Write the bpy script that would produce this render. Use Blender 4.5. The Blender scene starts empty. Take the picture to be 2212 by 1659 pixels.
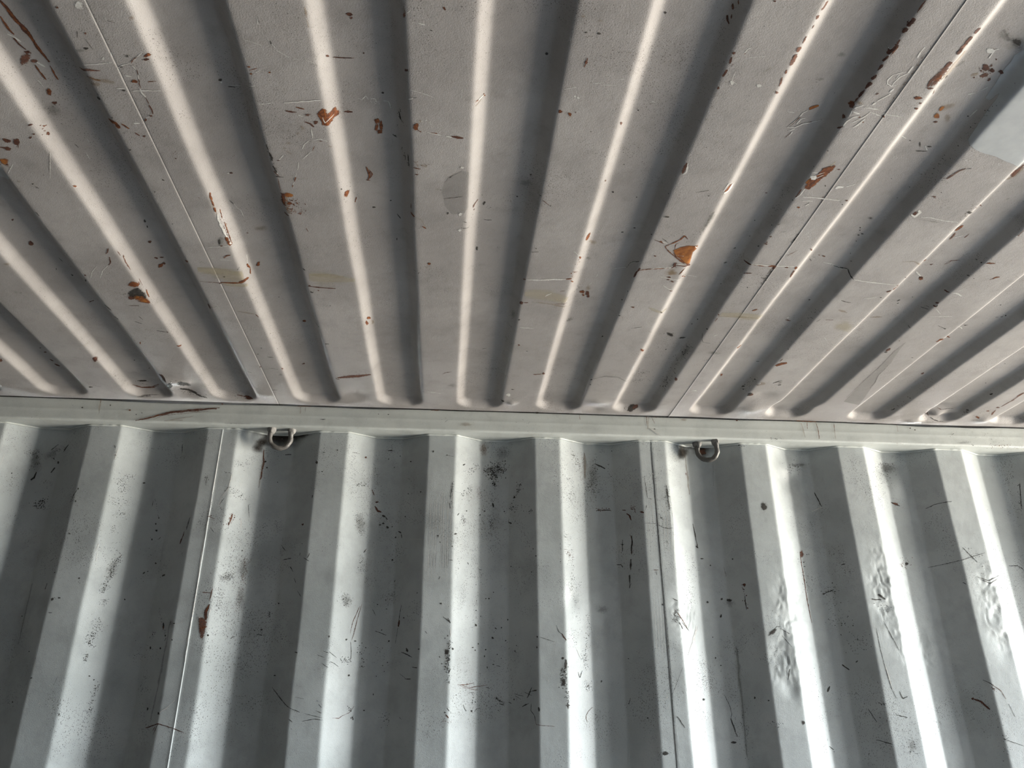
import bpy, math
import numpy as np
from mathutils import Matrix, Vector

# ------------------------------------------------------------------ camera
C = bpy.context.scene.collection
sc = bpy.context.scene
RIGHT = Vector((0.99633945, -0.08547176, -0.00151148))
UP = Vector((-0.03415815, -0.41426356, 0.90951576))
FWD = Vector((0.07836407, 0.9061348, 0.41566668))
cam = bpy.data.cameras.new('camera')
cam.sensor_fit = 'HORIZONTAL'; cam.sensor_width = 36.0
cam.lens = 1675.6057943 / 2212 * 36.0
cam.clip_start = 0.02; cam.clip_end = 200
cob = bpy.data.objects.new('camera', cam); C.objects.link(cob)
m = Matrix.Identity(4)
for r in range(3):
    m[r][0] = RIGHT[r]; m[r][1] = UP[r]; m[r][2] = -FWD[r]
m.translation = Vector((0.0, -1.94706786, 1.59054451))
cob.matrix_world = m
sc.camera = cob

# ------------------------------------------------------------------ view
sc.view_settings.view_transform = 'Standard'
sc.view_settings.look = 'None'
sc.view_settings.exposure = 0.0
sc.view_settings.gamma = 1.0
sc.view_settings.use_curve_mapping = False
sc.cycles.max_bounces = 10; sc.cycles.diffuse_bounces = 8
sc.cycles.transparent_max_bounces = 16
sc.cycles.use_denoising = True
sc.cycles.sample_clamp_indirect = 6.0

# ------------------------------------------------------------------ daylight outside the open doors
XD, XB = 5.6, -7.4          # open end, closed end of the 12 m box
YW2 = -2.352                  # opposite wall
H = 2.39
w = bpy.data.worlds.new('daylight'); sc.world = w; w.use_nodes = True
nt = w.node_tree; nt.nodes.clear()
tc = nt.nodes.new('ShaderNodeTexCoord'); sx = nt.nodes.new('ShaderNodeSeparateXYZ')
rp = nt.nodes.new('ShaderNodeValToRGB'); bg = nt.nodes.new('ShaderNodeBackground'); out = nt.nodes.new('ShaderNodeOutputWorld')
ma = nt.nodes.new('ShaderNodeMath'); ma.operation = 'MULTIPLY_ADD'; ma.inputs[1].default_value = 0.5; ma.inputs[2].default_value = 0.5
nt.links.new(tc.outputs['Generated'], sx.inputs[0]); nt.links.new(sx.outputs['Z'], ma.inputs[0])
nt.links.new(ma.outputs[0], rp.inputs[0]); nt.links.new(rp.outputs[0], bg.inputs[0]); nt.links.new(bg.outputs[0], out.inputs[0])
cr = rp.color_ramp
while len(cr.elements) > 1: cr.elements.remove(cr.elements[-1])
WORLD = [(0.0, (0.76, 0.69, 0.58)), (0.40, (0.96, 0.87, 0.73)), (0.485, (0.84, 0.80, 0.72)), (0.51, (0.78, 0.98, 1.09)), (0.58, (0.82, 1.02, 1.30)), (1.0, (0.55, 0.75, 1.0))]
cr.elements[0].position = WORLD[0][0]; cr.elements[0].color = (*WORLD[0][1], 1)
for p_, c_ in WORLD[1:]:
    e = cr.elements.new(p_); e.color = (*c_, 1)
bg.inputs[1].default_value = 98.0
pl = bpy.data.lights.new('doorway_daylight', 'AREA'); pl.shape = 'RECTANGLE'
pl.size = 2.28; pl.size_y = 1.72; pl.cycles.is_portal = True
po = bpy.data.objects.new('doorway_daylight', pl); C.objects.link(po)
po.location = (XD + 0.02, -0.88, 1.14); po.rotation_euler = (0, math.radians(90), 0)

# ------------------------------------------------------------------ helpers
rng = np.random.RandomState(7)
def sstep(t): t = np.clip(t, 0, 1); return t * t * (3 - 2 * t)
def vnoise(x, y, seed=0):
    """smooth value noise, -1..1"""
    x = np.asarray(x, float); y = np.asarray(y, float)
    xi = np.floor(x).astype(np.int64); yi = np.floor(y).astype(np.int64)
    fx = x - xi; fy = y - yi; fx = fx**3 * (fx * (fx * 6 - 15) + 10); fy = fy**3 * (fy * (fy * 6 - 15) + 10)
    def h(a, b):
        v = (a * 374761393 + b * 668265263 + seed * 1442695041) & 0xffffffff
        v = ((v ^ (v >> 13)) * 1274126177) & 0xffffffff
        return ((v ^ (v >> 16)) & 0xffff) / 32767.5 - 1
    return (h(xi, yi) * (1 - fx) + h(xi + 1, yi) * fx) * (1 - fy) + (h(xi, yi + 1) * (1 - fx) + h(xi + 1, yi + 1) * fx) * fy
def fbm(x, y, seed=0, o=3):
    s = 0; a = 1.0
    for k in range(o):
        s = s + a * vnoise(x * 2**k, y * 2**k, seed + k * 17); a *= 0.5
    return s / 1.6
def gauss(x, c, s): return np.exp(-((x - c) / s)**2)

def mesh_np(name, V, F, mat=None, parent=None, smooth=True, attrs=None, mats=None, fmat=None, link=True):
    me = bpy.data.meshes.new(name)
    V = np.asarray(V, np.float32); F = np.asarray(F, np.int32)
    n = F.shape[1]
    me.vertices.add(len(V)); me.vertices.foreach_set('co', V.ravel())
    me.loops.add(F.size); me.loops.foreach_set('vertex_index', F.ravel())
    me.polygons.add(len(F)); me.polygons.foreach_set('loop_start', np.arange(0, F.size, n, dtype=np.int32))
    me.polygons.foreach_set('loop_total', np.full(len(F), n, np.int32))
    me.update(calc_edges=True)
    for mm in (mats or [mat]):
        if mm: me.materials.append(mm)
    if fmat is not None: me.polygons.foreach_set('material_index', np.asarray(fmat, np.int32))
    for k, a in (attrs or {}).items():
        at = me.attributes.new(k, 'FLOAT', 'POINT'); at.data.foreach_set('value', np.asarray(a, np.float32))
    if smooth: me.shade_smooth()
    me.validate()
    o = bpy.data.objects.new(name, me)
    if link: C.objects.link(o)
    if parent: o.parent = parent
    return o
def grid_faces(nx, ny, flip=False):
    i, j = np.meshgrid(np.arange(nx - 1), np.arange(ny - 1), indexing='ij')
    a = (i * ny + j).ravel(); b = ((i + 1) * ny + j).ravel()
    f = np.stack([a, b, b + 1, a + 1], 1)
    return f[:, ::-1] if flip else f
def tag(o, **k):
    for a, b in k.items(): o[a] = b
    return o

# ------------------------------------------------------------------ surface shapes
# left and right lip of every roof rib (they bulge up and out, so they are hollows from below)
RIB_W = 0.1155
ribL = [-0.820, -0.609, -0.401, -0.188, 0.018, 0.226, 0.429, 0.640, 0.860, 1.080, 1.284, 1.493]
while ribL[0] > XB: ribL.insert(0, ribL[0] - 0.209)
while ribL[-1] + 0.209 + RIB_W < XD - 0.1: ribL.append(ribL[-1] + 0.209)
ribL = [x for x in ribL if x > XB + 0.03]
RIB_D = 0.0175; RIB_S = 0.0165; RIB_Y0, RIB_Y1 = YW2 + 0.05, -0.046
CSEAM = [(-1.494, 1), (-0.4492, 1), (0.5958, -1), (1.655, 1)]
def ceil_h(x, y):
    """height of the roof sheet's underside above H"""
    x = np.asarray(x, float); y = np.asarray(y, float)
    z = np.zeros(np.broadcast(x, y).shape)
    yc = (RIB_Y0 + RIB_Y1) / 2; hy = (RIB_Y1 - RIB_Y0) / 2
    for i, L in enumerate(ribL):
        wv = 0.0015 * vnoise(y * 5, 0 * y, 31 + i)
        Rr = L + RIB_W
        e = 0.0
        if abs(L - 0.860) < .01: wv = wv - 0.013 * sstep((y + 0.16) / 0.05)
        if abs(L - 0.820 * -1) < 0: pass
        cx = (L + Rr) / 2 + wv; hx = RIB_W / 2
        rad = 0.040
        qx = np.abs(x - cx) - (hx - rad); qy = np.abs(y - yc) - (hy - rad)
        d = np.minimum(np.maximum(qx, qy), 0) + np.hypot(np.maximum(qx, 0), np.maximum(qy, 0)) - rad
        t = -d / RIB_S; t = 0.5 * (np.sqrt(t * t + 0.03) - np.sqrt((t - 1)**2 + 0.03) + 1)
        z = z + RIB_D * t
    # sheet laps
    for xs, s in CSEAM:
        z = z + s * 0.00022 * np.where(x > xs, 1, -1) * np.exp(-np.abs(x - xs) / 0.03)
        z = z + 0.0004 * gauss(x, xs, 0.0010) * (1 if s > 0 else -1)
    # dents and gentle waviness of the thin sheet
    z = z + 0.0010 * fbm(x * 3.1, y * 2.3, 3) + 0.0002 * fbm(x * 11, y * 9, 5)
    near = sstep((y + 0.22) / 0.12)
    z = z + near * (0.0009 * fbm(x * 9, y * 12, 8))
    # flat strips buckled between rib ends
    for cx_, cy_, sx_, sy_, a in [(-0.475, -0.085, .03, .02, -.0012), (-0.655, -0.09, .03, .03, .005), (-0.64, -0.14, .03, .03, .004), (0.385, -0.11, .028, .016, -.004), (0.16, -0.085, .012, .012, -.004), (0.80, -0.10, .03, .03, -.005),
                                  (0.385, -0.06, .02, .016, .003), (-0.24, -0.10, .03, .03, .003), (0.80, -0.19, .03, .02, .003), (-0.70, -0.15, .05, .02, -.006),
                                  (1.33, -0.085, .022, .018, -.012), (1.31, -0.13, .03, .012, .004), (1.38, -0.10, .018, .018, -.006), (1.47, -0.075, .02, .02, -.006), (1.28, -0.05, .02, .012, -.004),
                                  (0.88, -0.07, .02, .02, .003), (0.88, -1.19, .04, .03, .003)]:
        z = z + a * gauss(x, cx_, sx_) * gauss(y, cy_, sy_)
    # smear at the crushed end of the second rib from the left
    return z
GAPS = [(-0.70, .20, .0042), (-0.36, .06, .0010), (-0.22, .09, .0026), (0.02, .06, .0008), (0.62, .16, .0008), (1.33, .09, .0040), (1.47, .06, .003), (0.78, .06, .0012), (1.15, .04, .0012)]
def joint_gap(x):
    g = 0.0
    for c_, s_, a in GAPS: g = g + a * gauss(x, c_, s_)
    return g
def gap_lift(x, y):
    return 0.0 * x
# wall: x where the near faces begin and end
WL = [-0.921, -0.628, -0.340, -0.055, 0.229, 0.512, 0.796, 1.074, 1.358]
WR = [-0.843, -0.550, -0.265, 0.019, 0.298, 0.586, 0.870, 1.151, 1.438]
while WL[0] > XB: WL.insert(0, WL[0] - .286); WR.insert(0, WR[0] - .286)
while WR[-1] < XD: WL.append(WL[-1] + .284); WR.append(WR[-1] + .284)
W_D, W_S = 0.036, 0.068
wx_, wy_ = [], []
for i in range(len(WL)):
    l, r = WL[i], WR[i]
    wx_ += [l, r]; wy_ += [0, 0]
    if i + 1 < len(WL):
        n = WL[i + 1]; s = min(W_S, (n - r) / 3)
        wx_ += [r + s, n - s]; wy_ += [W_D, W_D]
wxx = np.arange(XB - .3, XD + .3, 0.0005)
wprof = np.interp(wxx, wx_, wy_)
kx = np.arange(-16, 17) * 0.0005; ker = np.exp(-(kx / 0.0035)**2); ker /= ker.sum()
wprof = np.convolve(wprof, ker, 'same')
WSEAM = [(-0.588, 1), (0.548, -1)]
DENTS = [(0.88, 1.86, .05, .12), (1.155, 1.93, .06, .13), (1.44, 1.90, .06, .11), (0.60, 1.87, .035, .07), (0.85, 1.76, .05, .06), (1.20, 1.80, .06, .07)]
def wall_y(x, z):
    x = np.asarray(x, float); z = np.asarray(z, float)
    wob = 0.0012 * vnoise(x * 3, z * 6, 61)
    y = np.interp(x + wob, wxx, wprof)
    for xs, s in WSEAM:
        y = y + s * 0.0007 * np.where(x > xs, 1, -1) * np.exp(-np.abs(x - xs) / 0.02) - 0.0005 * gauss(x, xs, 0.0016) * s
    y = y + 0.0008 * fbm(x * 4, z * 3, 71) + 0.00018 * fbm(x * 17, z * 15, 73)
    near = np.clip(1 - y / W_D, 0, 1)
    # band of small hammered dents on the outstanding faces
    mask = 0
    for cx_, cz_, sx_, sz_ in DENTS:
        mask = np.maximum(mask, np.exp(-(((x - cx_) / sx_)**2 + ((z - cz_) / sz_)**2)**2))
    c1 = vnoise(x * 62 + 3 * vnoise(x * 30, z * 30, 5), z * 46, 91); c2 = vnoise(x * 31, z * 27, 95)
    bump = 0.0021 * np.abs(c1) + 0.0019 * c2 + 0.0007 * vnoise(x * 110, z * 90, 99)
    y = y + mask * bump * (0.5 + 0.5 * near) + mask * near * 0.0012
    for cx_, cz_, sx_, sz_, a in [(0.318, 1.905, .018, .025, .004), (0.93, 2.27, .03, .02, -.004), (1.22, 2.27, .03, .02, .004), (1.23, 2.215, .03, .03, -.004), (0.94, 2.225, .03, .02, .004), (-1.0, 2.06, .04, .03, .006), (-0.51, 2.14, .02, .04, .004), (0.845, 1.695, .02, .02, .003), (1.42, 1.79, .03, .03, .002), (-0.06, 2.10, .03, .03, .002)]:
        y = y + a * gauss(x, cx_, sx_) * gauss(z, cz_, sz_)
    return y

# ------------------------------------------------------------------ materials
def paint(name, col, col2, rough=0.5, speck=(0.5, 0.02), stretch=(1, 1, 1), bump=0.15, speckcol=(0.05, 0.04, 0.035), grime=None):
    mt = bpy.data.materials.new(name); mt.use_nodes = True
    nt = mt.node_tree; N = nt.nodes; Lk = nt.links.new
    bs = N['Principled BSDF']; bs.inputs['Roughness'].default_value = rough
    bs.inputs['Specular IOR Level'].default_value = 0.5
    tc = N.new('ShaderNodeTexCoord')
    def noise(sc, det=3, ro=0.55, vec=None, dis=0):
        n = N.new('ShaderNodeTexNoise'); n.inputs['Scale'].default_value = sc; n.inputs['Detail'].default_value = det
        n.inputs['Roughness'].default_value = ro; n.inputs['Distortion'].default_value = dis
        Lk(vec or tc.outputs['Object'], n.inputs['Vector']); return n.outputs['Fac']
    def ramp(s, a, b, ca=(0, 0, 0, 1), cb=(1, 1, 1, 1)):
        r = N.new('ShaderNodeMapRange'); r.interpolation_type = 'SMOOTHSTEP'
        r.inputs['From Min'].default_value = a; r.inputs['From Max'].default_value = b; Lk(s, r.inputs['Value']); return r.outputs['Result']
    def mul(a, b):
        n = N.new('ShaderNodeMath'); n.operation = 'MULTIPLY'
        for i, v in enumerate((a, b)):
            if isinstance(v, (int, float)): n.inputs[i].default_value = v
            else: Lk(v, n.inputs[i])
        return n.outputs[0]
    def mix(f, a, b):
        n = N.new('ShaderNodeMix'); n.data_type = 'RGBA'
        if isinstance(f, (int, float)): n.inputs[0].default_value = f
        else: Lk(f, n.inputs[0])
        for i, v in ((6, a), (7, b)):
            if isinstance(v, tuple): n.inputs[i].default_value = (*v, 1)
            else: Lk(v, n.inputs[i])
        return n.outputs[2]
    mp = N.new('ShaderNodeMapping'); mp.inputs['Scale'].default_value = stretch; Lk(tc.outputs['Object'], mp.inputs['Vector'])
    c = mix(ramp(noise(4.5, 4), 0.35, 0.68), col, col2)
    # faint rub marks
    c = mix(mul(ramp(noise(13, 6, 0.65), 0.44, 0.68), 0.38), c, tuple(x * 0.72 for x in col))
    c = mix(mul(ramp(noise(26, 5, 0.65, mp.outputs[0]), 0.55, 0.8), 0.35), c, tuple(x * 0.7 for x in col))
    c = mix(mul(ramp(noise(900, 2, 0.5), 0.45, 0.75), 0.22), c, tuple(x * 0.7 for x in col))
    if grime: c = mix(mul(ramp(noise(9, 5, 0.7, mp.outputs[0]), 0.5, 0.78), grime[1]), c, grime[0])
    # pin-point dirt and chips, thicker in some places than in others
    dens = ramp(noise(5.2, 4, 0.65, None, 0.5), 0.40, 0.66)
    for scl, thr, am in ((520, .20, 1.0), (235, .12, .9)):
        v = N.new('ShaderNodeTexVoronoi'); v.inputs['Scale'].default_value = scl; v.inputs['Randomness'].default_value = 1.0
        Lk(mp.outputs[0], v.inputs['Vector'])
        th = N.new('ShaderNodeMath'); th.operation = 'MULTIPLY_ADD'; Lk(dens, th.inputs[0]); th.inputs[1].default_value = speck[0] * thr * 2; th.inputs[2].default_value = speck[1]
        # only some of the cells carry a speck
        sep = N.new('ShaderNodeSeparateColor'); Lk(v.outputs['Color'], sep.inputs[0])
        pick = N.new('ShaderNodeMath'); pick.operation = 'MULTIPLY'; Lk(sep.outputs[0], pick.inputs[0]); Lk(th.outputs[0], pick.inputs[1])
        lt = N.new('ShaderNodeMath'); lt.operation = 'LESS_THAN'; Lk(v.outputs['Distance'], lt.inputs[0]); Lk(pick.outputs[0], lt.inputs[1])
        c = mix(mul(lt.outputs[0], am * 0.85), c, speckcol)
    Lk(c, bs.inputs['Base Color'])
    b = N.new('ShaderNodeBump'); b.inputs['Strength'].default_value = bump; b.inputs['Distance'].default_value = 0.002
    Lk(noise(620, 3, 0.6), b.inputs['Height'])
    b2 = N.new('ShaderNodeBump'); b2.inputs['Strength'].default_value = 0.10; b2.inputs['Distance'].default_value = 0.004
    Lk(noise(60, 3, 0.5), b2.inputs['Height']); Lk(b.outputs[0], b2.inputs['Normal']); Lk(b2.outputs[0], bs.inputs['Normal'])
    return mt
def markmat(name, col, col2, nscale, namp, soft, alpha, rough=0.7, stretch=(1, 1, 1), thr=0.45, metal=0):
    mt = bpy.data.materials.new(name); mt.use_nodes = True
    nt = mt.node_tree; N = nt.nodes; Lk = nt.links.new
    bs = N['Principled BSDF']; bs.inputs['Roughness'].default_value = rough; bs.inputs['Specular IOR Level'].default_value = 0.2
    tc = N.new('ShaderNodeTexCoord'); mp = N.new('ShaderNodeMapping'); mp.inputs['Scale'].default_value = stretch
    Lk(tc.outputs['Object'], mp.inputs['Vector'])
    n = N.new('ShaderNodeTexNoise'); n.inputs['Scale'].default_value = nscale; n.inputs['Detail'].default_value = 4; n.inputs['Roughness'].default_value = 0.65
    Lk(mp.outputs[0], n.inputs['Vector'])
    a = N.new('ShaderNodeAttribute'); a.attribute_name = 'm'
    ad = N.new('ShaderNodeMath'); ad.operation = 'MULTIPLY_ADD'; Lk(n.outputs['Fac'], ad.inputs[0]); ad.inputs[1].default_value = namp * 2
    Lk(a.outputs['Fac'], ad.inputs[2])
    mr = N.new('ShaderNodeMapRange'); mr.interpolation_type = 'SMOOTHSTEP'; Lk(ad.outputs[0], mr.inputs['Value'])
    mr.inputs['From Min'].default_value = thr + namp - soft; mr.inputs['From Max'].default_value = thr + namp + soft; mr.inputs['To Max'].default_value = alpha
    Lk(mr.outputs[0], bs.inputs['Alpha'])
    n2 = N.new('ShaderNodeTexNoise'); n2.inputs['Scale'].default_value = nscale * 0.7; n2.inputs['Detail'].default_value = 3; Lk(mp.outputs[0], n2.inputs['Vector'])
    r2 = N.new('ShaderNodeMapRange'); Lk(n2.outputs['Fac'], r2.inputs['Value']); r2.inputs['From Min'].default_value = 0.38; r2.inputs['From Max'].default_value = 0.62
    mx = N.new('ShaderNodeMix'); mx.data_type = 'RGBA'; Lk(r2.outputs[0], mx.inputs[0]); mx.inputs[6].default_value = (*col, 1); mx.inputs[7].default_value = (*col2, 1)
    Lk(mx.outputs[2], bs.inputs['Base Color'])
    return mt
M_CEIL = paint('roof_paint', (0.226, 0.214, 0.209), (0.272, 0.26, 0.254), 0.56, (0.85, 0.03), (1, 1, 1), 0.22)
M_WALL = paint('wall_paint', (0.30, 0.326, 0.33), (0.375, 0.404, 0.41), 0.48, (0.95, 0.025), (1, 1, .55), 0.22, speckcol=(0.06, 0.06, 0.055), grime=((0.15, 0.157, 0.155), .3))
M_RAIL = paint('rail_paint', (0.39, 0.415, 0.405), (0.435, 0.46, 0.445), 0.5, (0.42, 0.01), (1, 1, 1), 0.15)
M_RING = paint('ring_paint', (0.17, 0.17, 0.165), (0.05, 0.045, 0.04), 0.2, (0.9, 0.05), (1, 1, 1), 0.5)
M_WELD = paint('weld_paint', (0.26, 0.255, 0.245), (0.13, 0.125, 0.115), 0.45, (0.9, 0.03), (1, 1, 1), 0.8)
M_GAP_SHADE = paint('gap_shade', (0.012, 0.009, 0.008), (0.02, 0.014, 0.011), 0.9, (0.1, 0.0), (1, 1, 1), 0.1)  # painted-in shade: near-black so the slot over the rail looks dark
M_LINER = paint('old_wall_paint', (0.10, 0.105, 0.105), (0.13, 0.135, 0.135), 0.6, (0.75, 0.015), (1, 1, .55), 0.12)
M_FLOOR = paint('plywood_floor', (0.075, 0.06, 0.05), (0.10, 0.08, 0.065), 0.7, (0.5, 0.02), (.3, 1, 1), 0.2)
MK = {
 'rust': markmat('rust_bright', (0.155, 0.052, 0.018), (0.062, 0.022, 0.011), 330, 0.40, 0.06, 0.95),
 'rustd': markmat('rust_dark', (0.050, 0.021, 0.015), (0.085, 0.036, 0.023), 360, 0.42, 0.05, 0.92),
 'rusty': markmat('rust_broken', (0.13, 0.055, 0.034), (0.075, 0.038, 0.028), 420, 0.55, 0.06, 0.85, thr=0.55),
 'amber': markmat('rust_amber', (0.24, 0.095, 0.022), (0.145, 0.048, 0.013), 170, 0.22, 0.16, 0.9),
 'stain': markmat('rust_stain', (0.20, 0.135, 0.075), (0.23, 0.16, 0.09), 90, 0.45, 0.35, 0.35, thr=0.5),
 'dark': markmat('black_scuff', (0.022, 0.020, 0.019), (0.045, 0.04, 0.035), 420, 0.45, 0.08, 0.85, thr=0.5),
 'grime': markmat('grey_grime', (0.09, 0.09, 0.085), (0.11, 0.11, 0.10), 240, 0.6, 0.35, 0.32, thr=0.62),
 'white': markmat('paint_scratch', (0.54, 0.54, 0.525), (0.44, 0.435, 0.42), 380, 0.34, 0.10, 0.85, rough=0.5),
 'ochre': markmat('ochre_smear', (0.32, 0.285, 0.205), (0.35, 0.315, 0.24), 60, 0.65, 0.30, 0.42, stretch=(.2, 6, 1), thr=0.5),
 'patch': markmat('repair_paint', (0.275, 0.292, 0.305), (0.305, 0.322, 0.335), 60, 0.05, 0.035, 1.0, thr=0.2, rough=.55),
 'dull': markmat('dull_film', (0.22, 0.213, 0.205), (0.20, 0.195, 0.19), 60, 0.10, 0.10, 0.28, thr=0.25),
 'soot': markmat('weld_soot', (0.018, 0.015, 0.012), (0.035, 0.028, 0.022), 60, 0.25, 0.50, 0.85, thr=0.55),
 'line': markmat('seam_line', (0.055, 0.052, 0.05), (0.03, 0.028, 0.028), 160, 0.35, 0.2, 0.8, thr=0.45),
}


def axis(segs):
    a = []
    for s, e, st in segs:
        n = max(1, int(round((e - s) / st))); a.append(np.linspace(s, e, n, endpoint=False))
    a.append([segs[-1][1]]); return np.concatenate(a)

# ------------------------------------------------------------------ marks on the sheets (rust, scratches, scuffs): thin skins that follow each sheet
def pos_on(surf, u, v, off):
    u = np.asarray(u, float); v = np.asarray(v, float); e = 0.0008
    if surf == 'ceil':
        f = lambda a, b: H + ceil_h(a, b) + gap_lift(a, b)
        z = f(u, v); nx = (f(u + e, v) - z) / e; ny = (f(u, v + e) - z) / e
        n = np.stack([nx, ny, -np.ones_like(z)], -1); P = np.stack([u, v, z], -1)
    elif surf == 'wall':
        y = wall_y(u, v); nx = (wall_y(u + e, v) - y) / e; nz = (wall_y(u, v + e) - y) / e
        n = np.stack([nx, -np.ones_like(y), nz], -1); P = np.stack([u, y, v], -1)
    else:
        P = np.stack([u, np.full_like(u, -RAIL_D - 0.0011), v], -1); n = np.zeros_like(P); n[..., 1] = -1
    return P + n / np.linalg.norm(n, axis=-1, keepdims=True) * off
def build_marked(name, V, F, mat, marks, surf, extra=None):
    Us = []; Ws = []; Os = []; Fs = [F]; At = [np.ones(len(V))]; Fm = [np.zeros(len(F), int)]; base = len(V)
    used = []; lay = 0
    def add(u, v, m, f, ty):
        nonlocal base, lay
        if ty not in used: used.append(ty)
        lay += 1
        off = 0.00035 + 0.00004 * (lay % 7) + (0.0002 if ty == 'patch' else 0)
        if ty in ('stain', 'ochre', 'dull', 'soot', 'patch'): off -= 0.0002
        Us.append(u); Ws.append(v); Os.append(np.full(len(u), off)); Fs.append(f + base); At.append(m); Fm.append(np.full(len(f), used.index(ty) + 1)); base += len(u)
    def stroke(ty, w, pts, taper=True):
        P = np.array(pts, float)
        L = np.concatenate([[0], np.cumsum(np.hypot(*np.diff(P, axis=0).T))])
        n = max(3, int(L[-1] / 0.0018) + 1); t = np.linspace(0, L[-1], n)
        u = np.interp(t, L, P[:, 0]); v = np.interp(t, L, P[:, 1])
        s = rng.randint(1000)
        jit = 0.18 * w * vnoise(t / max(w * 3, .004) + s, t * 0, 9)
        du = np.gradient(u); dv = np.gradient(v); q = np.hypot(du, dv) + 1e-9; nu, nv = -dv / q, du / q
        ww = w * (0.75 + 0.35 * vnoise(t / max(w * 2, .003) + s, t * 0, 4))
        if taper: ww = ww * (0.3 + 0.7 * np.sin(np.pi * np.clip((t / L[-1]) * .94 + .03, 0, 1))**0.5)
        U = np.stack([u + nu * (jit - ww), u + nu * jit, u + nu * (jit + ww)], 1).ravel()
        Vv = np.stack([v + nv * (jit - ww), v + nv * jit, v + nv * (jit + ww)], 1).ravel()
        m = np.tile([0., 1., 0.], n)
        add(U, Vv, m, grid_faces(n, 3), ty)
    def blob_(ty, cu, cv, ru, rv, ang=0, k=20, rings=4):
        th = np.linspace(0, 2 * np.pi, k, endpoint=False); s = rng.randint(1000)
        rr = 1 + 0.3 * vnoise(np.cos(th) * 1.6 + s, np.sin(th) * 1.6, 5)
        R_ = np.linspace(0.02, 1.15, rings)
        a = (R_[:, None] * rr[None] * np.cos(th)) * ru; b = (R_[:, None] * rr[None] * np.sin(th)) * rv
        ca, sa = math.cos(ang), math.sin(ang)
        U = cu + a * ca - b * sa; Vv = cv + a * sa + b * ca
        m = np.repeat(1 - (R_ - .02) / 1.13, k)
        i, j = np.meshgrid(np.arange(rings - 1), np.arange(k), indexing='ij')
        f = np.stack([i * k + j, (i + 1) * k + j, (i + 1) * k + (j + 1) % k, i * k + (j + 1) % k], -1).reshape(-1, 4)
        add(U.ravel(), Vv.ravel(), m, f, ty)
    def poly(ty, w, pts, ramp=None):
        P = np.array(pts, float); lo = P.min(0); hi = P.max(0); st = max(0.0012, w)
        gu = np.arange(lo[0] - st, hi[0] + 2 * st, st); gv = np.arange(lo[1] - st, hi[1] + 2 * st, st)
        U, Vv = np.meshgrid(gu, gv, indexing='ij'); ins = np.zeros(U.shape, bool); d = np.full(U.shape, 9.)
        Q = np.roll(P, -1, 0)
        for (x1, y1), (x2, y2) in zip(P, Q):
            c_ = ((y1 > Vv) != (y2 > Vv)) & (U < (x2 - x1) * (Vv - y1) / (y2 - y1 + 1e-12) + x1); ins ^= c_
            tt = np.clip(((U - x1) * (x2 - x1) + (Vv - y1) * (y2 - y1)) / ((x2 - x1)**2 + (y2 - y1)**2 + 1e-12), 0, 1)
            d = np.minimum(d, np.hypot(U - x1 - tt * (x2 - x1), Vv - y1 - tt * (y2 - y1)))
        d = np.where(ins, d, -d); ed = ramp or 0.004
        m = np.clip(0.4 + d / ed * 0.6, 0, 1)
        f = grid_faces(len(gu), len(gv)); keep = (d.ravel()[f] > -ed * 0.67 - st).any(1)
        f = f[keep]; idx, inv = np.unique(f, return_inverse=True)
        add(U.ravel()[idx], Vv.ravel()[idx], m.ravel()[idx], inv.reshape(-1, 4), ty)
    for mk in marks:
        k, ty = mk[0], mk[1]
        if k == 's': stroke(ty, mk[2], mk[3])
        elif k == 'b': blob_(ty, *mk[2:])
        elif k == 'p': poly(ty, mk[2], mk[3], mk[4] if len(mk) > 4 else None)
        elif k == 'd':      # loose specks along a line
            w, P, n, sz = mk[2], np.array(mk[3], float), mk[4], mk[5]
            L = np.concatenate([[0], np.cumsum(np.hypot(*np.diff(P, axis=0).T))])
            for q in range(n):
                t = rng.rand() * L[-1]; r1 = rng.randn() * w * .5; r2 = rng.randn() * w * .5
                s = sz * (0.4 + 0.8 * rng.rand()); a = rng.rand() * 3.1
                blob_(ty, np.interp(t, L, P[:, 0]) + r1, np.interp(t, L, P[:, 1]) + r2, s, s * (0.35 + .5 * rng.rand()), a, 8, 3)
    Vall = V if not Us else np.concatenate([V, pos_on(surf, np.concatenate(Us), np.concatenate(Ws), np.concatenate(Os)[:, None])]); Fall = np.concatenate(Fs)
    Fmm = np.concatenate(Fm); ms = [mat] + [MK[t] for t in used]
    if extra: Fmm[:len(F)][extra[1]] = len(ms); ms.append(extra[0])      # joint above the rail, its shade put in as near-black colour
    o = mesh_np(name, Vall, Fall, mats=ms, attrs={'m': np.concatenate(At)}, fmat=Fmm)
    o['kind'] = 'structure'
    return o
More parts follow.
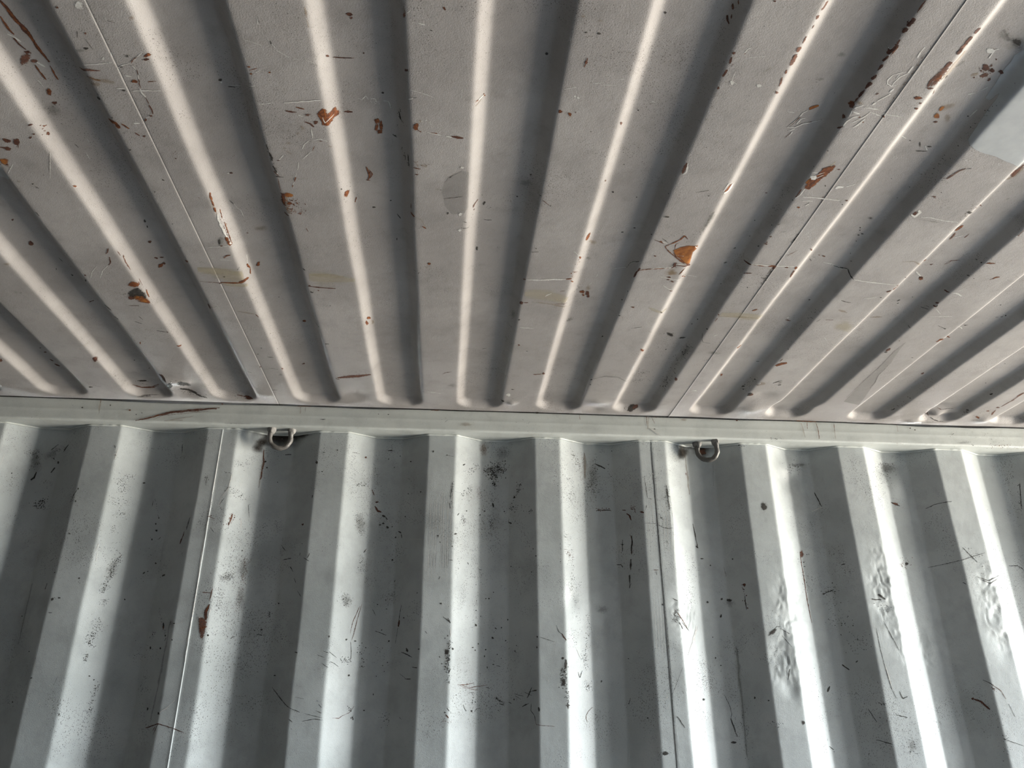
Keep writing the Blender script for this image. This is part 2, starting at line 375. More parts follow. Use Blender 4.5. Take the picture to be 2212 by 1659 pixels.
# kinds: s stroke, b blob, p filled outline, d loose specks; all coordinates in metres on the sheet
MARKS_C = [
('s','rustd',.00742,[(-.5615,-1.2337),(-.5582,-1.2244),(-.5571,-1.2123),(-.553,-1.1977),(-.5497,-1.1786),(-.5502,-1.1638),(-.5487,-1.153),(-.5452,-1.1394)]),
('s','rust',.00462,[(-.5617,-1.2313),(-.559,-1.2207),(-.5569,-1.2024),(-.5506,-1.1876),(-.5499,-1.1759),(-.5488,-1.1599),(-.5454,-1.1464)]),
('s','rust',.00268,[(-.5467,-1.1336),(-.5477,-1.1191),(-.5466,-1.1088)]),
('s','rust',.00324,[(-.5732,-1.2097),(-.5727,-1.1985),(-.5716,-1.1884),(-.5695,-1.1821)]),
('s','white',.00322,[(-.5773,-1.1828),(-.5704,-1.1781),(-.5668,-1.1705)]),
('s','rustd',.00353,[(-.5731,-1.1766),(-.5702,-1.1675),(-.5662,-1.1584)]),
('b','rustd',-.5661,-1.1541,.00619,.00337,2.836),
('b','rusty',-.5746,-1.1426,.02181,.00793,2.259),
('b','rusty',-.5641,-1.1399,.00951,.00438,2.862),
('s','rust',.00277,[(-.566,-1.1334),(-.5654,-1.1205),(-.5636,-1.1074)]),
('s','white',.00405,[(-.5618,-1.138),(-.5547,-1.13)]),
('s','white',.00191,[(-.5753,-1.108),(-.5725,-1.0947)]),
('b','rust',-.5691,-1.0843,.0102,.00469,1.935),
('b','rustd',-.5706,-1.0646,.00667,.00275,2.544),
('b','grime',-.5777,-1.0519,.0246,.01186,2.205),
('d','dark',.0136,[(-.5808,-1.0709),(-.5889,-1.0314),(-.5839,-1.0214)],26,.0012),
('d','white',.0163,[(-.5372,-1.1649),(-.5306,-1.1463),(-.5335,-1.0873)],10,.0012),
('d','dark',.0077,[(-.5322,-1.2169),(-.5351,-1.1837),(-.5163,-1.1421)],20,.0011),
('s','dark',.0011,[(-.6156,-1.0348),(-.6097,-1.0361)]),
('b','rustd',-.6132,-1.0352,.00523,.00204,2.818),
('b','rustd',-.6163,-1.0168,.00281,.00178,2.473),
('b','rustd',-.6243,-1.0094,.00627,.00161,2.438),
('d','rusty',.0052,[(-.6033,-1.0303),(-.6011,-1.0074)],9,.0022),
('b','rustd',-.6017,-1.0098,.00497,.0021,1.613),
('b','rustd',-.4866,-1.2434,.00288,.00183,2.601),
('s','dark',.00118,[(-.4768,-1.2103),(-.4811,-1.1997)]),
('s','grime',.00087,[(-.4825,-1.2098),(-.4852,-1.2032)]),
('b','rusty',-.4679,-1.2082,.00325,.00201,2.409),
('s','dark',.00091,[(-.4722,-1.2005),(-.4691,-1.1825)]),
('b','dark',-.477,-1.1834,.00534,.00274,2.895),
('b','grime',-.4857,-1.1796,.01106,.00383,2.928),
('b','white',-.4594,-1.2495,.00929,.00553,2.397),
('s','white',.0013,[(-.4634,-1.2515),(-.4603,-1.2447),(-.4553,-1.2452)]),
('s','white',.0011,[(-.4936,-1.1552),(-.4744,-1.1583),(-.4526,-1.163)]),
('s','rusty',.00421,[(-.5042,-1.1417),(-.4879,-1.1479),(-.4731,-1.1479)]),
('s','stain',.00725,[(-.4959,-1.1341),(-.4821,-1.1299),(-.4622,-1.1281)]),
('s','rusty',.00405,[(-.4954,-1.1352),(-.486,-1.131),(-.4798,-1.1301)]),
('s','stain',.00532,[(-.4955,-1.1213),(-.4824,-1.1233)]),
('b','dark',-.4961,-1.0945,.00626,.0038,1.905),
('b','dark',-.4551,-1.1147,.00385,.00231,2.729),
('b','dark',-.4295,-1.1751,.00323,.00193,2.263),
('b','grime',-.4295,-1.1751,.00481,.00301,2.379),
('s','rusty',.00184,[(-.4282,-1.164),(-.4225,-1.1713),(-.4172,-1.1745)]),
('s','white',.00102,[(-.429,-1.1646),(-.4172,-1.1745),(-.4096,-1.1819)]),
('b','rust',-.4039,-1.1781,.00661,.00317,2.61),
('b','rustd',-.4069,-1.1712,.00606,.00298,2.639),
('s','white',.00105,[(-.4497,-1.1539),(-.4403,-1.1595),(-.4295,-1.1632)]),
('b','dark',-.4436,-1.1561,.00325,.00174,2.773),
('s','white',.00298,[(-.4499,-1.1533),(-.448,-1.1468)]),
('s','white',.00196,[(-.4286,-1.1598),(-.4256,-1.1531)]),
('s','rustd',.0014,[(-.4251,-1.1531),(-.4264,-1.1445)]),
('s','white',.00132,[(-.4264,-1.1445),(-.4285,-1.1357)]),
('s','rustd',.00171,[(-.4278,-1.1372),(-.4303,-1.1283),(-.4312,-1.1208)]),
('s','white',.00245,[(-.4328,-1.1192),(-.432,-1.1117),(-.4301,-1.1043)]),
('s','rustd',.00115,[(-.4301,-1.1043),(-.4297,-1.0919)]),
('s','rustd',.0023,[(-.4302,-1.0903),(-.4294,-1.0808),(-.4309,-1.0727)]),
('b','rustd',-.4344,-1.0688,.00371,.00234,2.576),
('s','white',.00107,[(-.4352,-1.0683),(-.4436,-1.0635)]),
('b','rustd',-.4446,-1.0597,.00472,.00246,2.136),
('b','rust',-.4354,-1.1322,.00566,.0041,2.854),
('s','rust',.00114,[(-.4179,-1.1329),(-.4059,-1.1348)]),
('s','white',.00166,[(-.4432,-1.1146),(-.4305,-1.1164),(-.4058,-1.1179)]),
('s','white',.00203,[(-.4637,-1.1181),(-.4515,-1.1188)]),
('s','white',.00233,[(-.4435,-1.1416),(-.4365,-1.1401)]),
('s','white',.00235,[(-.4638,-1.0513),(-.4548,-1.0538)]),
('s','rust',.00751,[(-.4981,-1.0543),(-.4912,-1.0493),(-.487,-1.0398)]),
('s','rust',.00413,[(-.4821,-1.0488),(-.4776,-1.045),(-.4734,-1.0403)]),
('s','rusty',.00305,[(-.4689,-1.0331),(-.4641,-1.0267)]),
('b','rustd',-.458,-1.0264,.00413,.00274,2.655),
('b','dark',-.4903,-1.061,.00226,.00193,1.893),
('s','white',.00093,[(-.4348,-1.2341),(-.4347,-1.2292)]),
('s','dark',.00099,[(-.4345,-1.2298),(-.4306,-1.2283),(-.4257,-1.2269)]),
('b','stain',-.4028,-1.2352,.00486,.00334,2.193),
('b','white',-.4487,-1.1769,.0042,.00167,2.041),
('b','white',-.4616,-1.1683,.00394,.00177,2.098),
('s','dark',.00097,[(-.2495,-1.2518),(-.2502,-1.2456),(-.2482,-1.2409)]),
('s','white',.0008,[(-.2502,-1.2505),(-.2515,-1.2394),(-.2483,-1.2403)]),
('s','white',.00075,[(-.2741,-1.2147),(-.2645,-1.2117),(-.2529,-1.2075)]),
('s','white',.00104,[(-.2441,-1.218),(-.2369,-1.2043)]),
('b','dark',-.2413,-1.2131,.0044,.00168,1.333),
('s','white',.0009,[(-.2373,-1.2022),(-.2308,-1.1974),(-.2225,-1.1907)]),
('s','white',.00074,[(-.2164,-1.1891),(-.2081,-1.1883)]),
('s','white',.00099,[(-.2017,-1.1885),(-.1917,-1.1838)]),
('d','dark',.0035,[(-.1979,-1.1849),(-.1893,-1.1781)],8,.001),
('b','rust',-.2773,-1.1706,.00308,.00177,2.887),
('s','rust',.00135,[(-.2777,-1.1647),(-.2729,-1.1671),(-.2671,-1.169)]),
('b','rust',-.2772,-1.1588,.00313,.00211,2.586),
('s','white',.00079,[(-.2702,-1.1621),(-.2629,-1.1662)]),
('b','rust',-.2523,-1.1636,.00231,.00164,2.655),
('b','rustd',-.1755,-1.1855,.00373,.00171,-2.298),
('s','rustd',.0019,[(-.1701,-1.18),(-.1572,-1.1796),(-.1419,-1.1799)]),
('b','rustd',-.1284,-1.1899,.00246,.00189,2.779),
('b','rustd',-.1406,-1.2485,.0056,.00383,2.939),
('b','rusty',-.1393,-1.243,.00389,.00253,1.836),
('s','stain',.00232,[(-.1909,-1.2691),(-.1905,-1.262),(-.1911,-1.2548)]),
('s','stain',.00139,[(-.1909,-1.2524),(-.1904,-1.2389)]),
('s','white',.00148,[(-.2787,-1.1055),(-.269,-1.1057),(-.2575,-1.1096)]),
('s','white',.00215,[(-.2432,-1.1103),(-.2256,-1.1134),(-.2082,-1.1158),(-.1919,-1.1193)]),
('s','white',.00092,[(-.2881,-1.1346),(-.2746,-1.1387)]),
('s','dark',.00202,[(-.3193,-1.1164),(-.3098,-1.1158)]),
('s','white',.00096,[(-.316,-1.1182),(-.3019,-1.1202)]),
('b','dark',-.3271,-1.1277,.00471,.00305,2.126),
('b','white',-.3269,-1.1232,.00301,.00208,2.4),
('s','rustd',.00329,[(-.2436,-1.095),(-.2348,-1.0928),(-.229,-1.093)]),
('s','rust',.00212,[(-.2283,-1.1042),(-.2229,-1.1018),(-.2168,-1.1007)]),
('b','rusty',-.2133,-1.0897,.0072,.00287,2.754),
('s','white',.00183,[(-.2274,-1.0886),(-.2209,-1.0855)]),
('s','rustd',.0042,[(-.22,-1.0761),(-.2123,-1.0726),(-.2085,-1.0662)]),
('b','rustd',-.2048,-1.0756,.00541,.00384,2.084),
('s','white',.0015,[(-.2128,-1.0616),(-.2137,-1.0426)]),
('b','stain',-.2256,-1.0631,.0052,.0041,1.583),
('b','stain',-.234,-1.051,.00532,.00256,2.29),
('d','rusty',.0083,[(-.2182,-1.1101),(-.1954,-1.1102)],8,.0014),
('p','rust',.0015,[(-.1999,-1.094),(-.1917,-1.104),(-.1875,-1.1017),(-.1865,-1.0916),(-.1797,-1.0953),(-.1752,-1.0975),(-.1758,-1.0916),(-.1711,-1.0847),(-.1717,-1.0786),(-.1793,-1.0788),(-.1844,-1.072),(-.1906,-1.0681),(-.196,-1.0713),(-.199,-1.0843)],.006),
('s','white',.00134,[(-.194,-1.0862),(-.1921,-1.0748),(-.188,-1.0793),(-.1787,-1.0847)]),
('s','amber',.00221,[(-.1898,-1.1007),(-.1898,-1.083)]),
('s','white',.00111,[(-.1701,-1.0835),(-.1546,-1.0854)]),
('b','rustd',-.1596,-1.0826,.00901,.00389,3.025),
('s','white',.00114,[(-.1429,-1.1097),(-.1385,-1.1069),(-.132,-1.1153),(-.1291,-1.1077)]),
('d','dark',.0074,[(-.3759,-1.0962),(-.3492,-1.0484),(-.3274,-1.0297)],12,.001),
('d','dark',.0065,[(-.3016,-1.0696),(-.2909,-1.0466)],12,.0012),
('s','white',.00136,[(-.0626,-1.2583),(-.0585,-1.2581)]),
('s','white',.00177,[(-.0554,-1.2578),(-.0468,-1.2561)]),
('s','stain',.00202,[(-.0719,-1.2799),(-.0713,-1.2707),(-.0727,-1.2628)]),
('s','white',.00108,[(-.0693,-1.2701),(-.064,-1.2756)]),
('b','rusty',-.072,-1.2668,.00593,.00286,1.741),
('b','rustd',-.0727,-1.1807,.0044,.00224,2.367),
('b','rust',-.0233,-1.2817,.00357,.00181,1.128),
('b','dark',-.0396,-1.2487,.00303,.00126,-2.952),
('b','dark',-.0023,-1.2861,.00226,.00097,3.028),
('b','dark',.11,-1.209,.00343,.00338,3.048),
('s','white',.00095,[(-.0682,-1.1486),(-.0525,-1.1443),(-.0367,-1.138)]),
('s','white',.00073,[(.0011,-1.1396),(.0017,-1.1579)]),
('s','white',.00159,[(-.0723,-1.1304),(-.0641,-1.134)]),
('s','dark',.0011,[(-.0653,-1.1336),(-.0595,-1.1353)]),
('s','white',.00125,[(-.1263,-1.1111),(-.1194,-1.1101),(-.1175,-1.104)]),
('s','white',.0012,[(-.1091,-1.1079),(-.101,-1.107),(-.0987,-1.0952)]),
('b','dark',-.1081,-1.1228,.00322,.00271,2.228),
('d','white',.007,[(-.1264,-1.1095),(-.112,-1.0996)],12,.0013),
('b','rust',-.1201,-1.0676,.00879,.00668,1.959),
('b','rust',-.1148,-1.0579,.01465,.00386,1.625),
('b','rust',-.1217,-1.0538,.0113,.0036,1.781),
('b','rust',-.1174,-1.0455,.00682,.00569,2.235),
('d','dark',.0073,[(-.092,-1.0985),(-.0834,-1.0997),(-.0869,-1.0797),(-.0806,-1.0781),(-.0961,-1.0423)],16,.0015),
('s','dark',.00274,[(-.0869,-1.0912),(-.0857,-1.0774),(-.0807,-1.0746)]),
('s','dark',.0022,[(-.0992,-1.0419),(-.0927,-1.0356)]),
('b','rust',-.0627,-1.0786,.01046,.00545,1.685),
('s','rust',.00174,[(-.0611,-1.0737),(-.0552,-1.0691)]),
('b','stain',-.0559,-1.0909,.00406,.0031,2.814),
('d','white',.0038,[(-.0511,-1.0922),(-.037,-1.0851)],10,.0012),
('d','white',.0014,[(-.0512,-1.0905),(-.0464,-1.0942)],5,.0012),
('s','rust',.00345,[(-.0455,-1.0691),(-.0395,-1.0679),(-.0322,-1.0668)]),
('s','white',.00221,[(-.0467,-1.069),(-.0346,-1.0666),(-.0262,-1.0647)]),
('s','white',.00351,[(-.0195,-1.0635),(-.0103,-1.0621)]),
('s','rustd',.00439,[(-.0115,-1.063),(-.003,-1.0623),(.0056,-1.0612)]),
('s','white',.00248,[(.0185,-1.1334),(.0232,-1.1314),(.0333,-1.1348)]),
('s','rust',.00168,[(.0197,-1.1319),(.0243,-1.1319)]),
('b','rust',.0322,-1.1341,.00497,.00158,1.121),
('s','stain',.00264,[(.0201,-1.123),(.029,-1.1291)]),
('b','dark',.2484,-1.2846,.00297,.00273,2.747),
('b','stain',.1449,-1.2844,.0052,.00223,-2.971),
('b','stain',.1669,-1.28,.00592,.00152,3.046),
('s','stain',.00151,[(.2077,-1.2345),(.2171,-1.2363)]),
('s','rusty',.00257,[(.1593,-1.207),(.1606,-1.2154),(.1615,-1.2224)]),
('b','rustd',.1606,-1.2152,.0041,.0038,1.869),
('b','dark',.1522,-1.2616,.00236,.00206,-3.087),
('b','dark',.1689,-1.2612,.00336,.00244,-3.11),
('s','white',.00106,[(.1785,-1.1808),(.1894,-1.1832)]),
('s','white',.00104,[(.21,-1.1907),(.2172,-1.1916)]),
('s','white',.0008,[(.1397,-1.1676),(.155,-1.1721)]),
('s','white',.00079,[(.1868,-1.1793),(.2093,-1.1805)]),
('b','white',.1556,-1.1556,.00272,.00202,1.401),
('b','white',.1606,-1.1533,.00329,.00181,-2.823),
('s','white',.00113,[(.2682,-1.1391),(.2735,-1.1369)]),
('b','rust',.1397,-1.126,.00491,.00392,1.404),
('b','rust',.1538,-1.1223,.00463,.00384,1.27),
('b','stain',.1554,-1.1182,.0032,.00287,1.256),
('b','rusty',.1609,-1.1268,.00329,.00145,-2.304),
('b','dark',.2534,-1.1204,.00241,.00179,-2.953),
('b','dark',.1894,-1.0905,.00171,.00117,1.303),
('s','rusty',.0035,[(.3264,-1.3059),(.3286,-1.2992)]),
('s','rusty',.00215,[(.3304,-1.314),(.3315,-1.3091)]),
('s','rustd',.00284,[(.3262,-1.2887),(.327,-1.2831),(.3302,-1.2789)]),
('s','rusty',.00146,[(.3297,-1.2928),(.3304,-1.2873)]),
('b','rustd',.3469,-1.2458,.00402,.00299,2.791),
('s','rustd',.00394,[(.3465,-1.2392),(.347,-1.2283)]),
('s','rustd',.00486,[(.347,-1.2186),(.3466,-1.2064)]),
('b','rustd',.3464,-1.1867,.00354,.00273,1.865),
('s','rusty',.00127,[(.3499,-1.2246),(.3528,-1.229)]),
('s','white',.00067,[(.3593,-1.2171),(.3603,-1.2014),(.3695,-1.1949)]),
('d','dark',.0039,[(.3472,-1.2029),(.3708,-1.1816)],12,.001),
('b','white',.3618,-1.1971,.00623,.00334,1.132),
('b','rusty',.2303,-1.1066,.00883,.00242,-1.989),
('d','dark',.0077,[(.2455,-1.2904),(.2468,-1.2451),(.2473,-1.2126),(.2452,-1.1842)],24,.0009),
('s','rusty',.00999,[(.4344,-1.327),(.4328,-1.321),(.4321,-1.3154)]),
('s','rusty',.00558,[(.4307,-1.309),(.431,-1.3028)]),
('s','rusty',.00521,[(.4313,-1.2939),(.4315,-1.2888)]),
('s','rusty',.00263,[(.4295,-1.2784),(.4291,-1.2669)]),
('s','rusty',.00677,[(.4279,-1.2619),(.428,-1.2539)]),
('s','rusty',.00817,[(.4263,-1.2501),(.4285,-1.2321)]),
('s','rustd',.00284,[(.4257,-1.2487),(.4271,-1.2378)]),
('s','rusty',.00441,[(.4267,-1.2253),(.4274,-1.2182)]),
('s','rusty',.00332,[(.4251,-1.2126),(.4272,-1.1964)]),
('b','rusty',.4288,-1.1848,.00792,.00283,-2.363),
('s','rustd',.00262,[(.548,-1.3412),(.5479,-1.3306),(.5479,-1.3235)]),
('s','rustd',.00673,[(.5503,-1.3155),(.5478,-1.3089),(.5466,-1.3036)]),
('s','rustd',.00494,[(.5493,-1.3006),(.5457,-1.2939)]),
('s','rustd',.00418,[(.5489,-1.284),(.5489,-1.2762)]),
('s','rustd',.00677,[(.5489,-1.2762),(.546,-1.2676),(.5445,-1.2602)]),
('s','rust',.00164,[(.5519,-1.2727),(.5494,-1.2591)]),
('s','rustd',.00445,[(.548,-1.2575),(.5452,-1.2485)]),
('s','rustd',.00437,[(.5476,-1.2438),(.5462,-1.2336)]),
('s','rustd',.00455,[(.5475,-1.2269),(.5464,-1.218)]),
('s','rustd',.00577,[(.5474,-1.2139),(.5443,-1.2022)]),
('s','rustd',.00377,[(.5454,-1.1998),(.5453,-1.1861)]),
('s','rustd',.00168,[(.5448,-1.1874),(.5437,-1.1757)]),
('b','rust',.5422,-1.1719,.0063,.00553,1.818),
('b','rustd',.5435,-1.1676,.00409,.00313,1.915),
('b','stain',.5501,-1.1765,.0066,.00377,-3.099),
('b','rustd',.5425,-1.1472,.00533,.0032,1.6),
('s','rustd',.00413,[(.5428,-1.1256),(.5483,-1.1314)]),
('s','white',.00226,[(.5469,-1.1616),(.5486,-1.1506)]),
('s','white',.0026,[(.5486,-1.1604),(.5602,-1.1568)]),
('s','white',.00288,[(.5479,-1.1666),(.5573,-1.1741)]),
('s','white',.00257,[(.549,-1.1324),(.5497,-1.1409),(.554,-1.1497),(.5642,-1.1538)]),
('s','white',.00181,[(.5609,-1.1697),(.571,-1.1689),(.5844,-1.1667)]),
('s','white',.00225,[(.5588,-1.1402),(.5713,-1.1544),(.5742,-1.1627)]),
('s','white',.00325,[(.5637,-1.1305),(.5684,-1.1359),(.5734,-1.148)]),
('s','white',.00143,[(.5751,-1.1612),(.5935,-1.1545)]),
('b','rusty',.563,-1.1513,.00418,.00208,.937),
('b','rusty',.5721,-1.1421,.0033,.00199,.797),
('s','white',.00132,[(.5928,-1.1601),(.6232,-1.1564)]),
('b','rustd',.5963,-1.1551,.00349,.00179,-2.508),
('s','white',.00192,[(.5858,-1.2757),(.5849,-1.2677),(.5859,-1.2583)]),
('s','white',.00249,[(.5881,-1.2447),(.5877,-1.2335)]),
('s','white',.00173,[(.5881,-1.2328),(.5805,-1.2257),(.5781,-1.2154),(.579,-1.2096)]),
('s','white',.0016,[(.5814,-1.2344),(.5704,-1.2293),(.5672,-1.2204),(.5699,-1.2133),(.5778,-1.2095),(.5834,-1.2121)]),
('s','white',.00158,[(.5782,-1.2299),(.5772,-1.2212)]),
('s','white',.00328,[(.5836,-1.2054),(.5811,-1.1992)]),
('s','white',.00255,[(.5839,-1.1964),(.5776,-1.1883),(.5727,-1.1817)]),
('s','white',.00294,[(.5723,-1.1801),(.5689,-1.1751)]),
('s','line',.00131,[(.5918,-1.2655),(.5923,-1.2513),(.5936,-1.2353),(.5927,-1.2165),(.5929,-1.2016),(.5924,-1.1832),(.5929,-1.169)]),
('d','rusty',.0014,[(.5918,-1.2655),(.5936,-1.2353),(.5929,-1.2016),(.5926,-1.1785)],16,.0018),
('s','rust',.00388,[(.4967,-1.1415),(.5017,-1.1468),(.5072,-1.1497)]),
('s','amber',.00488,[(.496,-1.1431),(.5068,-1.1505)]),
('s','white',.00206,[(.495,-1.1397),(.49,-1.1344),(.4882,-1.1242),(.4849,-1.1172),(.4806,-1.1066)]),
('s','rustd',.002,[(.4904,-1.1278),(.4861,-1.1173),(.4818,-1.1067)]),
('s','white',.00212,[(.4791,-1.1056),(.4903,-1.1048),(.4993,-1.1132),(.5079,-1.1165),(.5222,-1.1238)]),
('s','rustd',.00166,[(.5055,-1.1163),(.5109,-1.1185)]),
('s','rustd',.00174,[(.517,-1.1216),(.5233,-1.1243)]),
('s','white',.00224,[(.4907,-1.1125),(.4925,-1.1229),(.4979,-1.125)]),
('s','white',.00095,[(.467,-1.1358),(.4776,-1.1342)]),
('s','white',.00268,[(.4841,-1.0982),(.4926,-1.1023)]),
('s','rusty',.00157,[(.4893,-1.0951),(.4844,-1.0823)]),
('s','white',.00171,[(.4911,-1.097),(.4897,-1.088)]),
('d','white',.0059,[(.4759,-1.1382),(.4895,-1.1409)],10,.001),
('b','rustd',.5656,-1.195,.00329,.00222,2.315),
('s','white',.00148,[(.3602,-1.2461),(.3627,-1.2543),(.3657,-1.2552)]),
('b','rusty',.3614,-1.2465,.00227,.0016,-2.857),
('s','white',.00074,[(.3688,-1.2408),(.3896,-1.2446)]),
('s','stain',.00166,[(.3971,-1.2197),(.4045,-1.2267)]),
('b','rustd',.3688,-1.325,.00307,.00186,-3.104),
('b','rust',.626,-1.1928,.00766,.0037,-3.003),
('b','rustd',.6345,-1.1733,.00489,.00239,-2.782),
('b','grime',.4957,-1.2403,.00947,.0055,-3.021),
('b','grime',.4877,-1.1983,.00842,.00399,3.138),
('d','dark',.0082,[(.4783,-1.2034),(.4821,-1.1768)],22,.001),
('d','dark',.0059,[(.3953,-1.1793),(.4048,-1.1311),(.4266,-1.1191)],18,.0011),
('d','dark',.0016,[(.5249,-1.2672),(.5217,-1.2203),(.5188,-1.173)],4,.0014),
('b','white',.3994,-1.1961,.00603,.00464,.641),
('s','rustd',.00662,[(.6381,-1.3087),(.636,-1.3004)]),
('s','rustd',.00642,[(.6364,-1.296),(.6349,-1.2828)]),
('s','rusty',.00809,[(.6339,-1.2843),(.6347,-1.2693)]),
('s','stain',.03133,[(.6478,-1.2666),(.6408,-1.2505),(.6399,-1.2219)]),
('s','rustd',.00551,[(.6352,-1.2783),(.6343,-1.2678)]),
('p','rusty',.002,[(.6299,-1.2584),(.6376,-1.2567),(.6396,-1.2353),(.6377,-1.2163),(.6307,-1.2098),(.6236,-1.226),(.6258,-1.244)],.01),
('s','rustd',.00658,[(.6344,-1.2554),(.6312,-1.2459)]),
('s','rustd',.00427,[(.6274,-1.2328),(.6255,-1.2229),(.6274,-1.213)]),
('b','rust',.6329,-1.2283,.00938,.00593,1.321),
('b','rustd',.6318,-1.2102,.00753,.00232,-3.14),
('s','dark',.00525,[(.6556,-1.2196),(.6539,-1.2153)]),
('b','rust',.6248,-1.1923,.00767,.00332,-3.058),
('b','rustd',.634,-1.1732,.00459,.00192,-2.965),
('b','rusty',.6344,-1.1831,.0038,.00193,-2.721),
('s','rusty',.0023,[(.6542,-1.186),(.6441,-1.2034)]),
('s','grime',.00541,[(.6574,-1.2339),(.6645,-1.2437)]),
('b','white',.687,-1.2625,.01085,.00522,-2.805),
('s','white',.00287,[(.6932,-1.2506),(.6916,-1.2644),(.6968,-1.2664)]),
('s','stain',.00531,[(.6874,-1.221),(.6956,-1.225)]),
('d','rustd',.0095,[(.6993,-1.2236),(.7009,-1.2352),(.7103,-1.2392)],26,.0022),
('b','rustd',.6996,-1.2351,.01017,.00556,.616),
('b','rustd',.7243,-1.2306,.00652,.00374,-2.674),
('b','rustd',.7117,-1.2311,.00657,.00382,-2.77),
('b','rustd',.7168,-1.2158,.00477,.00295,1.541),
('b','rusty',.7055,-1.2224,.00893,.00669,2.655),
('b','stain',.6909,-1.1636,.01426,.00965,2.252),
('b','amber',.6836,-1.1594,.00757,.0046,1.536),
('b','amber',.6862,-1.1446,.00959,.00541,.733),
('b','rustd',.6908,-1.1335,.00432,.00261,2.955),
('b','stain',.7035,-1.1422,.01064,.00559,.775),
('s','white',.00186,[(.7337,-1.148),(.7356,-1.1624)]),
('s','white',.00163,[(.7048,-1.1881),(.7137,-1.1915)]),
('s','white',.0015,[(.7189,-1.1963),(.7242,-1.2028)]),
('b','dark',.7306,-1.1485,.0029,.00183,-2.76),
('s','rustd',.00465,[(.7646,-1.0338),(.7702,-1.0447)]),
('s','rustd',.00509,[(.7702,-1.0447),(.7743,-1.0529),(.7811,-1.0591)]),
('s','dark',.0017,[(.7814,-1.0587),(.7895,-1.0605)]),
('s','white',.00121,[(.6562,-1.1023),(.667,-1.0968)]),
('b','dark',.6749,-1.0933,.0032,.00129,-2.708),
('s','white',.00134,[(.704,-1.0846),(.7128,-1.0749)]),
('b','dark',.6944,-1.0868,.00836,.00146,1.013),
('s','dark',.0021,[(.6964,-1.0719),(.7136,-1.0735)]),
('b','dark',.7116,-1.0832,.00543,.002,-3.138),
('d','white',.0038,[(.6688,-1.056),(.6899,-1.0567)],12,.0012),
('d','white',.0031,[(.7698,-1.0766),(.7926,-1.0743)],8,.0014),
('d','white',.0045,[(.8114,-1.0759),(.8493,-1.0657)],9,.0014),
('b','rustd',.8794,-1.039,.01385,.00856,1.055),
('s','rusty',.00756,[(.8844,-1.0276),(.8826,-1.0435),(.8827,-1.0569)]),
('s','stain',.0054,[(.8796,-1.0205),(.8859,-1.0299),(.8874,-1.0505)]),
('d','dark',.0031,[(.7476,-1.226),(.7461,-1.1793),(.7445,-1.1399),(.7442,-1.0712),(.7474,-1.0139)],40,.0012),
('p','patch',.0025,[(.7314,-1.2675),(.728,-1.2631),(.7251,-1.2578),(.7275,-1.247),(.7263,-1.2373),(.7277,-1.2276),(.731,-1.2129),(.7322,-1.2011),(.7341,-1.1838),(.7393,-1.1837),(.7404,-1.198),(.7422,-1.2067),(.7452,-1.1891),(.7461,-1.1647),(.749,-1.1335),(.7508,-1.1155),(.7558,-1.1099),(.7698,-1.1019),(.7821,-1.0968),(.7962,-1.0938),(.8089,-1.0906),(.826,-1.0835),(.8441,-1.0774),(.8869,-1.0594),(.8971,-1.0711),(.8282,-1.1798),(.7531,-1.2726)],.003),
('s','grime',.00664,[(.6821,-1.2951),(.7026,-1.2805),(.723,-1.27)]),
('b','grime',.7142,-1.2769,.02874,.01345,-2.612),
('b','dark',.7132,-1.2783,.01319,.00479,-2.774),
('b','grime',.6913,-1.2855,.0215,.00872,-2.632),
('b','rustd',-.6624,-.9994,.00855,.00717,-2.754),
('b','rustd',-.6486,-.9988,.01208,.00578,2.191),
('s','rusty',.00378,[(-.6794,-.9838),(-.6729,-.9825),(-.6655,-.9831)]),
('b','rustd',-.6696,-.9819,.00891,.00517,2.587),
('s','rusty',.00137,[(-.6485,-.9953),(-.6531,-.9841)]),
('b','amber',-.6884,-.9531,.01262,.00743,2.266),
('b','rustd',-.6881,-.9449,.00455,.0026,2.527),
('s','white',.00101,[(-.6786,-.9467),(-.6965,-.9237)]),
('s','stain',.00339,[(-.6963,-.9469),(-.6857,-.9384)]),
('s','white',.00092,[(-.611,-.9773),(-.6222,-.9515),(-.6377,-.9151)]),
('s','dark',.0006,[(-.6134,-.9742),(-.6321,-.9315)]),
('b','stain',-.6904,-.9047,.00457,.00325,2.63),
('b','dark',-.6705,-.9007,.00391,.00178,2.578),
('s','dark',.00225,[(-.6688,-.8951),(-.6659,-.8902)]),
('d','dark',.003,[(-.7017,-.8864),(-.6949,-.8843)],6,.001),
('b','rust',-.6082,-.8976,.00429,.00208,-2.205),
('s','white',.00067,[(-.6124,-.9003),(-.606,-.8929)]),
('b','dark',-.6436,-.9246,.00197,.00114,2.562),
('b','dark',-.6416,-.8814,.00185,.00107,2.316),
('s','dark',.001,[(-.5783,-.9806),(-.5755,-.9726)]),
('b','dark',-.489,-.9942,.0033,.00204,2.578),
('s','white',.00098,[(-.5683,-.963),(-.5696,-.9469)]),
('s','white',.001,[(-.5548,-.9925),(-.5552,-.9852)]),
('b','dark',-.4617,-.928,.0027,.00209,-2.082),
('b','dark',-.4847,-.8965,.00273,.00179,2.499),
('b','dark',-.4829,-.8114,.00245,.00163,2.346),
('b','dark',-.4899,-.7401,.00267,.00146,2.118),
('b','rustd',-.7645,-.7765,.00501,.00248,2.284),
('b','rustd',-.7659,-.706,.01148,.00567,-1.214),
('b','rustd',-.5507,-.7281,.00626,.00359,2.162),
('b','dark',-.5386,-.791,.00689,.00259,1.734),
('b','dark',-.5399,-.7744,.00594,.00173,1.92),
('b','rust',-.5559,-.6511,.01166,.00534,2.301),
('b','rustd',-.5472,-.659,.00545,.00417,1.723),
('b','rustd',-.5454,-.6795,.00542,.00255,2.9),
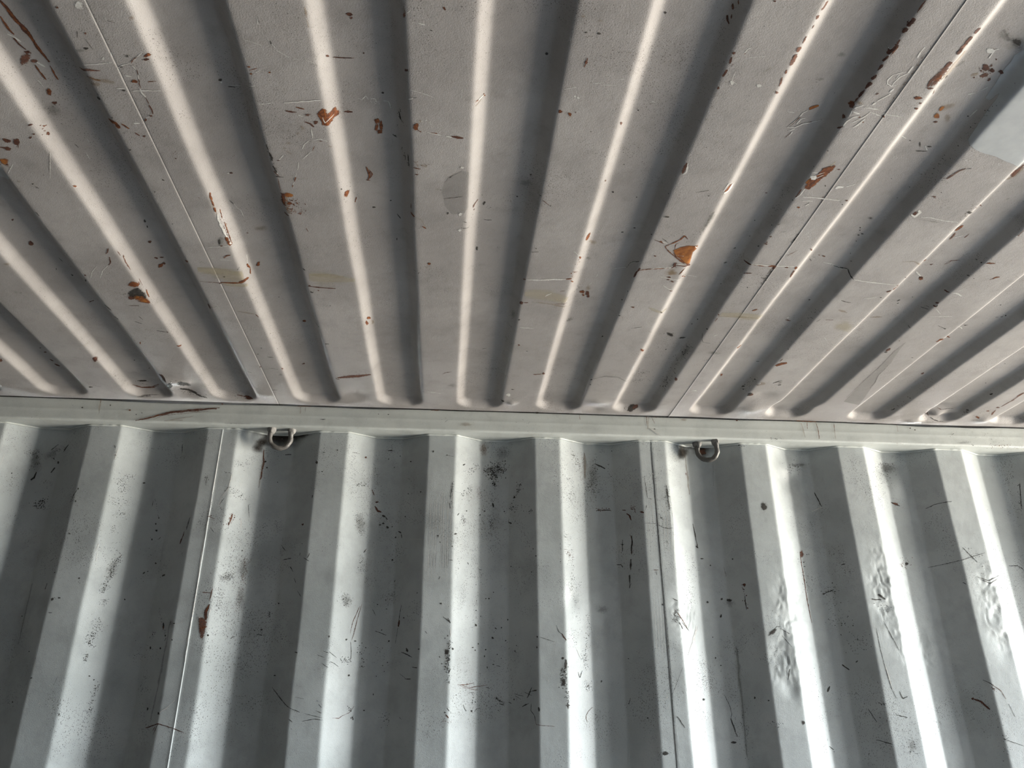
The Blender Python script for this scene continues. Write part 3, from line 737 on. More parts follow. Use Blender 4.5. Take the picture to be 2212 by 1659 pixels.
('b','rustd',-.5562,-.6764,.00465,.00387,-2.621),
('s','rustd',.00261,[(-.6195,-.7275),(-.6255,-.7152),(-.6306,-.7095)]),
('s','rustd',.00259,[(-.6279,-.6989),(-.6326,-.6821),(-.64,-.6704)]),
('s','white',.00134,[(-.6394,-.6719),(-.6575,-.6519),(-.673,-.6248)]),
('s','white',.00113,[(-.6628,-.6656),(-.6801,-.6442),(-.6905,-.6233)]),
('b','rustd',-.6975,-.6317,.00491,.00228,2.109),
('b','dark',-.7047,-.6113,.00927,.00266,2.01),
('s','rusty',.00142,[(-.6057,-.6973),(-.6072,-.68),(-.6071,-.6545)]),
('b','rusty',-.6056,-.6958,.00535,.00164,1.765),
('s','rusty',.00125,[(-.6086,-.7167),(-.6079,-.7026)]),
('d','dark',.0076,[(-.7053,-.8222),(-.7016,-.7937),(-.7036,-.697),(-.7009,-.6676)],16,.0016),
('d','dark',.0135,[(-.7495,-.7641),(-.7461,-.7089),(-.7536,-.623)],14,.0011),
('s','dark',.0017,[(-.6992,-.8264),(-.6989,-.8151)]),
('s','dark',.00144,[(-.7368,-.6625),(-.7353,-.6501)]),
('d','rusty',.0077,[(-.6464,-.801),(-.6145,-.8127)],14,.0011),
('d','rusty',.0064,[(-.4358,-.9878),(-.4128,-.9953)],14,.0011),
('b','rustd',-.4269,-.9807,.00264,.00146,2.813),
('s','dark',.00205,[(-.6983,-.9428),(-.6986,-.9447)]),
('p','patch',.003,[(-.6963,-.9786),(-.7,-.9444),(-.7035,-.9276),(-.7031,-.9102),(-.7205,-.8926),(-.729,-.8942),(-.7426,-.895)],.003),
('s','white',.00132,[(-.22,-1.037),(-.2287,-1.0274),(-.2326,-1.018)]),
('s','white',.00149,[(-.2136,-1.0393),(-.2024,-1.042),(-.1933,-1.0372)]),
('s','rusty',.00166,[(-.2053,-1.0379),(-.2006,-1.0372)]),
('s','stain',.00176,[(-.1938,-1.0283),(-.1876,-1.0251)]),
('s','rust',.00111,[(-.2137,-1.026),(-.2183,-1.0156)]),
('s','white',.00124,[(-.2198,-1.0137),(-.2287,-1.0037),(-.2363,-.9946)]),
('s','rustd',.0007,[(-.2227,-1.0107),(-.2304,-1.0007)]),
('s','white',.00157,[(-.2429,-.9884),(-.2472,-.9698)]),
('s','white',.0011,[(-.2504,-.9617),(-.253,-.9536)]),
('s','rust',.0018,[(-.2529,-.9526),(-.257,-.9412)]),
('s','white',.00091,[(-.257,-.9412),(-.2614,-.9305)]),
('s','rust',.00119,[(-.2602,-.9337),(-.2629,-.9273)]),
('s','white',.00134,[(-.2629,-1.0026),(-.2719,-.9906)]),
('s','rustd',.00193,[(-.2747,-.9889),(-.2708,-.9898)]),
('b','stain',-.2515,-1.029,.00585,.00332,2.874),
('b','stain',-.2583,-1.018,.00387,.00238,2.819),
('s','stain',.00233,[(-.2581,-1.0122),(-.2507,-1.0056)]),
('s','dark',.00166,[(-.2841,-1.024),(-.2839,-1.0059)]),
('d','dark',.0034,[(-.2839,-1.0059),(-.2825,-.9876),(-.282,-.9705),(-.2807,-.957)],24,.002),
('s','dark',.00366,[(-.2826,-1.0062),(-.2825,-.9876)]),
('s','dark',.00354,[(-.2828,-.9761),(-.2799,-.961)]),
('s','rusty',.00348,[(-.2845,-.9641),(-.2788,-.9533)]),
('s','dark',.00223,[(-.2843,-.9513),(-.2715,-.951)]),
('s','rusty',.00152,[(-.2812,-.9469),(-.2831,-.9156)]),
('d','dark',.0136,[(-.2681,-.991),(-.2639,-.9426)],44,.0009),
('b','white',-.2799,-.961,.00574,.00209,1.808),
('p','rustd',.0015,[(-.2839,-.9111),(-.2774,-.9102),(-.278,-.8994),(-.2806,-.8771),(-.2846,-.878),(-.2873,-.8867)],.006),
('s','amber',.0097,[(-.2782,-.9058),(-.2726,-.9075),(-.2647,-.9071)]),
('s','rust',.00383,[(-.2813,-.9032),(-.2841,-.8805)]),
('d','rust',.0111,[(-.2754,-.891),(-.2701,-.8828),(-.2756,-.8666)],34,.0024),
('d','rustd',.0108,[(-.2678,-.8961),(-.2567,-.8817),(-.2572,-.8614)],40,.0017),
('d','rust',.0056,[(-.2777,-.8618),(-.2596,-.8635)],20,.002),
('b','rust',-.2738,-.8846,.0068,.00464,2.726),
('s','rustd',.00326,[(-.2871,-.8571),(-.282,-.8495)]),
('s','stain',.00637,[(-.2776,-.9016),(-.281,-.8589)]),
('s','rust',.00297,[(-.3986,-.8983),(-.4,-.887),(-.3997,-.8805)]),
('s','rust',.00304,[(-.3997,-.8805),(-.4001,-.8656)]),
('s','rust',.00288,[(-.4007,-.8615),(-.4015,-.8506)]),
('s','rust',.00127,[(-.3949,-.8514),(-.3958,-.8389),(-.3968,-.8286)]),
('d','rust',.0028,[(-.3964,-.8305),(-.3974,-.8031),(-.3971,-.7807)],24,.0014),
('s','rust',.00119,[(-.3955,-.8177),(-.3967,-.7827)]),
('s','rust',.00139,[(-.3967,-.7827),(-.397,-.763)]),
('s','white',.00378,[(-.4009,-.8435),(-.4026,-.8087),(-.4002,-.7786)]),
('b','rust',-.4018,-.7717,.01181,.00426,1.63),
('b','rust',-.3998,-.7593,.01001,.00561,1.438),
('b','white',-.3992,-.7589,.00527,.00276,-1.753),
('s','stain',.00223,[(-.4014,-.8836),(-.4009,-.8435)]),
('s','white',.0018,[(-.4461,-.7447),(-.4323,-.7472),(-.4066,-.7511)]),
('b','rustd',-.4167,-.7515,.00433,.00276,2.819),
('s','rust',.00294,[(-.4216,-.7137),(-.4139,-.721),(-.4072,-.724)]),
('b','dark',-.4166,-.7637,.0162,.00317,1.822),
('b','grime',-.413,-.7665,.02949,.00778,1.84),
('d','white',.0042,[(-.4193,-.7585),(-.4154,-.7511)],6,.001),
('s','white',.00142,[(-.4451,-.7091),(-.4388,-.7102)]),
('s','white',.00154,[(-.4305,-.7076),(-.4084,-.7065)]),
('s','dark',.00157,[(-.3782,-.8625),(-.3737,-.8526)]),
('s','white',.00144,[(-.3734,-.8538),(-.3705,-.8426),(-.3654,-.8349),(-.3651,-.8174)]),
('b','rustd',-.3585,-.9325,.00403,.00276,2.601),
('b','white',-.3637,-.9315,.0035,.00216,2.831),
('b','stain',-.3434,-.7853,.01666,.00981,2.852),
('b','rusty',-.369,-.7705,.00347,.00238,2.808),
('s','rusty',.00175,[(-.4191,-.8888),(-.4166,-.8858)]),
('b','rust',-.3693,-.6753,.00778,.00257,2.06),
('b','rust',-.3721,-.6672,.00484,.00364,2.533),
('s','rust',.00239,[(-.3893,-.678),(-.3883,-.662)]),
('s','rust',.00165,[(-.3877,-.6613),(-.3903,-.6441)]),
('s','white',.00105,[(-.3848,-.704),(-.3883,-.6796)]),
('b','rust',-.1799,-.9074,.0096,.00526,-1.468),
('s','rust',.00199,[(-.1661,-.889),(-.1702,-.8748)]),
('d','dark',.0107,[(-.1744,-.925),(-.1712,-.8785)],20,.0011),
('d','dark',.0085,[(-.1811,-1.0003),(-.1832,-.9114),(-.1808,-.8036),(-.179,-.6971)],50,.0009),
('s','rust',.00118,[(-.2575,-.8192),(-.2555,-.8084)]),
('d','dark',.0127,[(-.2929,-.9101),(-.3001,-.784),(-.292,-.7397)],36,.001),
('d','rusty',.0149,[(-.3807,-.9729),(-.3575,-.9651),(-.3377,-.9744)],40,.0009),
('b','dark',-.186,-.9258,.00322,.00147,-1.776),
('s','rust',.00249,[(-.144,-.9656),(-.1418,-.9518),(-.1402,-.9398)]),
('s','rust',.00189,[(-.1399,-.96),(-.1394,-.946),(-.1447,-.9332)]),
('s','rust',.00227,[(-.1467,-.9331),(-.1404,-.9336)]),
('s','ochre',.03432,[(-.4795,-.6703),(-.4421,-.6674),(-.4006,-.6619)]),
('s','ochre',.01592,[(-.2748,-.6695),(-.209,-.6696)]),
('d','dark',.0032,[(-.472,-.6977),(-.4593,-.6948)],12,.0012),
('s','rust',.0021,[(-.1386,-.9561),(-.1359,-.9483),(-.1401,-.9377)]),
('d','dark',.0034,[(-.0872,-1.0182),(-.0837,-1.0071),(-.0801,-.9964),(-.0751,-.9853)],14,.0016),
('s','dark',.00182,[(-.0817,-1.0057),(-.0814,-.9966)]),
('s','dark',.00167,[(-.0767,-1.0138),(-.0757,-.9865)]),
('d','rusty',.0048,[(-.0692,-1.0053),(-.063,-.9967),(-.0502,-.9999),(-.0452,-.9887)],16,.0016),
('s','rusty',.00351,[(-.0696,-.9898),(-.0581,-.9875)]),
('s','stain',.00453,[(-.0579,-.9972),(-.0477,-.9943)]),
('s','stain',.0027,[(-.0667,-1.0039),(-.063,-.9967)]),
('b','rustd',-.0643,-.9741,.00416,.00196,3.017),
('s','rusty',.0017,[(-.0758,-.8964),(-.0758,-.8833)]),
('s','rust',.00361,[(-.076,-.8741),(-.072,-.8641)]),
('s','stain',.00185,[(-.0692,-.8649),(-.0581,-.8546),(-.0528,-.8336)]),
('s','rust',.00256,[(-.0584,-.8403),(-.0521,-.8337)]),
('s','dark',.0022,[(-.1017,-.849),(-.0959,-.8356)]),
('b','dark',-.1397,-.863,.00448,.00311,2.884),
('b','dark',-.1105,-.8839,.00282,.00218,2.914),
('b','dark',-.1058,-.7742,.00512,.00167,1.634),
('b','rust',-.0475,-.726,.00583,.00472,1.799),
('s','stain',.00203,[(-.0547,-.7109),(-.0452,-.7187)]),
('s','dark',.00145,[(-.0787,-.697),(-.0721,-.6968)]),
('s','dark',.0015,[(-.0692,-.6893),(-.0659,-.6956)]),
('s','dark',.00072,[(-.0206,-.9587),(-.0141,-.9714),(-.0051,-.9791),(.0051,-.9879)]),
('b','dark',-.0115,-.9726,.00399,.00137,2.304),
('p','dull',.003,[(-.0206,-.9587),(-.0115,-.9736),(.0051,-.9879),(.0155,-.9853),(.0172,-.8962),(.0121,-.8833),(-.0074,-.8774),(-.0188,-.8991),(-.0238,-.9334)],.004),
('s','dark',.00131,[(-.0216,-.9181),(-.0054,-.9221),(.0081,-.9253)]),
('b','white',.0058,-.9967,.00464,.00426,2.65),
('b','white',.0059,-.8784,.00574,.00428,1.62),
('b','white',.0063,-.8335,.00541,.00441,1.671),
('b','stain',-.0318,-.9406,.0045,.00269,3.056),
('b','dark',-.0267,-.9399,.00177,.00146,1.825),
('b','dark',-.0151,-.8802,.00574,.00268,1.599),
('s','dark',.00107,[(.0114,-.8589),(.0171,-.8549)]),
('s','dark',.00107,[(.0076,-.8404),(.0219,-.8379)]),
('s','rusty',.0031,[(.0341,-.901),(.0296,-.8938),(.026,-.8867)]),
('s','rusty',.00258,[(.0295,-.8802),(.0275,-.878)]),
('b','dark',.0449,-.8895,.00637,.00377,1.729),
('d','dark',.0041,[(.0512,-.882),(.0571,-.8779)],8,.0015),
('s','dark',.00192,[(.0468,-.8444),(.0534,-.843),(.0606,-.8436)]),
('d','dark',.0112,[(.0348,-.958),(.0346,-.9046),(.0319,-.837),(.0321,-.7612),(.0306,-.6796)],90,.001),
('b','dark',.0988,-.9117,.00276,.00271,2.223),
('s','dark',.00197,[(.1318,-.9378),(.1359,-.9377)]),
('s','rusty',.00125,[(.1367,-.9305),(.1533,-.9139)]),
('b','dark',.1536,-.9144,.00247,.00151,1.447),
('d','dark',.0014,[(.0468,-.9111),(.0604,-.9138),(.079,-.9252)],8,.001),
('d','dark',.0029,[(.0825,-.9157),(.0994,-.9129)],8,.0011),
('d','dark',.0104,[(.1039,-.9922),(.12,-1.0011),(.1152,-.9472)],30,.001),
('b','grime',.1084,-.9481,.01316,.01251,2.428),
('b','dark',.115,-.9688,.00349,.00242,1.783),
('s','dark',.00189,[(.1499,-.7801),(.1369,-.7781)]),
('b','dark',.0392,-.7561,.00978,.00252,1.537),
('d','dark',.0063,[(.0709,-.7529),(.0793,-.7643)],10,.0014),
('b','dark',.1439,-.7901,.00289,.00182,3.025),
('d','dark',.0075,[(.1237,-1.0132),(.1291,-.9439),(.1255,-.85)],16,.0011),
('s','rustd',.00497,[(.3475,-1.0364),(.3467,-1.0258),(.3467,-1.0122)]),
('s','white',.00288,[(.3496,-1.0358),(.3525,-1.0149),(.3488,-1.0095)]),
('s','rust',.00662,[(.4333,-.9893),(.4312,-.9808),(.43,-.9721)]),
('s','white',.00793,[(.4389,-.9851),(.438,-.9714),(.428,-.9717)]),
('s','white',.00192,[(.4338,-.9939),(.4277,-.9946),(.4258,-.976)]),
('b','rusty',.2338,-.9759,.00525,.00175,-1.85),
('b','grime',.3518,-.9028,.00787,.00514,-3.103),
('b','dark',.3528,-.9017,.00473,.00288,3.122),
('b','dark',.2541,-.9375,.00366,.00316,-2.698),
('b','dark',.2579,-1.005,.00183,.00159,-2.912),
('b','dark',.296,-.9276,.00217,.00134,1.25),
('b','dark',.3401,-.9593,.00234,.00116,1.531),
('b','dark',.3115,-.8438,.0037,.00241,-3.124),
('b','dark',.294,-.8293,.00376,.00214,2.744),
('b','dark',.34,-.8489,.00236,.00151,1.834),
('b','dark',.5095,-.7969,.00347,.00188,2.309),
('s','dark',.00213,[(.5062,-.7468),(.5115,-.7502)]),
('b','dark',.4054,-.9624,.00235,.00172,-2.97),
('s','dark',.00119,[(.3827,-.9687),(.4023,-.9762)]),
('b','grime',.4285,-.9001,.03639,.01256,1.489),
('d','dark',.0102,[(.43,-.918),(.4271,-.891),(.4242,-.8768),(.423,-.8572)],40,.0014),
('s','grime',.00611,[(.429,-.9208),(.4251,-.8695)]),
('s','rust',.00596,[(.2334,-.8327),(.2318,-.8248),(.2315,-.8136)]),
('d','rust',.0052,[(.2293,-.7635),(.2257,-.7372),(.2266,-.7015)],16,.0016),
('d','rusty',.006,[(.2266,-.7695),(.2249,-.7321),(.2262,-.699)],20,.0014),
('b','rust',.2285,-.7631,.00853,.00187,-1.899),
('s','white',.00124,[(.2118,-.7891),(.2254,-.772)]),
('b','stain',.2474,-.7952,.01355,.00701,-2.413),
('d','dark',.0078,[(.245,-.8485),(.2414,-.8196),(.241,-.77),(.2385,-.748)],50,.001),
('b','grime',.248,-.7439,.00802,.00656,1.076),
('p','amber',.0015,[(.3902,-.8063),(.4015,-.8177),(.415,-.8239),(.4323,-.8209),(.4334,-.8104),(.4276,-.8028),(.437,-.7532),(.4288,-.7624),(.4129,-.7784),(.4006,-.7885),(.3954,-.7961)],.005),
('s','rust',.00276,[(.3728,-.8167),(.3834,-.8279),(.3939,-.8389),(.3984,-.8518),(.4064,-.8424)]),
('s','rust',.00221,[(.3728,-.8167),(.3826,-.8031),(.395,-.7921),(.4106,-.7755),(.4273,-.7617)]),
('s','rust',.00154,[(.3945,-.8288),(.3897,-.8245),(.3929,-.8092)]),
('s','rustd',.0019,[(.3931,-.7986),(.4037,-.7832),(.4223,-.7678)]),
('b','rustd',.4177,-.8044,.00511,.00342,1.501),
('s','rust',.00391,[(.4165,-.8188),(.4313,-.8214)]),
('s','white',.00203,[(.3995,-.7924),(.4159,-.7895)]),
('b','white',.4298,-.8159,.00957,.00159,-2.196),
('s','rusty',.0022,[(.3481,-.8361),(.3584,-.8308),(.3675,-.8252)]),
('s','white',.00191,[(.356,-.8344),(.3749,-.8259)]),
('s','dark',.00113,[(.362,-.84),(.3757,-.8285)]),
('d','dark',.006,[(.3629,-.8426),(.3872,-.8571),(.3945,-.8626)],18,.0012),
('b','rust',.3617,-.8311,.00574,.00254,-2.363),
('d','dark',.0081,[(.3949,-.8301),(.4157,-.8418)],20,.001),
('b','rustd',.3627,-.7862,.0035,.0026,-2.953),
('d','grime',.0088,[(.3851,-.7653),(.4083,-.767)],10,.0014),
('s','white',.00136,[(.2995,-.7097),(.3252,-.7211)]),
('s','white',.00099,[(.3252,-.7211),(.3285,-.7415),(.3354,-.7576),(.3455,-.7665)]),
('s','dark',.00085,[(.3252,-.7211),(.3279,-.7407),(.3322,-.7518)]),
('s','dark',.0016,[(.33,-.7482),(.3387,-.7625)]),
('s','white',.00418,[(.3448,-.7365),(.3669,-.744),(.3867,-.7476),(.4014,-.7518)]),
('s','white',.0042,[(.4014,-.7518),(.4114,-.7616),(.4349,-.7544)]),
('s','rust',.0026,[(.3434,-.7355),(.3594,-.7419),(.3898,-.7478)]),
('s','rustd',.00344,[(.4021,-.7496),(.4075,-.7585),(.4185,-.7592),(.4354,-.7527)]),
('s','rustd',.00301,[(.3452,-.7446),(.3422,-.7307),(.3405,-.7104)]),
('b','rustd',.4324,-.7564,.0227,.00278,-2.112),
('b','rustd',.406,-.7612,.01058,.00359,1.42),
('b','stain',.4084,-.7327,.01513,.01212,.813),
('s','stain',.00323,[(.4309,-.7504),(.4228,-.7276)]),
('s','rust',.00183,[(.4286,-.7468),(.4244,-.7275)]),
('b','grime',.4083,-.7614,.01809,.01304,-2.935),
('b','rustd',.4068,-.7178,.00548,.00329,-3.099),
('d','dark',.0073,[(.4281,-.7207),(.4485,-.6955)],12,.0016),
('p','rust',.0015,[(.5516,-.9942),(.5521,-1.0147),(.5586,-1.0274),(.5611,-1.0423),(.5675,-1.0457),(.576,-1.0503),(.5789,-1.0476),(.5771,-1.0368),(.573,-1.0226),(.5683,-1.0122),(.5658,-.9997),(.5618,-.99),(.5574,-.9907)],.006),
('s','white',.00158,[(.5551,-1.0231),(.5672,-1.0321)]),
('s','white',.00234,[(.5603,-1.0176),(.5686,-1.0263)]),
('s','rustd',.00209,[(.5578,-.9928),(.5612,-1.0156),(.5695,-1.0243)]),
('s','rustd',.00203,[(.5711,-1.0324),(.574,-1.0434),(.5769,-1.0484)]),
('s','ochre',.00456,[(.5697,-1.044),(.5725,-1.0576)]),
('s','amber',.00521,[(.55,-1.0042),(.5569,-1.0193)]),
('s','rustd',.00358,[(.5495,-.9897),(.5491,-.9811),(.5486,-.9692)]),
('s','white',.00236,[(.5534,-.9903),(.5529,-.9754),(.5482,-.967)]),
('s','white',.00162,[(.5477,-1.0307),(.5573,-1.0302)]),
('b','white',.5556,-1.0191,.00918,.00645,.804),
('b','rust',.564,-.9441,.00425,.0029,.787),
('b','rusty',.5069,-.9559,.00385,.0015,3.101),
('d','dark',.0054,[(.5543,-.9819),(.576,-.9709)],24,.001),
('s','white',.00273,[(.5633,-.9613),(.5798,-.9625)]),
('s','white',.00195,[(.5731,-.9488),(.5781,-.9569)]),
('b','dark',.5771,-.9553,.0031,.00204,.84),
('s','white',.0061,[(.6017,-.9967),(.6043,-1.0),(.6134,-1.0013)]),
('s','white',.00251,[(.6172,-1.002),(.629,-1.009)]),
('s','white',.00291,[(.5588,-.9717),(.5815,-.9713),(.623,-.9674)]),
('d','dark',.0038,[(.605,-.9693),(.6318,-.9669)],16,.001),
('b','rustd',.6348,-.9681,.0032,.0027,1.028),
('b','dark',.633,-.9571,.00269,.00163,.732),
('b','rust',.5866,-1.0408,.0031,.00158,-3.051),
('d','dark',.0025,[(.5826,-1.002),(.5871,-1.0013)],6,.0014),
('s','rustd',.00211,[(.5928,-.9743),(.5926,-.9656)]),
('d','rusty',.002,[(.5947,-.9853),(.5941,-.9592)],10,.0012),
('b','grime',.7126,-.904,.01078,.00707,-2.733),
('b','dark',.7126,-.904,.003,.00185,-2.886),
('b','dark',.7085,-.8758,.00323,.00208,.735),
('b','dark',.7118,-.8687,.00389,.0015,1.019),
('b','dark',.721,-.8589,.00365,.00228,-2.869),
('b','dark',.7166,-.8547,.00331,.00221,-2.768),
('b','dark',.721,-.8369,.00257,.00161,.761),
('b','dark',.7409,-.7772,.00208,.00111,1.965),
('b','dark',.7289,-.7989,.0022,.0015,.677),
('b','dark',.5414,-.8257,.0027,.00148,1.769),
('b','dark',.5414,-.8881,.00207,.00114,1.723),
('b','dark',.5151,-.8819,.00211,.00135,1.003),
('b','dark',.5234,-.8365,.00184,.00138,.986),
('b','dark',.5465,-.9612,.0019,.00159,1.316),
('b','dark',.5456,-1.043,.00141,.00113,1.42),
('b','dark',.5501,-1.0798,.00217,.00124,-3.103),
('b','rustd',.7675,-.942,.00997,.00666,1.122),
('s','white',.00449,[(.7614,-.9413),(.7707,-.9354),(.7726,-.9471),(.7674,-.9534)]),
('b','stain',.771,-.9423,.01074,.00426,.942),
('b','rustd',.5499,-.8599,.00333,.00235,-3.012),
('d','rustd',.004,[(.5494,-.8467),(.5489,-.8363)],14,.0022),
('s','rusty',.0019,[(.6027,-.807),(.6144,-.8238)]),
('s','dark',.00154,[(.5476,-.8943),(.5519,-.898)]),
('s','dark',.0014,[(.5624,-.8744),(.5703,-.877)]),
('d','line',.0024,[(.5949,-.8758),(.5948,-.8584),(.5939,-.8428)],14,.0022),
('s','line',.0017,[(.5954,-.8711),(.5947,-.8481)]),
('s','line',.00121,[(.5938,-.8058),(.595,-.7759),(.5949,-.7356)]),
('s','rustd',.00252,[(.5351,-.7728),(.5422,-.7727),(.5486,-.7717)]),
('s','rust',.00291,[(.5486,-.7717),(.5702,-.7696),(.5955,-.7705)]),
('s','white',.00294,[(.5481,-.773),(.5759,-.7715),(.6306,-.7715)]),
('b','rust',.5877,-.77,.00904,.00351,3.127),
('s','rustd',.00384,[(.5962,-.7726),(.5942,-.76)]),
('b','rustd',.6174,-.7684,.0053,.00235,-3.13),
('s','rust',.00519,[(.6363,-.7715),(.6353,-.7645)]),
('s','rusty',.00281,[(.6379,-.7585),(.638,-.7352)]),
('s','rustd',.00237,[(.5455,-.7412),(.56,-.7435)]),
('b','rusty',.6396,-.8255,.01455,.00231,-2.192),
('b','rustd',.6839,-.7853,.00648,.00244,-2.73),
('d','dark',.0067,[(.6572,-.7868),(.6738,-.7755),(.6881,-.7796)],30,.001),
('s','dark',.00127,[(.6619,-.7748),(.6682,-.7681)]),
('b','rusty',.6745,-.7881,.00358,.00188,-3.074),
('s','white',.0027,[(.6931,-.7655),(.7096,-.7618),(.7275,-.752),(.7381,-.7469)]),
('s','white',.00125,[(.7379,-.7474),(.7449,-.7562)]),
('s','dark',.00151,[(.7102,-.7605),(.7356,-.7488),(.7452,-.7557)]),
('s','dark',.00183,[(.7452,-.7557),(.7503,-.7484),(.7568,-.7435)]),
('s','white',.00112,[(.7443,-.7561),(.7496,-.7502)]),
('d','dark',.0089,[(.5331,-.9972),(.5372,-.9387),(.5323,-.8983)],40,.001),
('d','dark',.0062,[(.5312,-.9826),(.5374,-.9168)],24,.0012),
('s','white',.00207,[(.7815,-.9352),(.799,-.9356),(.8249,-.9297),(.8519,-.9273)]),
('s','grime',.00359,[(.7819,-.9294),(.8213,-.9235)]),
('d','dark',.0062,[(.8495,-.9765),(.857,-.9541),(.8526,-.9402),(.8541,-.9262)],30,.0016),
('b','dark',.8566,-.9541,.01028,.00385,-2.732),
('s','rusty',.00305,[(.8587,-.9673),(.8831,-.9526)]),
('s','rust',.0064,[(.884,-.8981),(.8803,-.8821)]),
('s','rusty',.00384,[(.8859,-.8758),(.8862,-.8554)]),
('s','rusty',.00247,[(.9101,-.8626),(.9112,-.8754)]),
('s','white',.00235,[(.8891,-.8607),(.9025,-.8695)]),
('b','rustd',.7717,-.9898,.00541,.00207,3.111),
('b','rustd',.7752,-.9869,.0031,.00119,-3.141),
('s','stain',.00363,[(.8224,-.8025),(.8445,-.8062),(.8775,-.7868)]),
('s','rust',.00593,[(.8775,-.7868),(.8812,-.7907)]),
('d','rustd',.0019,[(.8888,-.7739),(.9094,-.7757)],8,.0012),
('s','rusty',.00295,[(.8983,-.7747),(.903,-.778)]),
('s','rusty',.00237,[(.9244,-.7784),(.9302,-.7903),(.9457,-.7946)]),
('s','rusty',.00395,[(.9807,-.8121),(.9977,-.8135)]),
('b','dark',.9666,-.809,.00229,.0017,2.249),
('b','dark',.974,-.8099,.0023,.0013,1.929),
('s','white',.002,[(.885,-.7505),(.9074,-.7312)]),
('b','rust',.9066,-.7297,.00723,.0041,.749),
('s','white',.00279,[(.9794,-.8968),(.9811,-.9008)]),
('s','rusty',.00251,[(.9813,-.8984),(.9801,-.9154)]),
('b','dark',.7772,-1.0011,.00222,.00133,.658),
('d','dark',.0092,[(.8848,-.837),(.8901,-.7966),(.8873,-.7681)],40,.001),
('b','grime',.8417,-.8724,.00583,.00364,-2.721),
('b','grime',.9137,-.974,.00451,.00417,1.003),
('b','dark',.7339,-.9897,.00201,.00131,.705),
('b','dark',.6939,-1.0068,.00166,.00097,.797),
('b','dark',.729,-.961,.00182,.00112,.753),
('b','rust',-.6172,-.6057,.01574,.01311,2.209),
('p','dark',.0015,[(-.6411,-.5732),(-.6225,-.5902),(-.6125,-.5966),(-.6071,-.5714),(-.6092,-.5546),(-.6237,-.549),(-.6347,-.5547),(-.6423,-.5605)],.008),
('b','amber',-.6204,-.5493,.01902,.01349,-2.011),
('s','rust',.00347,[(-.6337,-.5483),(-.616,-.5624),(-.6104,-.5358),(-.631,-.542)]),
('s','rust',.00234,[(-.6041,-.5796),(-.6063,-.5545)]),
('b','rustd',-.6397,-.5543,.01248,.0084,2.422),
('b','amber',-.6172,-.6057,.01567,.01057,2.476),
('s','rust',.00364,[(-.6257,-.6082),(-.608,-.6063)]),
('d','dark',.0103,[(-.6426,-.5824),(-.6468,-.5569)],20,.0016),
('b','white',-.6183,-.5533,.007,.00344,1.998),
('s','rusty',.00071,[(-.6042,-.6193),(-.6053,-.5968)]),
('s','rustd',.00269,[(-.6565,-.5223),(-.6351,-.5251)]),
('s','rustd',.00345,[(-.7451,-.4998),(-.7331,-.5071)]),
('b','dark',-.7367,-.6025,.00394,.00312,1.807),
('b','dark',-.7584,-.6218,.00463,.00137,2.025),
('s','dark',.00294,[(-.7038,-.5211),(-.6987,-.4989)]),
('s','dark',.00301,[(-.7013,-.4739),(-.6988,-.4621)]),
('s','dark',.00175,[(-.6506,-.4792),(-.6468,-.4653)]),
('s','dark',.0021,[(-.6668,-.4565),(-.6547,-.4467)]),
('d','dark',.017,[(-.6852,-.504),(-.6598,-.4571)],40,.001),
('s','dark',.00248,[(-.6345,-.4187),(-.613,-.4123)]),
('d','dark',.0055,[(-.6433,-.4292),(-.6127,-.4274)],10,.0012),
('b','rustd',-.6138,-.4124,.00354,.00264,2.218),
('b','rust',-.6092,-.3464,.00606,.00525,-2.44),
('d','rusty',.0074,[(-.6862,-.3636),(-.671,-.377)],8,.0018),
('b','rust',-.6892,-.3573,.01129,.00234,1.922),
('s','rustd',.00477,[(-.9452,-.2182),(-.9423,-.2073)]),
('s','rustd',.00627,[(-.9444,-.1936),(-.9403,-.1805)]),
('b','rustd',-.9403,-.2544,.00647,.00377,2.43),
('b','dark',-.9425,-.2753,.0041,.00237,2.485),
('b','rustd',-.8229,-.2613,.01723,.00674,1.906),
('d','dark',.0084,[(-.8169,-.1958),(-.8148,-.1386),(-.8122,-.1027)],70,.001),
('d','dark',.0122,[(-.8113,-.558),(-.8117,-.4423),(-.8136,-.2572)],50,.0009),
('b','rusty',-1.0416,-.2393,.01585,.0058,2.118),
('d','dark',.0105,[(-1.0263,-.2378),(-1.0329,-.1416),(-1.0391,-.0715)],60,.0008),
('b','dark',-.7492,-.2292,.00398,.00254,2.431),
('b','dark',-.7287,-.1876,.00458,.00272,2.633),
('s','dark',.00619,[(-.7833,-.1095),(-.7603,-.1114)]),
('d','dark',.0083,[(-.7892,-.1041),(-.7585,-.0858)],20,.0014),
('s','rusty',.0069,[(-.8034,-.0857),(-.7848,-.0686),(-.7556,-.0758),(-.7357,-.093)]),
('d','dark',.0204,[(-.7037,-.1849),(-.6952,-.1514),(-.6995,-.1078)],60,.0016),
('s','dark',.00935,[(-.7016,-.191),(-.696,-.1554)]),
('b','dark',-.6973,-.1272,.04487,.01172,1.921),
('d','dark',.0216,[(-.6746,-.1481),(-.6557,-.139)],50,.0015),
('s','dark',.00095,[(-.8012,-.0473),(-.7679,-.0494)]),
('b','stain',-.8271,-.6589,.00651,.00368,2.849),
('b','grime',-.858,-.5575,.00934,.00506,2.397),
('b','grime',-.8497,-.5551,.00693,.00389,2.354),
('b','dark',-.8951,-.1006,.00955,.00525,2.804),
('d','dark',.0113,[(-.8889,-.1189),(-.8703,-.1153)],12,.001),
('s','rust',.00244,[(-.3892,-.6785),(-.3876,-.6618)]),
('s','rust',.00147,[(-.3877,-.659),(-.3904,-.645)]),
('b','rust',-.3701,-.6717,.01006,.00424,1.829),
('s','ochre',.04404,[(-.4818,-.6621),(-.4456,-.6533),(-.4007,-.6478)]),
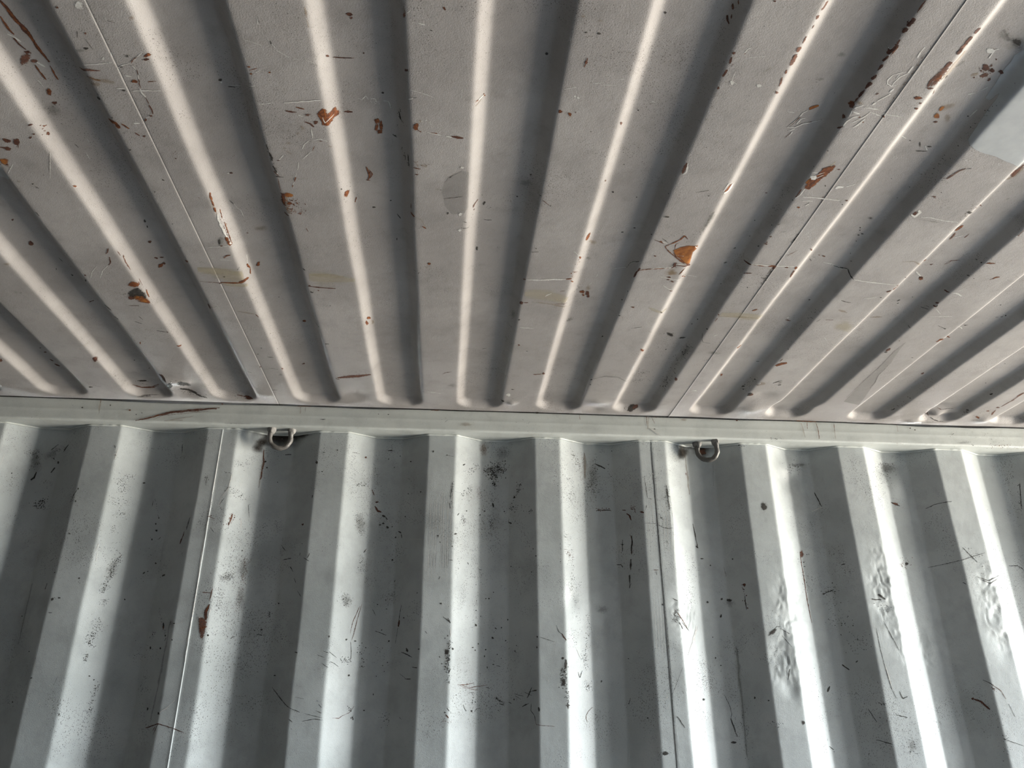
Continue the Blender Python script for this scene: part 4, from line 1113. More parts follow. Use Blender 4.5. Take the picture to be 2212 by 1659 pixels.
('s','ochre',.01397,[(-.4452,-.6236),(-.4225,-.6194),(-.3993,-.6188)]),
('s','rusty',.00238,[(-.4878,-.6285),(-.4492,-.6267)]),
('b','rustd',-.4488,-.6251,.00434,.0023,2.396),
('s','rust',.00783,[(-.4175,-.6274),(-.4051,-.6338),(-.3944,-.6374)]),
('s','rust',.00444,[(-.4475,-.627),(-.4271,-.6267),(-.4076,-.6294)]),
('s','rustd',.00335,[(-.4132,-.6323),(-.398,-.6398)]),
('b','dark',-.4366,-.6489,.00366,.00237,2.791),
('d','dark',.0069,[(-.4691,-.6576),(-.4312,-.6618)],16,.0012),
('s','dark',.00095,[(-.4069,-.6735),(-.4005,-.6828)]),
('s','ochre',.04157,[(-.2764,-.6583),(-.2344,-.6547),(-.1905,-.6504)]),
('s','rustd',.00398,[(-.2809,-.6284),(-.2621,-.6252),(-.2302,-.6233)]),
('b','rustd',-.2801,-.6286,.00533,.00373,2.767),
('b','dark',-.2791,-.6057,.0059,.00367,-2.9),
('b','rusty',-.2652,-.6142,.00458,.0023,-2.204),
('s','rustd',.0053,[(-.4949,-.5402),(-.4976,-.5153)]),
('s','stain',.00349,[(-.4938,-.5279),(-.4789,-.5335)]),
('s','stain',.00531,[(-.4428,-.5173),(-.4238,-.5121),(-.4095,-.5079)]),
('s','rusty',.00287,[(-.4078,-.5079),(-.404,-.4954)]),
('b','rust',-.318,-.4565,.00754,.00578,2.293),
('s','dark',.00185,[(-.2906,-.473),(-.2848,-.4609)]),
('d','dark',.0028,[(-.3498,-.4408),(-.3408,-.4303)],7,.0011),
('b','dark',-.2493,-.5569,.00251,.00201,2.153),
('d','dark',.0026,[(-.196,-.5133),(-.1913,-.5077)],6,.0014),
('d','dark',.0051,[(-.318,-.6187),(-.3209,-.562)],10,.0011),
('b','dark',-.3542,-.5525,.00232,.00172,2.62),
('b','rust',-.183,-.4778,.0152,.00327,1.428),
('b','rust',-.1786,-.4925,.01163,.00347,-1.884),
('d','dark',.0141,[(-.396,-.614),(-.3945,-.5283),(-.3917,-.3821),(-.3953,-.2568)],90,.001),
('d','dark',.0182,[(-.3919,-.41),(-.3925,-.1355)],60,.001),
('b','rusty',-.4007,-.2453,.00658,.00273,-1.76),
('b','grime',-.4105,-.212,.00988,.00682,1.973),
('d','dark',.0037,[(-.2723,-.3322),(-.2444,-.3453),(-.2128,-.3415)],10,.0013),
('b','dark',-.2786,-.3855,.00688,.00277,2.947),
('b','rustd',-.3528,-.2437,.00751,.00292,2.26),
('d','rusty',.0173,[(-.2777,-.2064),(-.2416,-.2245),(-.2006,-.2371)],70,.0018),
('s','rustd',.00583,[(-.28,-.2036),(-.2725,-.1988)]),
('s','rusty',.02024,[(-.2756,-.2067),(-.2381,-.22),(-.1944,-.2349)]),
('s','dark',.0024,[(-.4232,-.3087),(-.4085,-.3067)]),
('s','dark',.00216,[(-.4312,-.2479),(-.4116,-.2439)]),
('s','dark',.00225,[(-.487,-.2234),(-.4759,-.2202)]),
('b','dark',-.4274,-.3529,.00394,.00272,2.715),
('b','rustd',-.4499,-.2535,.00493,.00317,1.813),
('b','dark',-.4413,-.3213,.0032,.00176,1.917),
('d','dark',.0127,[(-.6024,-.2873),(-.6007,-.1678),(-.5966,-.1084),(-.5821,-.0693)],60,.001),
('d','dark',.0166,[(-.6692,-.0929),(-.6497,-.0742),(-.6242,-.0586)],90,.0018),
('s','dark',.01401,[(-.6685,-.0955),(-.6475,-.0746)]),
('s','rusty',.0027,[(-.5506,-.0556),(-.5231,-.0526)]),
('s','dark',.00285,[(-.4499,-.1201),(-.4353,-.121)]),
('d','dark',.0315,[(-.6356,-.2076),(-.6011,-.1585)],40,.0012),
('b','rusty',-.4927,-.6964,.00714,.00427,1.769),
('s','grime',.00938,[(-.6538,-.1452),(-.6479,-.1248)]),
('d','dark',.0081,[(-.3385,-.6555),(-.3522,-.4878)],30,.001),
('b','dark',-.2815,-.6865,.00531,.00292,-2.132),
('d','dark',.0191,[(.0224,-.737),(.0248,-.6155),(.0275,-.4737),(.0308,-.3045)],60,.001),
('b','stain',-.1719,-.4663,.013,.00388,1.62),
('d','dark',.0152,[(-.1564,-.2207),(-.1439,-.1484),(-.1355,-.106),(-.1174,-.0754)],100,.0013),
('b','rustd',.1334,-.6853,.00416,.00273,2.33),
('s','white',.00431,[(.1374,-.6861),(.1632,-.6863),(.1916,-.6911),(.214,-.6929)]),
('s','rust',.00365,[(.2123,-.6934),(.2232,-.6963)]),
('d','rust',.0051,[(.2237,-.7334),(.2267,-.705),(.2257,-.6913)],14,.0018),
('b','rust',.2267,-.6827,.00755,.0018,-2.032),
('s','ochre',.05355,[(.1387,-.6244),(.184,-.6236),(.2262,-.6125)]),
('s','rustd',.00294,[(.1396,-.5984),(.1495,-.6011)]),
('b','rustd',.1359,-.5977,.00905,.00528,1.531),
('s','stain',.00527,[(.156,-.6034),(.1975,-.5985),(.2282,-.5881)]),
('s','rust',.00157,[(.204,-.6007),(.2281,-.6)]),
('s','stain',.00245,[(.1982,-.6184),(.2224,-.6148)]),
('s','white',.00266,[(.1425,-.4965),(.1725,-.4942)]),
('s','white',.00242,[(.1801,-.6281),(.1919,-.6403)]),
('s','dark',.00173,[(.1803,-.6201),(.1824,-.6235)]),
('s','rusty',.00282,[(.2073,-.6495),(.2169,-.6514)]),
('b','rust',.2565,-.6229,.00984,.00702,.991),
('b','rustd',.2687,-.6168,.01844,.00557,1.334),
('b','rustd',.2712,-.6071,.00824,.0048,1.351),
('b','stain',.2661,-.639,.01077,.00606,1.342),
('b','rust',.2611,-.6112,.0064,.0028,1.391),
('s','white',.00151,[(.2659,-.6515),(.2698,-.6581)]),
('s','white',.00162,[(.2738,-.6813),(.2756,-.689)]),
('d','dark',.0085,[(.2477,-.6502),(.2415,-.6263)],40,.0012),
('d','dark',.0085,[(.2539,-.5157),(.2405,-.496)],40,.0012),
('b','grime',.2478,-.5081,.01692,.00777,1.993),
('b','dark',.1376,-.5293,.00407,.00386,2.258),
('b','rustd',.1484,-.4149,.00452,.00363,1.491),
('b','dark',.3406,-.6589,.00318,.00149,1.49),
('b','dark',.3371,-.6215,.00442,.00177,1.904),
('b','dark',.3441,-.5638,.00344,.00288,2.963),
('b','rustd',.3638,-.601,.00544,.00372,-3.116),
('b','dark',.3307,-.452,.00754,.00186,1.756),
('b','dark',.3427,-.2448,.00709,.00327,1.87),
('b','dark',.3453,-.2162,.00482,.00234,1.401),
('s','rustd',.0027,[(.3445,-.7436),(.3422,-.7299),(.3416,-.7119)]),
('b','rust',.4305,-.4084,.01786,.00389,-2.126),
('d','dark',.0382,[(.0971,-.2414),(.123,-.2243)],110,.0011),
('s','dark',.00183,[(.0688,-.3565),(.0782,-.3605)]),
('d','dark',.0081,[(.0402,-.6639),(.0383,-.4995),(.038,-.2979)],50,.001),
('s','stain',.00394,[(.1969,-.2657),(.2228,-.2703)]),
('b','rusty',.2216,-.2718,.00659,.00459,1.001),
('s','rusty',.00287,[(.1971,-.2643),(.2054,-.2626)]),
('b','dark',.1692,-.3862,.0032,.00235,3.122),
('b','dark',.1554,-.1716,.00588,.00286,3.056),
('d','dark',.0145,[(.3203,-.2645),(.2936,-.1831),(.2872,-.1242)],60,.0012),
('d','dark',.0157,[(.2445,-.2776),(.2435,-.1912),(.248,-.1045)],120,.0012),
('d','dark',.0284,[(.2636,-.3147),(.2765,-.3598),(.3326,-.2631)],70,.001),
('s','grime',.00843,[(.347,-.2498),(.3722,-.2693),(.4035,-.2671),(.4381,-.2355)]),
('d','dark',.0209,[(.3614,-.2167),(.4071,-.2503)],60,.0011),
('d','dark',.0168,[(.3631,-.5009),(.401,-.5188)],26,.001),
('s','dark',.00169,[(.3808,-.5117),(.4026,-.5196)]),
('d','white',.0073,[(.3058,-.628),(.324,-.6139)],10,.0011),
('d','dark',.0137,[(.1207,-.542),(.1251,-.4463),(.1239,-.3188)],80,.0013),
('b','grime',.1245,-.5384,.03019,.00838,1.657),
('d','dark',.0207,[(.4507,-.247),(.4772,-.2675)],90,.0016),
('d','dark',.0217,[(.4565,-.2224),(.4882,-.2147)],70,.0016),
('p','rust',.0015,[(.406,-.7785),(.4301,-.7773),(.4332,-.7679),(.4292,-.7641),(.4199,-.7683),(.4121,-.7734)],.005),
('s','white',.00315,[(.3604,-.7418),(.3985,-.7485),(.4048,-.7547)]),
('s','rust',.00208,[(.3604,-.7418),(.3985,-.7485)]),
('s','rustd',.00366,[(.4028,-.7503),(.4099,-.7593),(.4313,-.7576)]),
('s','rustd',.00145,[(.4029,-.7616),(.4122,-.7509)]),
('b','stain',.408,-.7348,.01468,.01032,1.085),
('s','stain',.0045,[(.4286,-.7445),(.4236,-.7282)]),
('b','rustd',.4072,-.717,.00408,.00247,-3.093),
('b','rustd',.4079,-.7087,.00359,.00249,-2.991),
('b','rustd',.418,-.7027,.00576,.00242,-2.624),
('s','white',.00184,[(.4036,-.6879),(.4146,-.6778),(.4294,-.6673)]),
('b','rusty',.4247,-.6686,.00592,.00246,-2.828),
('s','rust',.00172,[(.4319,-.7174),(.4462,-.6952)]),
('d','rustd',.005,[(.4291,-.7207),(.448,-.6947)],8,.0018),
('s','white',.00162,[(.3889,-.7187),(.4693,-.6962)]),
('b','dark',.5089,-.7489,.00387,.00249,2.474),
('s','rustd',.00214,[(.5354,-.7712),(.548,-.7707)]),
('s','rustd',.00234,[(.5447,-.7409),(.5598,-.7435)]),
('b','rust',.5883,-.7701,.00906,.00351,3.129),
('s','rustd',.00477,[(.5958,-.7713),(.5932,-.7619)]),
('b','rustd',.6174,-.7679,.00458,.00233,-3.077),
('s','rust',.00462,[(.6371,-.7692),(.6353,-.7622)]),
('s','rusty',.00524,[(.6365,-.7593),(.6393,-.7339)]),
('d','line',.0033,[(.5917,-.7618),(.5925,-.7269),(.5929,-.7088)],20,.0022),
('s','line',.0014,[(.5928,-.7591),(.5945,-.7091)]),
('s','dark',.00189,[(.5833,-.7292),(.5925,-.7269)]),
('s','rust',.00641,[(.6111,-.607),(.6201,-.6136)]),
('s','ochre',.03453,[(.5529,-.5916),(.5926,-.5899),(.6468,-.5821)]),
('s','stain',.00614,[(.5505,-.5775),(.5964,-.5792),(.6378,-.5749)]),
('b','rustd',.5489,-.5835,.00393,.0023,1.171),
('s','rusty',.00195,[(.551,-.5705),(.5504,-.5561)]),
('b','dark',.5449,-.5201,.00435,.00311,1.658),
('s','dark',.00113,[(.5421,-.4975),(.5488,-.4723),(.5541,-.4613)]),
('s','dark',.00163,[(.5541,-.4613),(.5715,-.4577)]),
('b','dark',.482,-.4603,.01842,.00785,-2.434),
('d','dark',.0059,[(.4744,-.4636),(.4915,-.4571)],20,.0018),
('b','dark',.5134,-.447,.01048,.00685,2.598),
('d','dark',.0174,[(.4715,-.3492),(.4848,-.4742)],60,.0012),
('b','dark',.4917,-.3874,.00336,.00281,-2.69),
('d','dark',.0091,[(.5358,-.4277),(.5337,-.3687),(.5321,-.2887),(.538,-.1873)],110,.0022),
('b','grime',.5355,-.3893,.04564,.00747,1.598),
('b','rustd',.5484,-.2649,.01296,.005,1.307),
('d','rusty',.024,[(.5637,-.4583),(.5931,-.4152),(.5881,-.3311)],90,.0014),
('d','dark',.0282,[(.5758,-.4792),(.6143,-.4216)],50,.0012),
('b','grime',.5958,-.4127,.02263,.01031,-3.016),
('s','white',.00339,[(.5687,-.4923),(.575,-.4987)]),
('s','rust',.00886,[(.6413,-.4398),(.6536,-.4232)]),
('d','rusty',.0072,[(.6541,-.3973),(.6621,-.2875),(.6651,-.2536)],30,.0014),
('b','rust',.6647,-.2644,.00764,.00382,1.475),
('s','rusty',.00535,[(.7103,-.5461),(.7233,-.5417)]),
('s','white',.00379,[(.7106,-.5497),(.713,-.5572)]),
('s','rustd',.00175,[(.7099,-.5515),(.7215,-.5415)]),
('d','dark',.0083,[(.7148,-.5574),(.7237,-.5581)],12,.001),
('b','dark',.7254,-.6307,.00393,.0028,-2.574),
('s','dark',.0022,[(.7494,-.581),(.753,-.5818)]),
('b','dark',.7576,-.4432,.00383,.00198,1.165),
('b','dark',.7265,-.3448,.00613,.00252,3.102),
('b','dark',.5216,-.5324,.00357,.00192,1.242),
('b','dark',.5155,-.5112,.00316,.00252,-2.884),
('b','dark',.5701,-.6927,.00323,.00191,1.072),
('b','dark',.5247,-.6758,.00221,.00196,2.19),
('s','rust',.01392,[(.7643,-.3568),(.7715,-.369),(.7825,-.3768)]),
('s','rustd',.0026,[(.7633,-.3815),(.7648,-.395)]),
('d','dark',.0087,[(.7471,-.2716),(.744,-.2297),(.7452,-.1906)],60,.0017),
('b','dark',.7629,-.1894,.01477,.00897,1.443),
('s','rustd',.01108,[(.7621,-.1826),(.7692,-.1932)]),
('b','dark',.7453,-.195,.00558,.00193,1.733),
('b','dark',.7411,-.2059,.00915,.00266,1.966),
('s','dark',.00309,[(.7942,-.2622),(.81,-.2808)]),
('b','grime',.8098,-.2684,.01692,.00816,1.376),
('s','dark',.00371,[(.8116,-.251),(.8179,-.2566)]),
('b','dark',.4292,-.5795,.01372,.00148,-2.133),
('s','ochre',.00817,[(.3955,-.6009),(.4416,-.5766)]),
('s','stain',.00117,[(.4201,-.502),(.4315,-.494)]),
('d','dark',.0067,[(.7498,-.6405),(.7483,-.5231)],40,.0012),
('s','dark',.00168,[(.7642,-.5724),(.7681,-.5836)]),
('s','rustd',.00252,[(.7797,-.5822),(.796,-.5825)]),
('s','white',.00139,[(.8131,-.5049),(.8248,-.4921)]),
('s','stain',.01873,[(.7575,-.2468),(.7757,-.2604)]),
('s','white',.00697,[(.6083,-.2039),(.6197,-.202)]),
('d','rusty',.0211,[(.5427,-.1436),(.5509,-.2318)],60,.0011),
('s','dark',.0023,[(.7291,-.7528),(.7399,-.7505),(.7451,-.7551)]),
('s','dark',.00249,[(.7451,-.7551),(.7503,-.7491),(.763,-.7382)]),
('s','white',.00184,[(.7285,-.7542),(.7348,-.7478),(.7454,-.7542)]),
('s','white',.00366,[(.763,-.7382),(.7784,-.7343),(.809,-.7304),(.8531,-.7271)]),
('s','rusty',.00494,[(.8485,-.7012),(.8562,-.7061)]),
('s','rustd',.00687,[(.8488,-.7006),(.8551,-.7049)]),
('s','rusty',.01411,[(.8571,-.7076),(.8602,-.7207)]),
('s','rust',.00208,[(.8571,-.7231),(.8612,-.7238)]),
('s','dark',.00219,[(.7754,-.6616),(.7866,-.6566),(.7998,-.6548)]),
('b','dark',.8485,-.6789,.00355,.0021,-2.897),
('d','dark',.0016,[(.8078,-.6528),(.825,-.6535)],5,.0012),
('s','white',.00186,[(.8171,-.6723),(.8401,-.6783)]),
('s','white',.00193,[(.8863,-.7482),(.8954,-.74)]),
('s','white',.00242,[(.8921,-.7427),(.9078,-.7304)]),
('b','rust',.9088,-.7265,.00966,.00475,.885),
('b','rustd',.907,-.7304,.00636,.00371,.684),
('b','rusty',.8579,-.7531,.00533,.00149,-2.734),
('s','rusty',.00213,[(.9249,-.7776),(.9302,-.7824),(.9306,-.7924)]),
('b','dark',.8999,-.7749,.00368,.00232,-2.649),
('d','white',.0038,[(.9056,-.7737),(.9284,-.7693)],8,.0012),
('b','dark',.9753,-.7672,.00383,.00247,2.793),
('b','rust',.9883,-.8129,.01356,.0033,-3.12),
('b','dark',.9742,-.8094,.00236,.00136,1.977),
('s','rust',.00445,[(1.0262,-.762),(1.0304,-.7684),(1.0362,-.7697)]),
('s','rusty',.00246,[(1.0234,-.7588),(1.0269,-.7636)]),
('b','dark',.9901,-.761,.00252,.00148,-2.851),
('s','rustd',.00432,[(.9685,-.7051),(.9729,-.7047),(.9761,-.7069)]),
('s','white',.00325,[(.9803,-.7066),(.9908,-.7064),(1.0067,-.6966)]),
('s','white',.00183,[(.9893,-.7142),(.995,-.7242)]),
('s','dark',.00289,[(.9092,-.6396),(.9116,-.6465)]),
('s','dark',.00233,[(.9129,-.6298),(.9163,-.6334)]),
('b','dark',.931,-.6579,.00271,.00165,-2.835),
('s','rustd',.00408,[(.9742,-.6547),(.982,-.6512)]),
('b','rustd',.9757,-.665,.00498,.00331,2.149),
('s','dark',.0027,[(.9797,-.6608),(.9812,-.651)]),
('s','dark',.00168,[(.9641,-.6302),(.9686,-.6331),(.974,-.6373)]),
('s','dark',.00142,[(.9675,-.6414),(.9723,-.6437)]),
('s','white',.0012,[(.985,-.6447),(1.0074,-.6244)]),
('s','white',.00226,[(.9919,-.6124),(1.0364,-.6174)]),
('s','stain',.00741,[(.8856,-.5716),(.9116,-.5753)]),
('s','dark',.0016,[(.9719,-.5662),(.9784,-.5613)]),
('s','rustd',.00344,[(.9847,-.5031),(.9859,-.506)]),
('b','rustd',.984,-.4602,.01374,.00609,1.575),
('s','dark',.00451,[(.9825,-.4466),(.9881,-.4489)]),
('s','rust',.00884,[(1.0704,-.5046),(1.0739,-.5179),(1.1112,-.4962)]),
('s','dark',.00152,[(1.0295,-.5778),(1.0456,-.5699),(1.0561,-.5651)]),
('b','dark',1.0539,-.5649,.00495,.00305,-2.68),
('b','rustd',1.1565,-.313,.00677,.00449,1.434),
('d','rusty',.022,[(1.1953,-.2411),(1.2018,-.2958),(1.1965,-.3224)],60,.0012),
('b','dark',1.3918,-.2255,.00821,.00184,1.648),
('d','dark',.0134,[(1.3962,-.2207),(1.4007,-.2493)],30,.001),
('s','dark',.00227,[(1.1091,-.5529),(1.1162,-.5553)]),
('b','dark',1.1109,-.5545,.00413,.00241,.581),
('s','white',.00315,[(1.0796,-.5672),(1.114,-.5379)]),
('d','white',.0063,[(1.1084,-.5375),(1.1291,-.5236)],8,.001),
('b','dark',1.1308,-.643,.00345,.00202,-2.757),
('s','dark',.00324,[(1.1627,-.5964),(1.168,-.597)]),
('b','dark',1.1702,-.6027,.00578,.00206,.891),
('s','dark',.00217,[(1.1537,-.593),(1.1599,-.5951)]),
('s','white',.00122,[(1.1562,-.6138),(1.1662,-.6076)]),
('b','dark',1.3232,-.3816,.00356,.00202,-2.642),
('b','dark',1.3485,-.2716,.00434,.00198,.803),
('b','dark',1.0612,-.4256,.00456,.00232,-3.025),
('p','dull',.002,[(1.0035,-.4989),(1.0081,-.4666),(1.0174,-.4249),(1.0261,-.3946),(1.0261,-.372),(1.0317,-.3306),(1.0457,-.2882),(1.0541,-.2435),(1.0745,-.1475),(1.0241,-.1661),(1.0203,-.2145),(1.0122,-.2948),(1.0095,-.3797),(1.0015,-.4535)],.0025),
('s','dark',.00116,[(1.0261,-.3833),(1.0296,-.3539),(1.0309,-.3281),(1.0437,-.2881),(1.0489,-.2533)]),
('s','line',.00079,[(1.0035,-.4989),(1.0018,-.4494),(1.0095,-.3797),(1.0122,-.2948),(1.0177,-.1928)]),
('s','stain',.00571,[(.7876,-.6256),(.8113,-.6138)]),
('b','ochre',.8315,-.558,.0357,.0221,.813),
('d','white',.0147,[(.8107,-.5855),(.844,-.559),(.8514,-.5292)],16,.0013),
('s','rusty',.01107,[(1.454,-.2344),(1.4535,-.261)]),
('d','dark',.012,[(1.1218,-.684),(1.1431,-.5892),(1.1711,-.4584)],40,.0011),
('s','dark',.00216,[(1.1888,-.104),(1.1905,-.1178)]),
('d','rustd',.0044,[(1.1882,-.098),(1.1921,-.1593),(1.1918,-.1997)],20,.0018),
('b','dark',1.3915,-.2261,.00816,.00228,1.624),
('s','dark',.00464,[(1.3905,-.1227),(1.3948,-.1269)]),
('d','rustd',.006,[(1.3941,-.1026),(1.3932,-.1237)],14,.002),
('d','rusty',.0244,[(1.1946,-.245),(1.2017,-.2754),(1.2045,-.3006)],90,.0015),
('s','rustd',.00241,[(1.2779,-.1136),(1.3221,-.0612)]),
('s','dark',.0022,[(1.3278,-.0575),(1.3426,-.0511),(1.3559,-.0481),(1.3693,-.0495)]),
('d','dark',.0117,[(1.3024,-.0662),(1.3311,-.0492),(1.3528,-.0461)],90,.0011),
('s','rustd',.00194,[(1.3163,-.1118),(1.3317,-.1051)]),
('s','dark',.00179,[(1.3317,-.1051),(1.364,-.1111)]),
('b','rust',1.441,-.0924,.01427,.00454,-2.618),
('d','rusty',.0202,[(1.4262,-.08),(1.4454,-.1025),(1.4421,-.1514)],44,.0018),
('s','rusty',.00565,[(1.4686,-.1095),(1.4577,-.1429)]),
('b','rustd',1.4516,-.1618,.00955,.00542,-2.674),
('b','rusty',1.4402,-.1368,.01,.00579,-2.833),
('d','rusty',.0148,[(1.4481,-.1279),(1.4544,-.162)],40,.0014),
('s','rusty',.00446,[(1.4568,-.1669),(1.4586,-.2138),(1.4555,-.2583)]),
('d','rusty',.0071,[(1.185,-.0462),(1.2154,-.06),(1.2733,-.0557)],40,.0012),
('s','white',.00355,[(1.1834,-.0529),(1.214,-.0589)]),
('b','dark',1.1918,-.1916,.00262,.00116,1.728),
('d','dark',.0219,[(-.6974,-.1865),(-.6941,-.1614),(-.6993,-.1237),(-.7027,-.1018)],60,.0018),
('s','rustd',.00747,[(-.6979,-.1903),(-.6958,-.1553)]),
('b','dark',-.6981,-.1273,.04678,.01089,1.917),
('s','dark',.01109,[(-.7784,-.1084),(-.7593,-.1123)]),
('d','dark',.0074,[(-.789,-.1033),(-.7549,-.115)],30,.0016),
('s','rusty',.0047,[(-.7986,-.0749),(-.7812,-.068),(-.7589,-.0698),(-.7379,-.0847)]),
('b','dark',-.6623,-.1362,.03086,.01942,-1.782),
('s','dark',.01502,[(-.6798,-.1014),(-.6629,-.0928),(-.6462,-.0741)]),
('s','dark',.01157,[(-.65,-.0735),(-.6388,-.0602),(-.6257,-.0537)]),
('d','dark',.0103,[(-.6807,-.0921),(-.651,-.0698),(-.6251,-.0561)],90,.0016),
('d','white',.0068,[(-.6747,-.082),(-.6283,-.0578)],22,.0015),
('b','rustd',-.5194,-.0529,.0158,.00606,3.047),
('s','dark',.00139,[(-.8021,-.0447),(-.767,-.0477)]),
('s','dark',.00081,[(-.7918,-.0495),(-.7464,-.0513)]),
('d','dark',.0166,[(-.6176,-.1325),(-.6144,-.0688)],40,.0012),
('d','dark',.0183,[(-.8222,-.1674),(-.8226,-.0842)],70,.001),
('s','grime',.00471,[(-.8867,-.1113),(-.8684,-.104)]),
('d','dark',.007,[(-.5585,-.0556),(-.5272,-.0525)],50,.001),
('s','rustd',.00219,[(-.0217,-.2491),(-.013,-.2594),(.0009,-.2647)]),
('d','dark',.0107,[(.075,-.252),(.1194,-.2542),(.1292,-.242)],70,.0013),
('d','dark',.01,[(.0924,-.0627),(.1114,-.1003),(.1184,-.1385)],60,.0014),
('b','dark',.1367,-.095,.00891,.00597,-2.144),
('s','rusty',.00338,[(.1967,-.2647),(.216,-.267)]),
('b','rusty',.2217,-.2711,.00993,.00469,1.466),
('b','dark',.155,-.1724,.00505,.00315,3.084),
('s','white',.00329,[(-.0601,-.1427),(-.025,-.1342)]),
('d','dark',.0063,[(-.0693,-.1443),(-.0601,-.1427)],12,.0014),
('b','white',.1467,-.1374,.01472,.0089,1.507),
('d','dark',.0066,[(.1554,-.1239),(.1679,-.1105)],16,.0012),
('d','dark',.0136,[(.2471,-.1668),(.2516,-.0863),(.2579,-.0502)],130,.0013),
('d','dark',.0285,[(.2646,-.2669),(.3008,-.1841)],60,.0013),
('d','dark',.014,[(.0263,-.224),(.0287,-.1312),(.0345,-.0639)],60,.0012),
('b','grime',.0021,-.1862,.01538,.01325,2.874),
('p','dark',.0015,[(.4798,-.0618),(.4882,-.0654),(.5024,-.0629),(.5057,-.057),(.4932,-.0497),(.4849,-.0451),(.475,-.0492)],.006),
('b','rustd',.4963,-.0585,.01176,.00588,2.779),
('s','stain',.00332,[(.475,-.0492),(.5032,-.0587)]),
('d','dark',.0046,[(.4673,-.0543),(.5024,-.0629)],30,.0018),
]
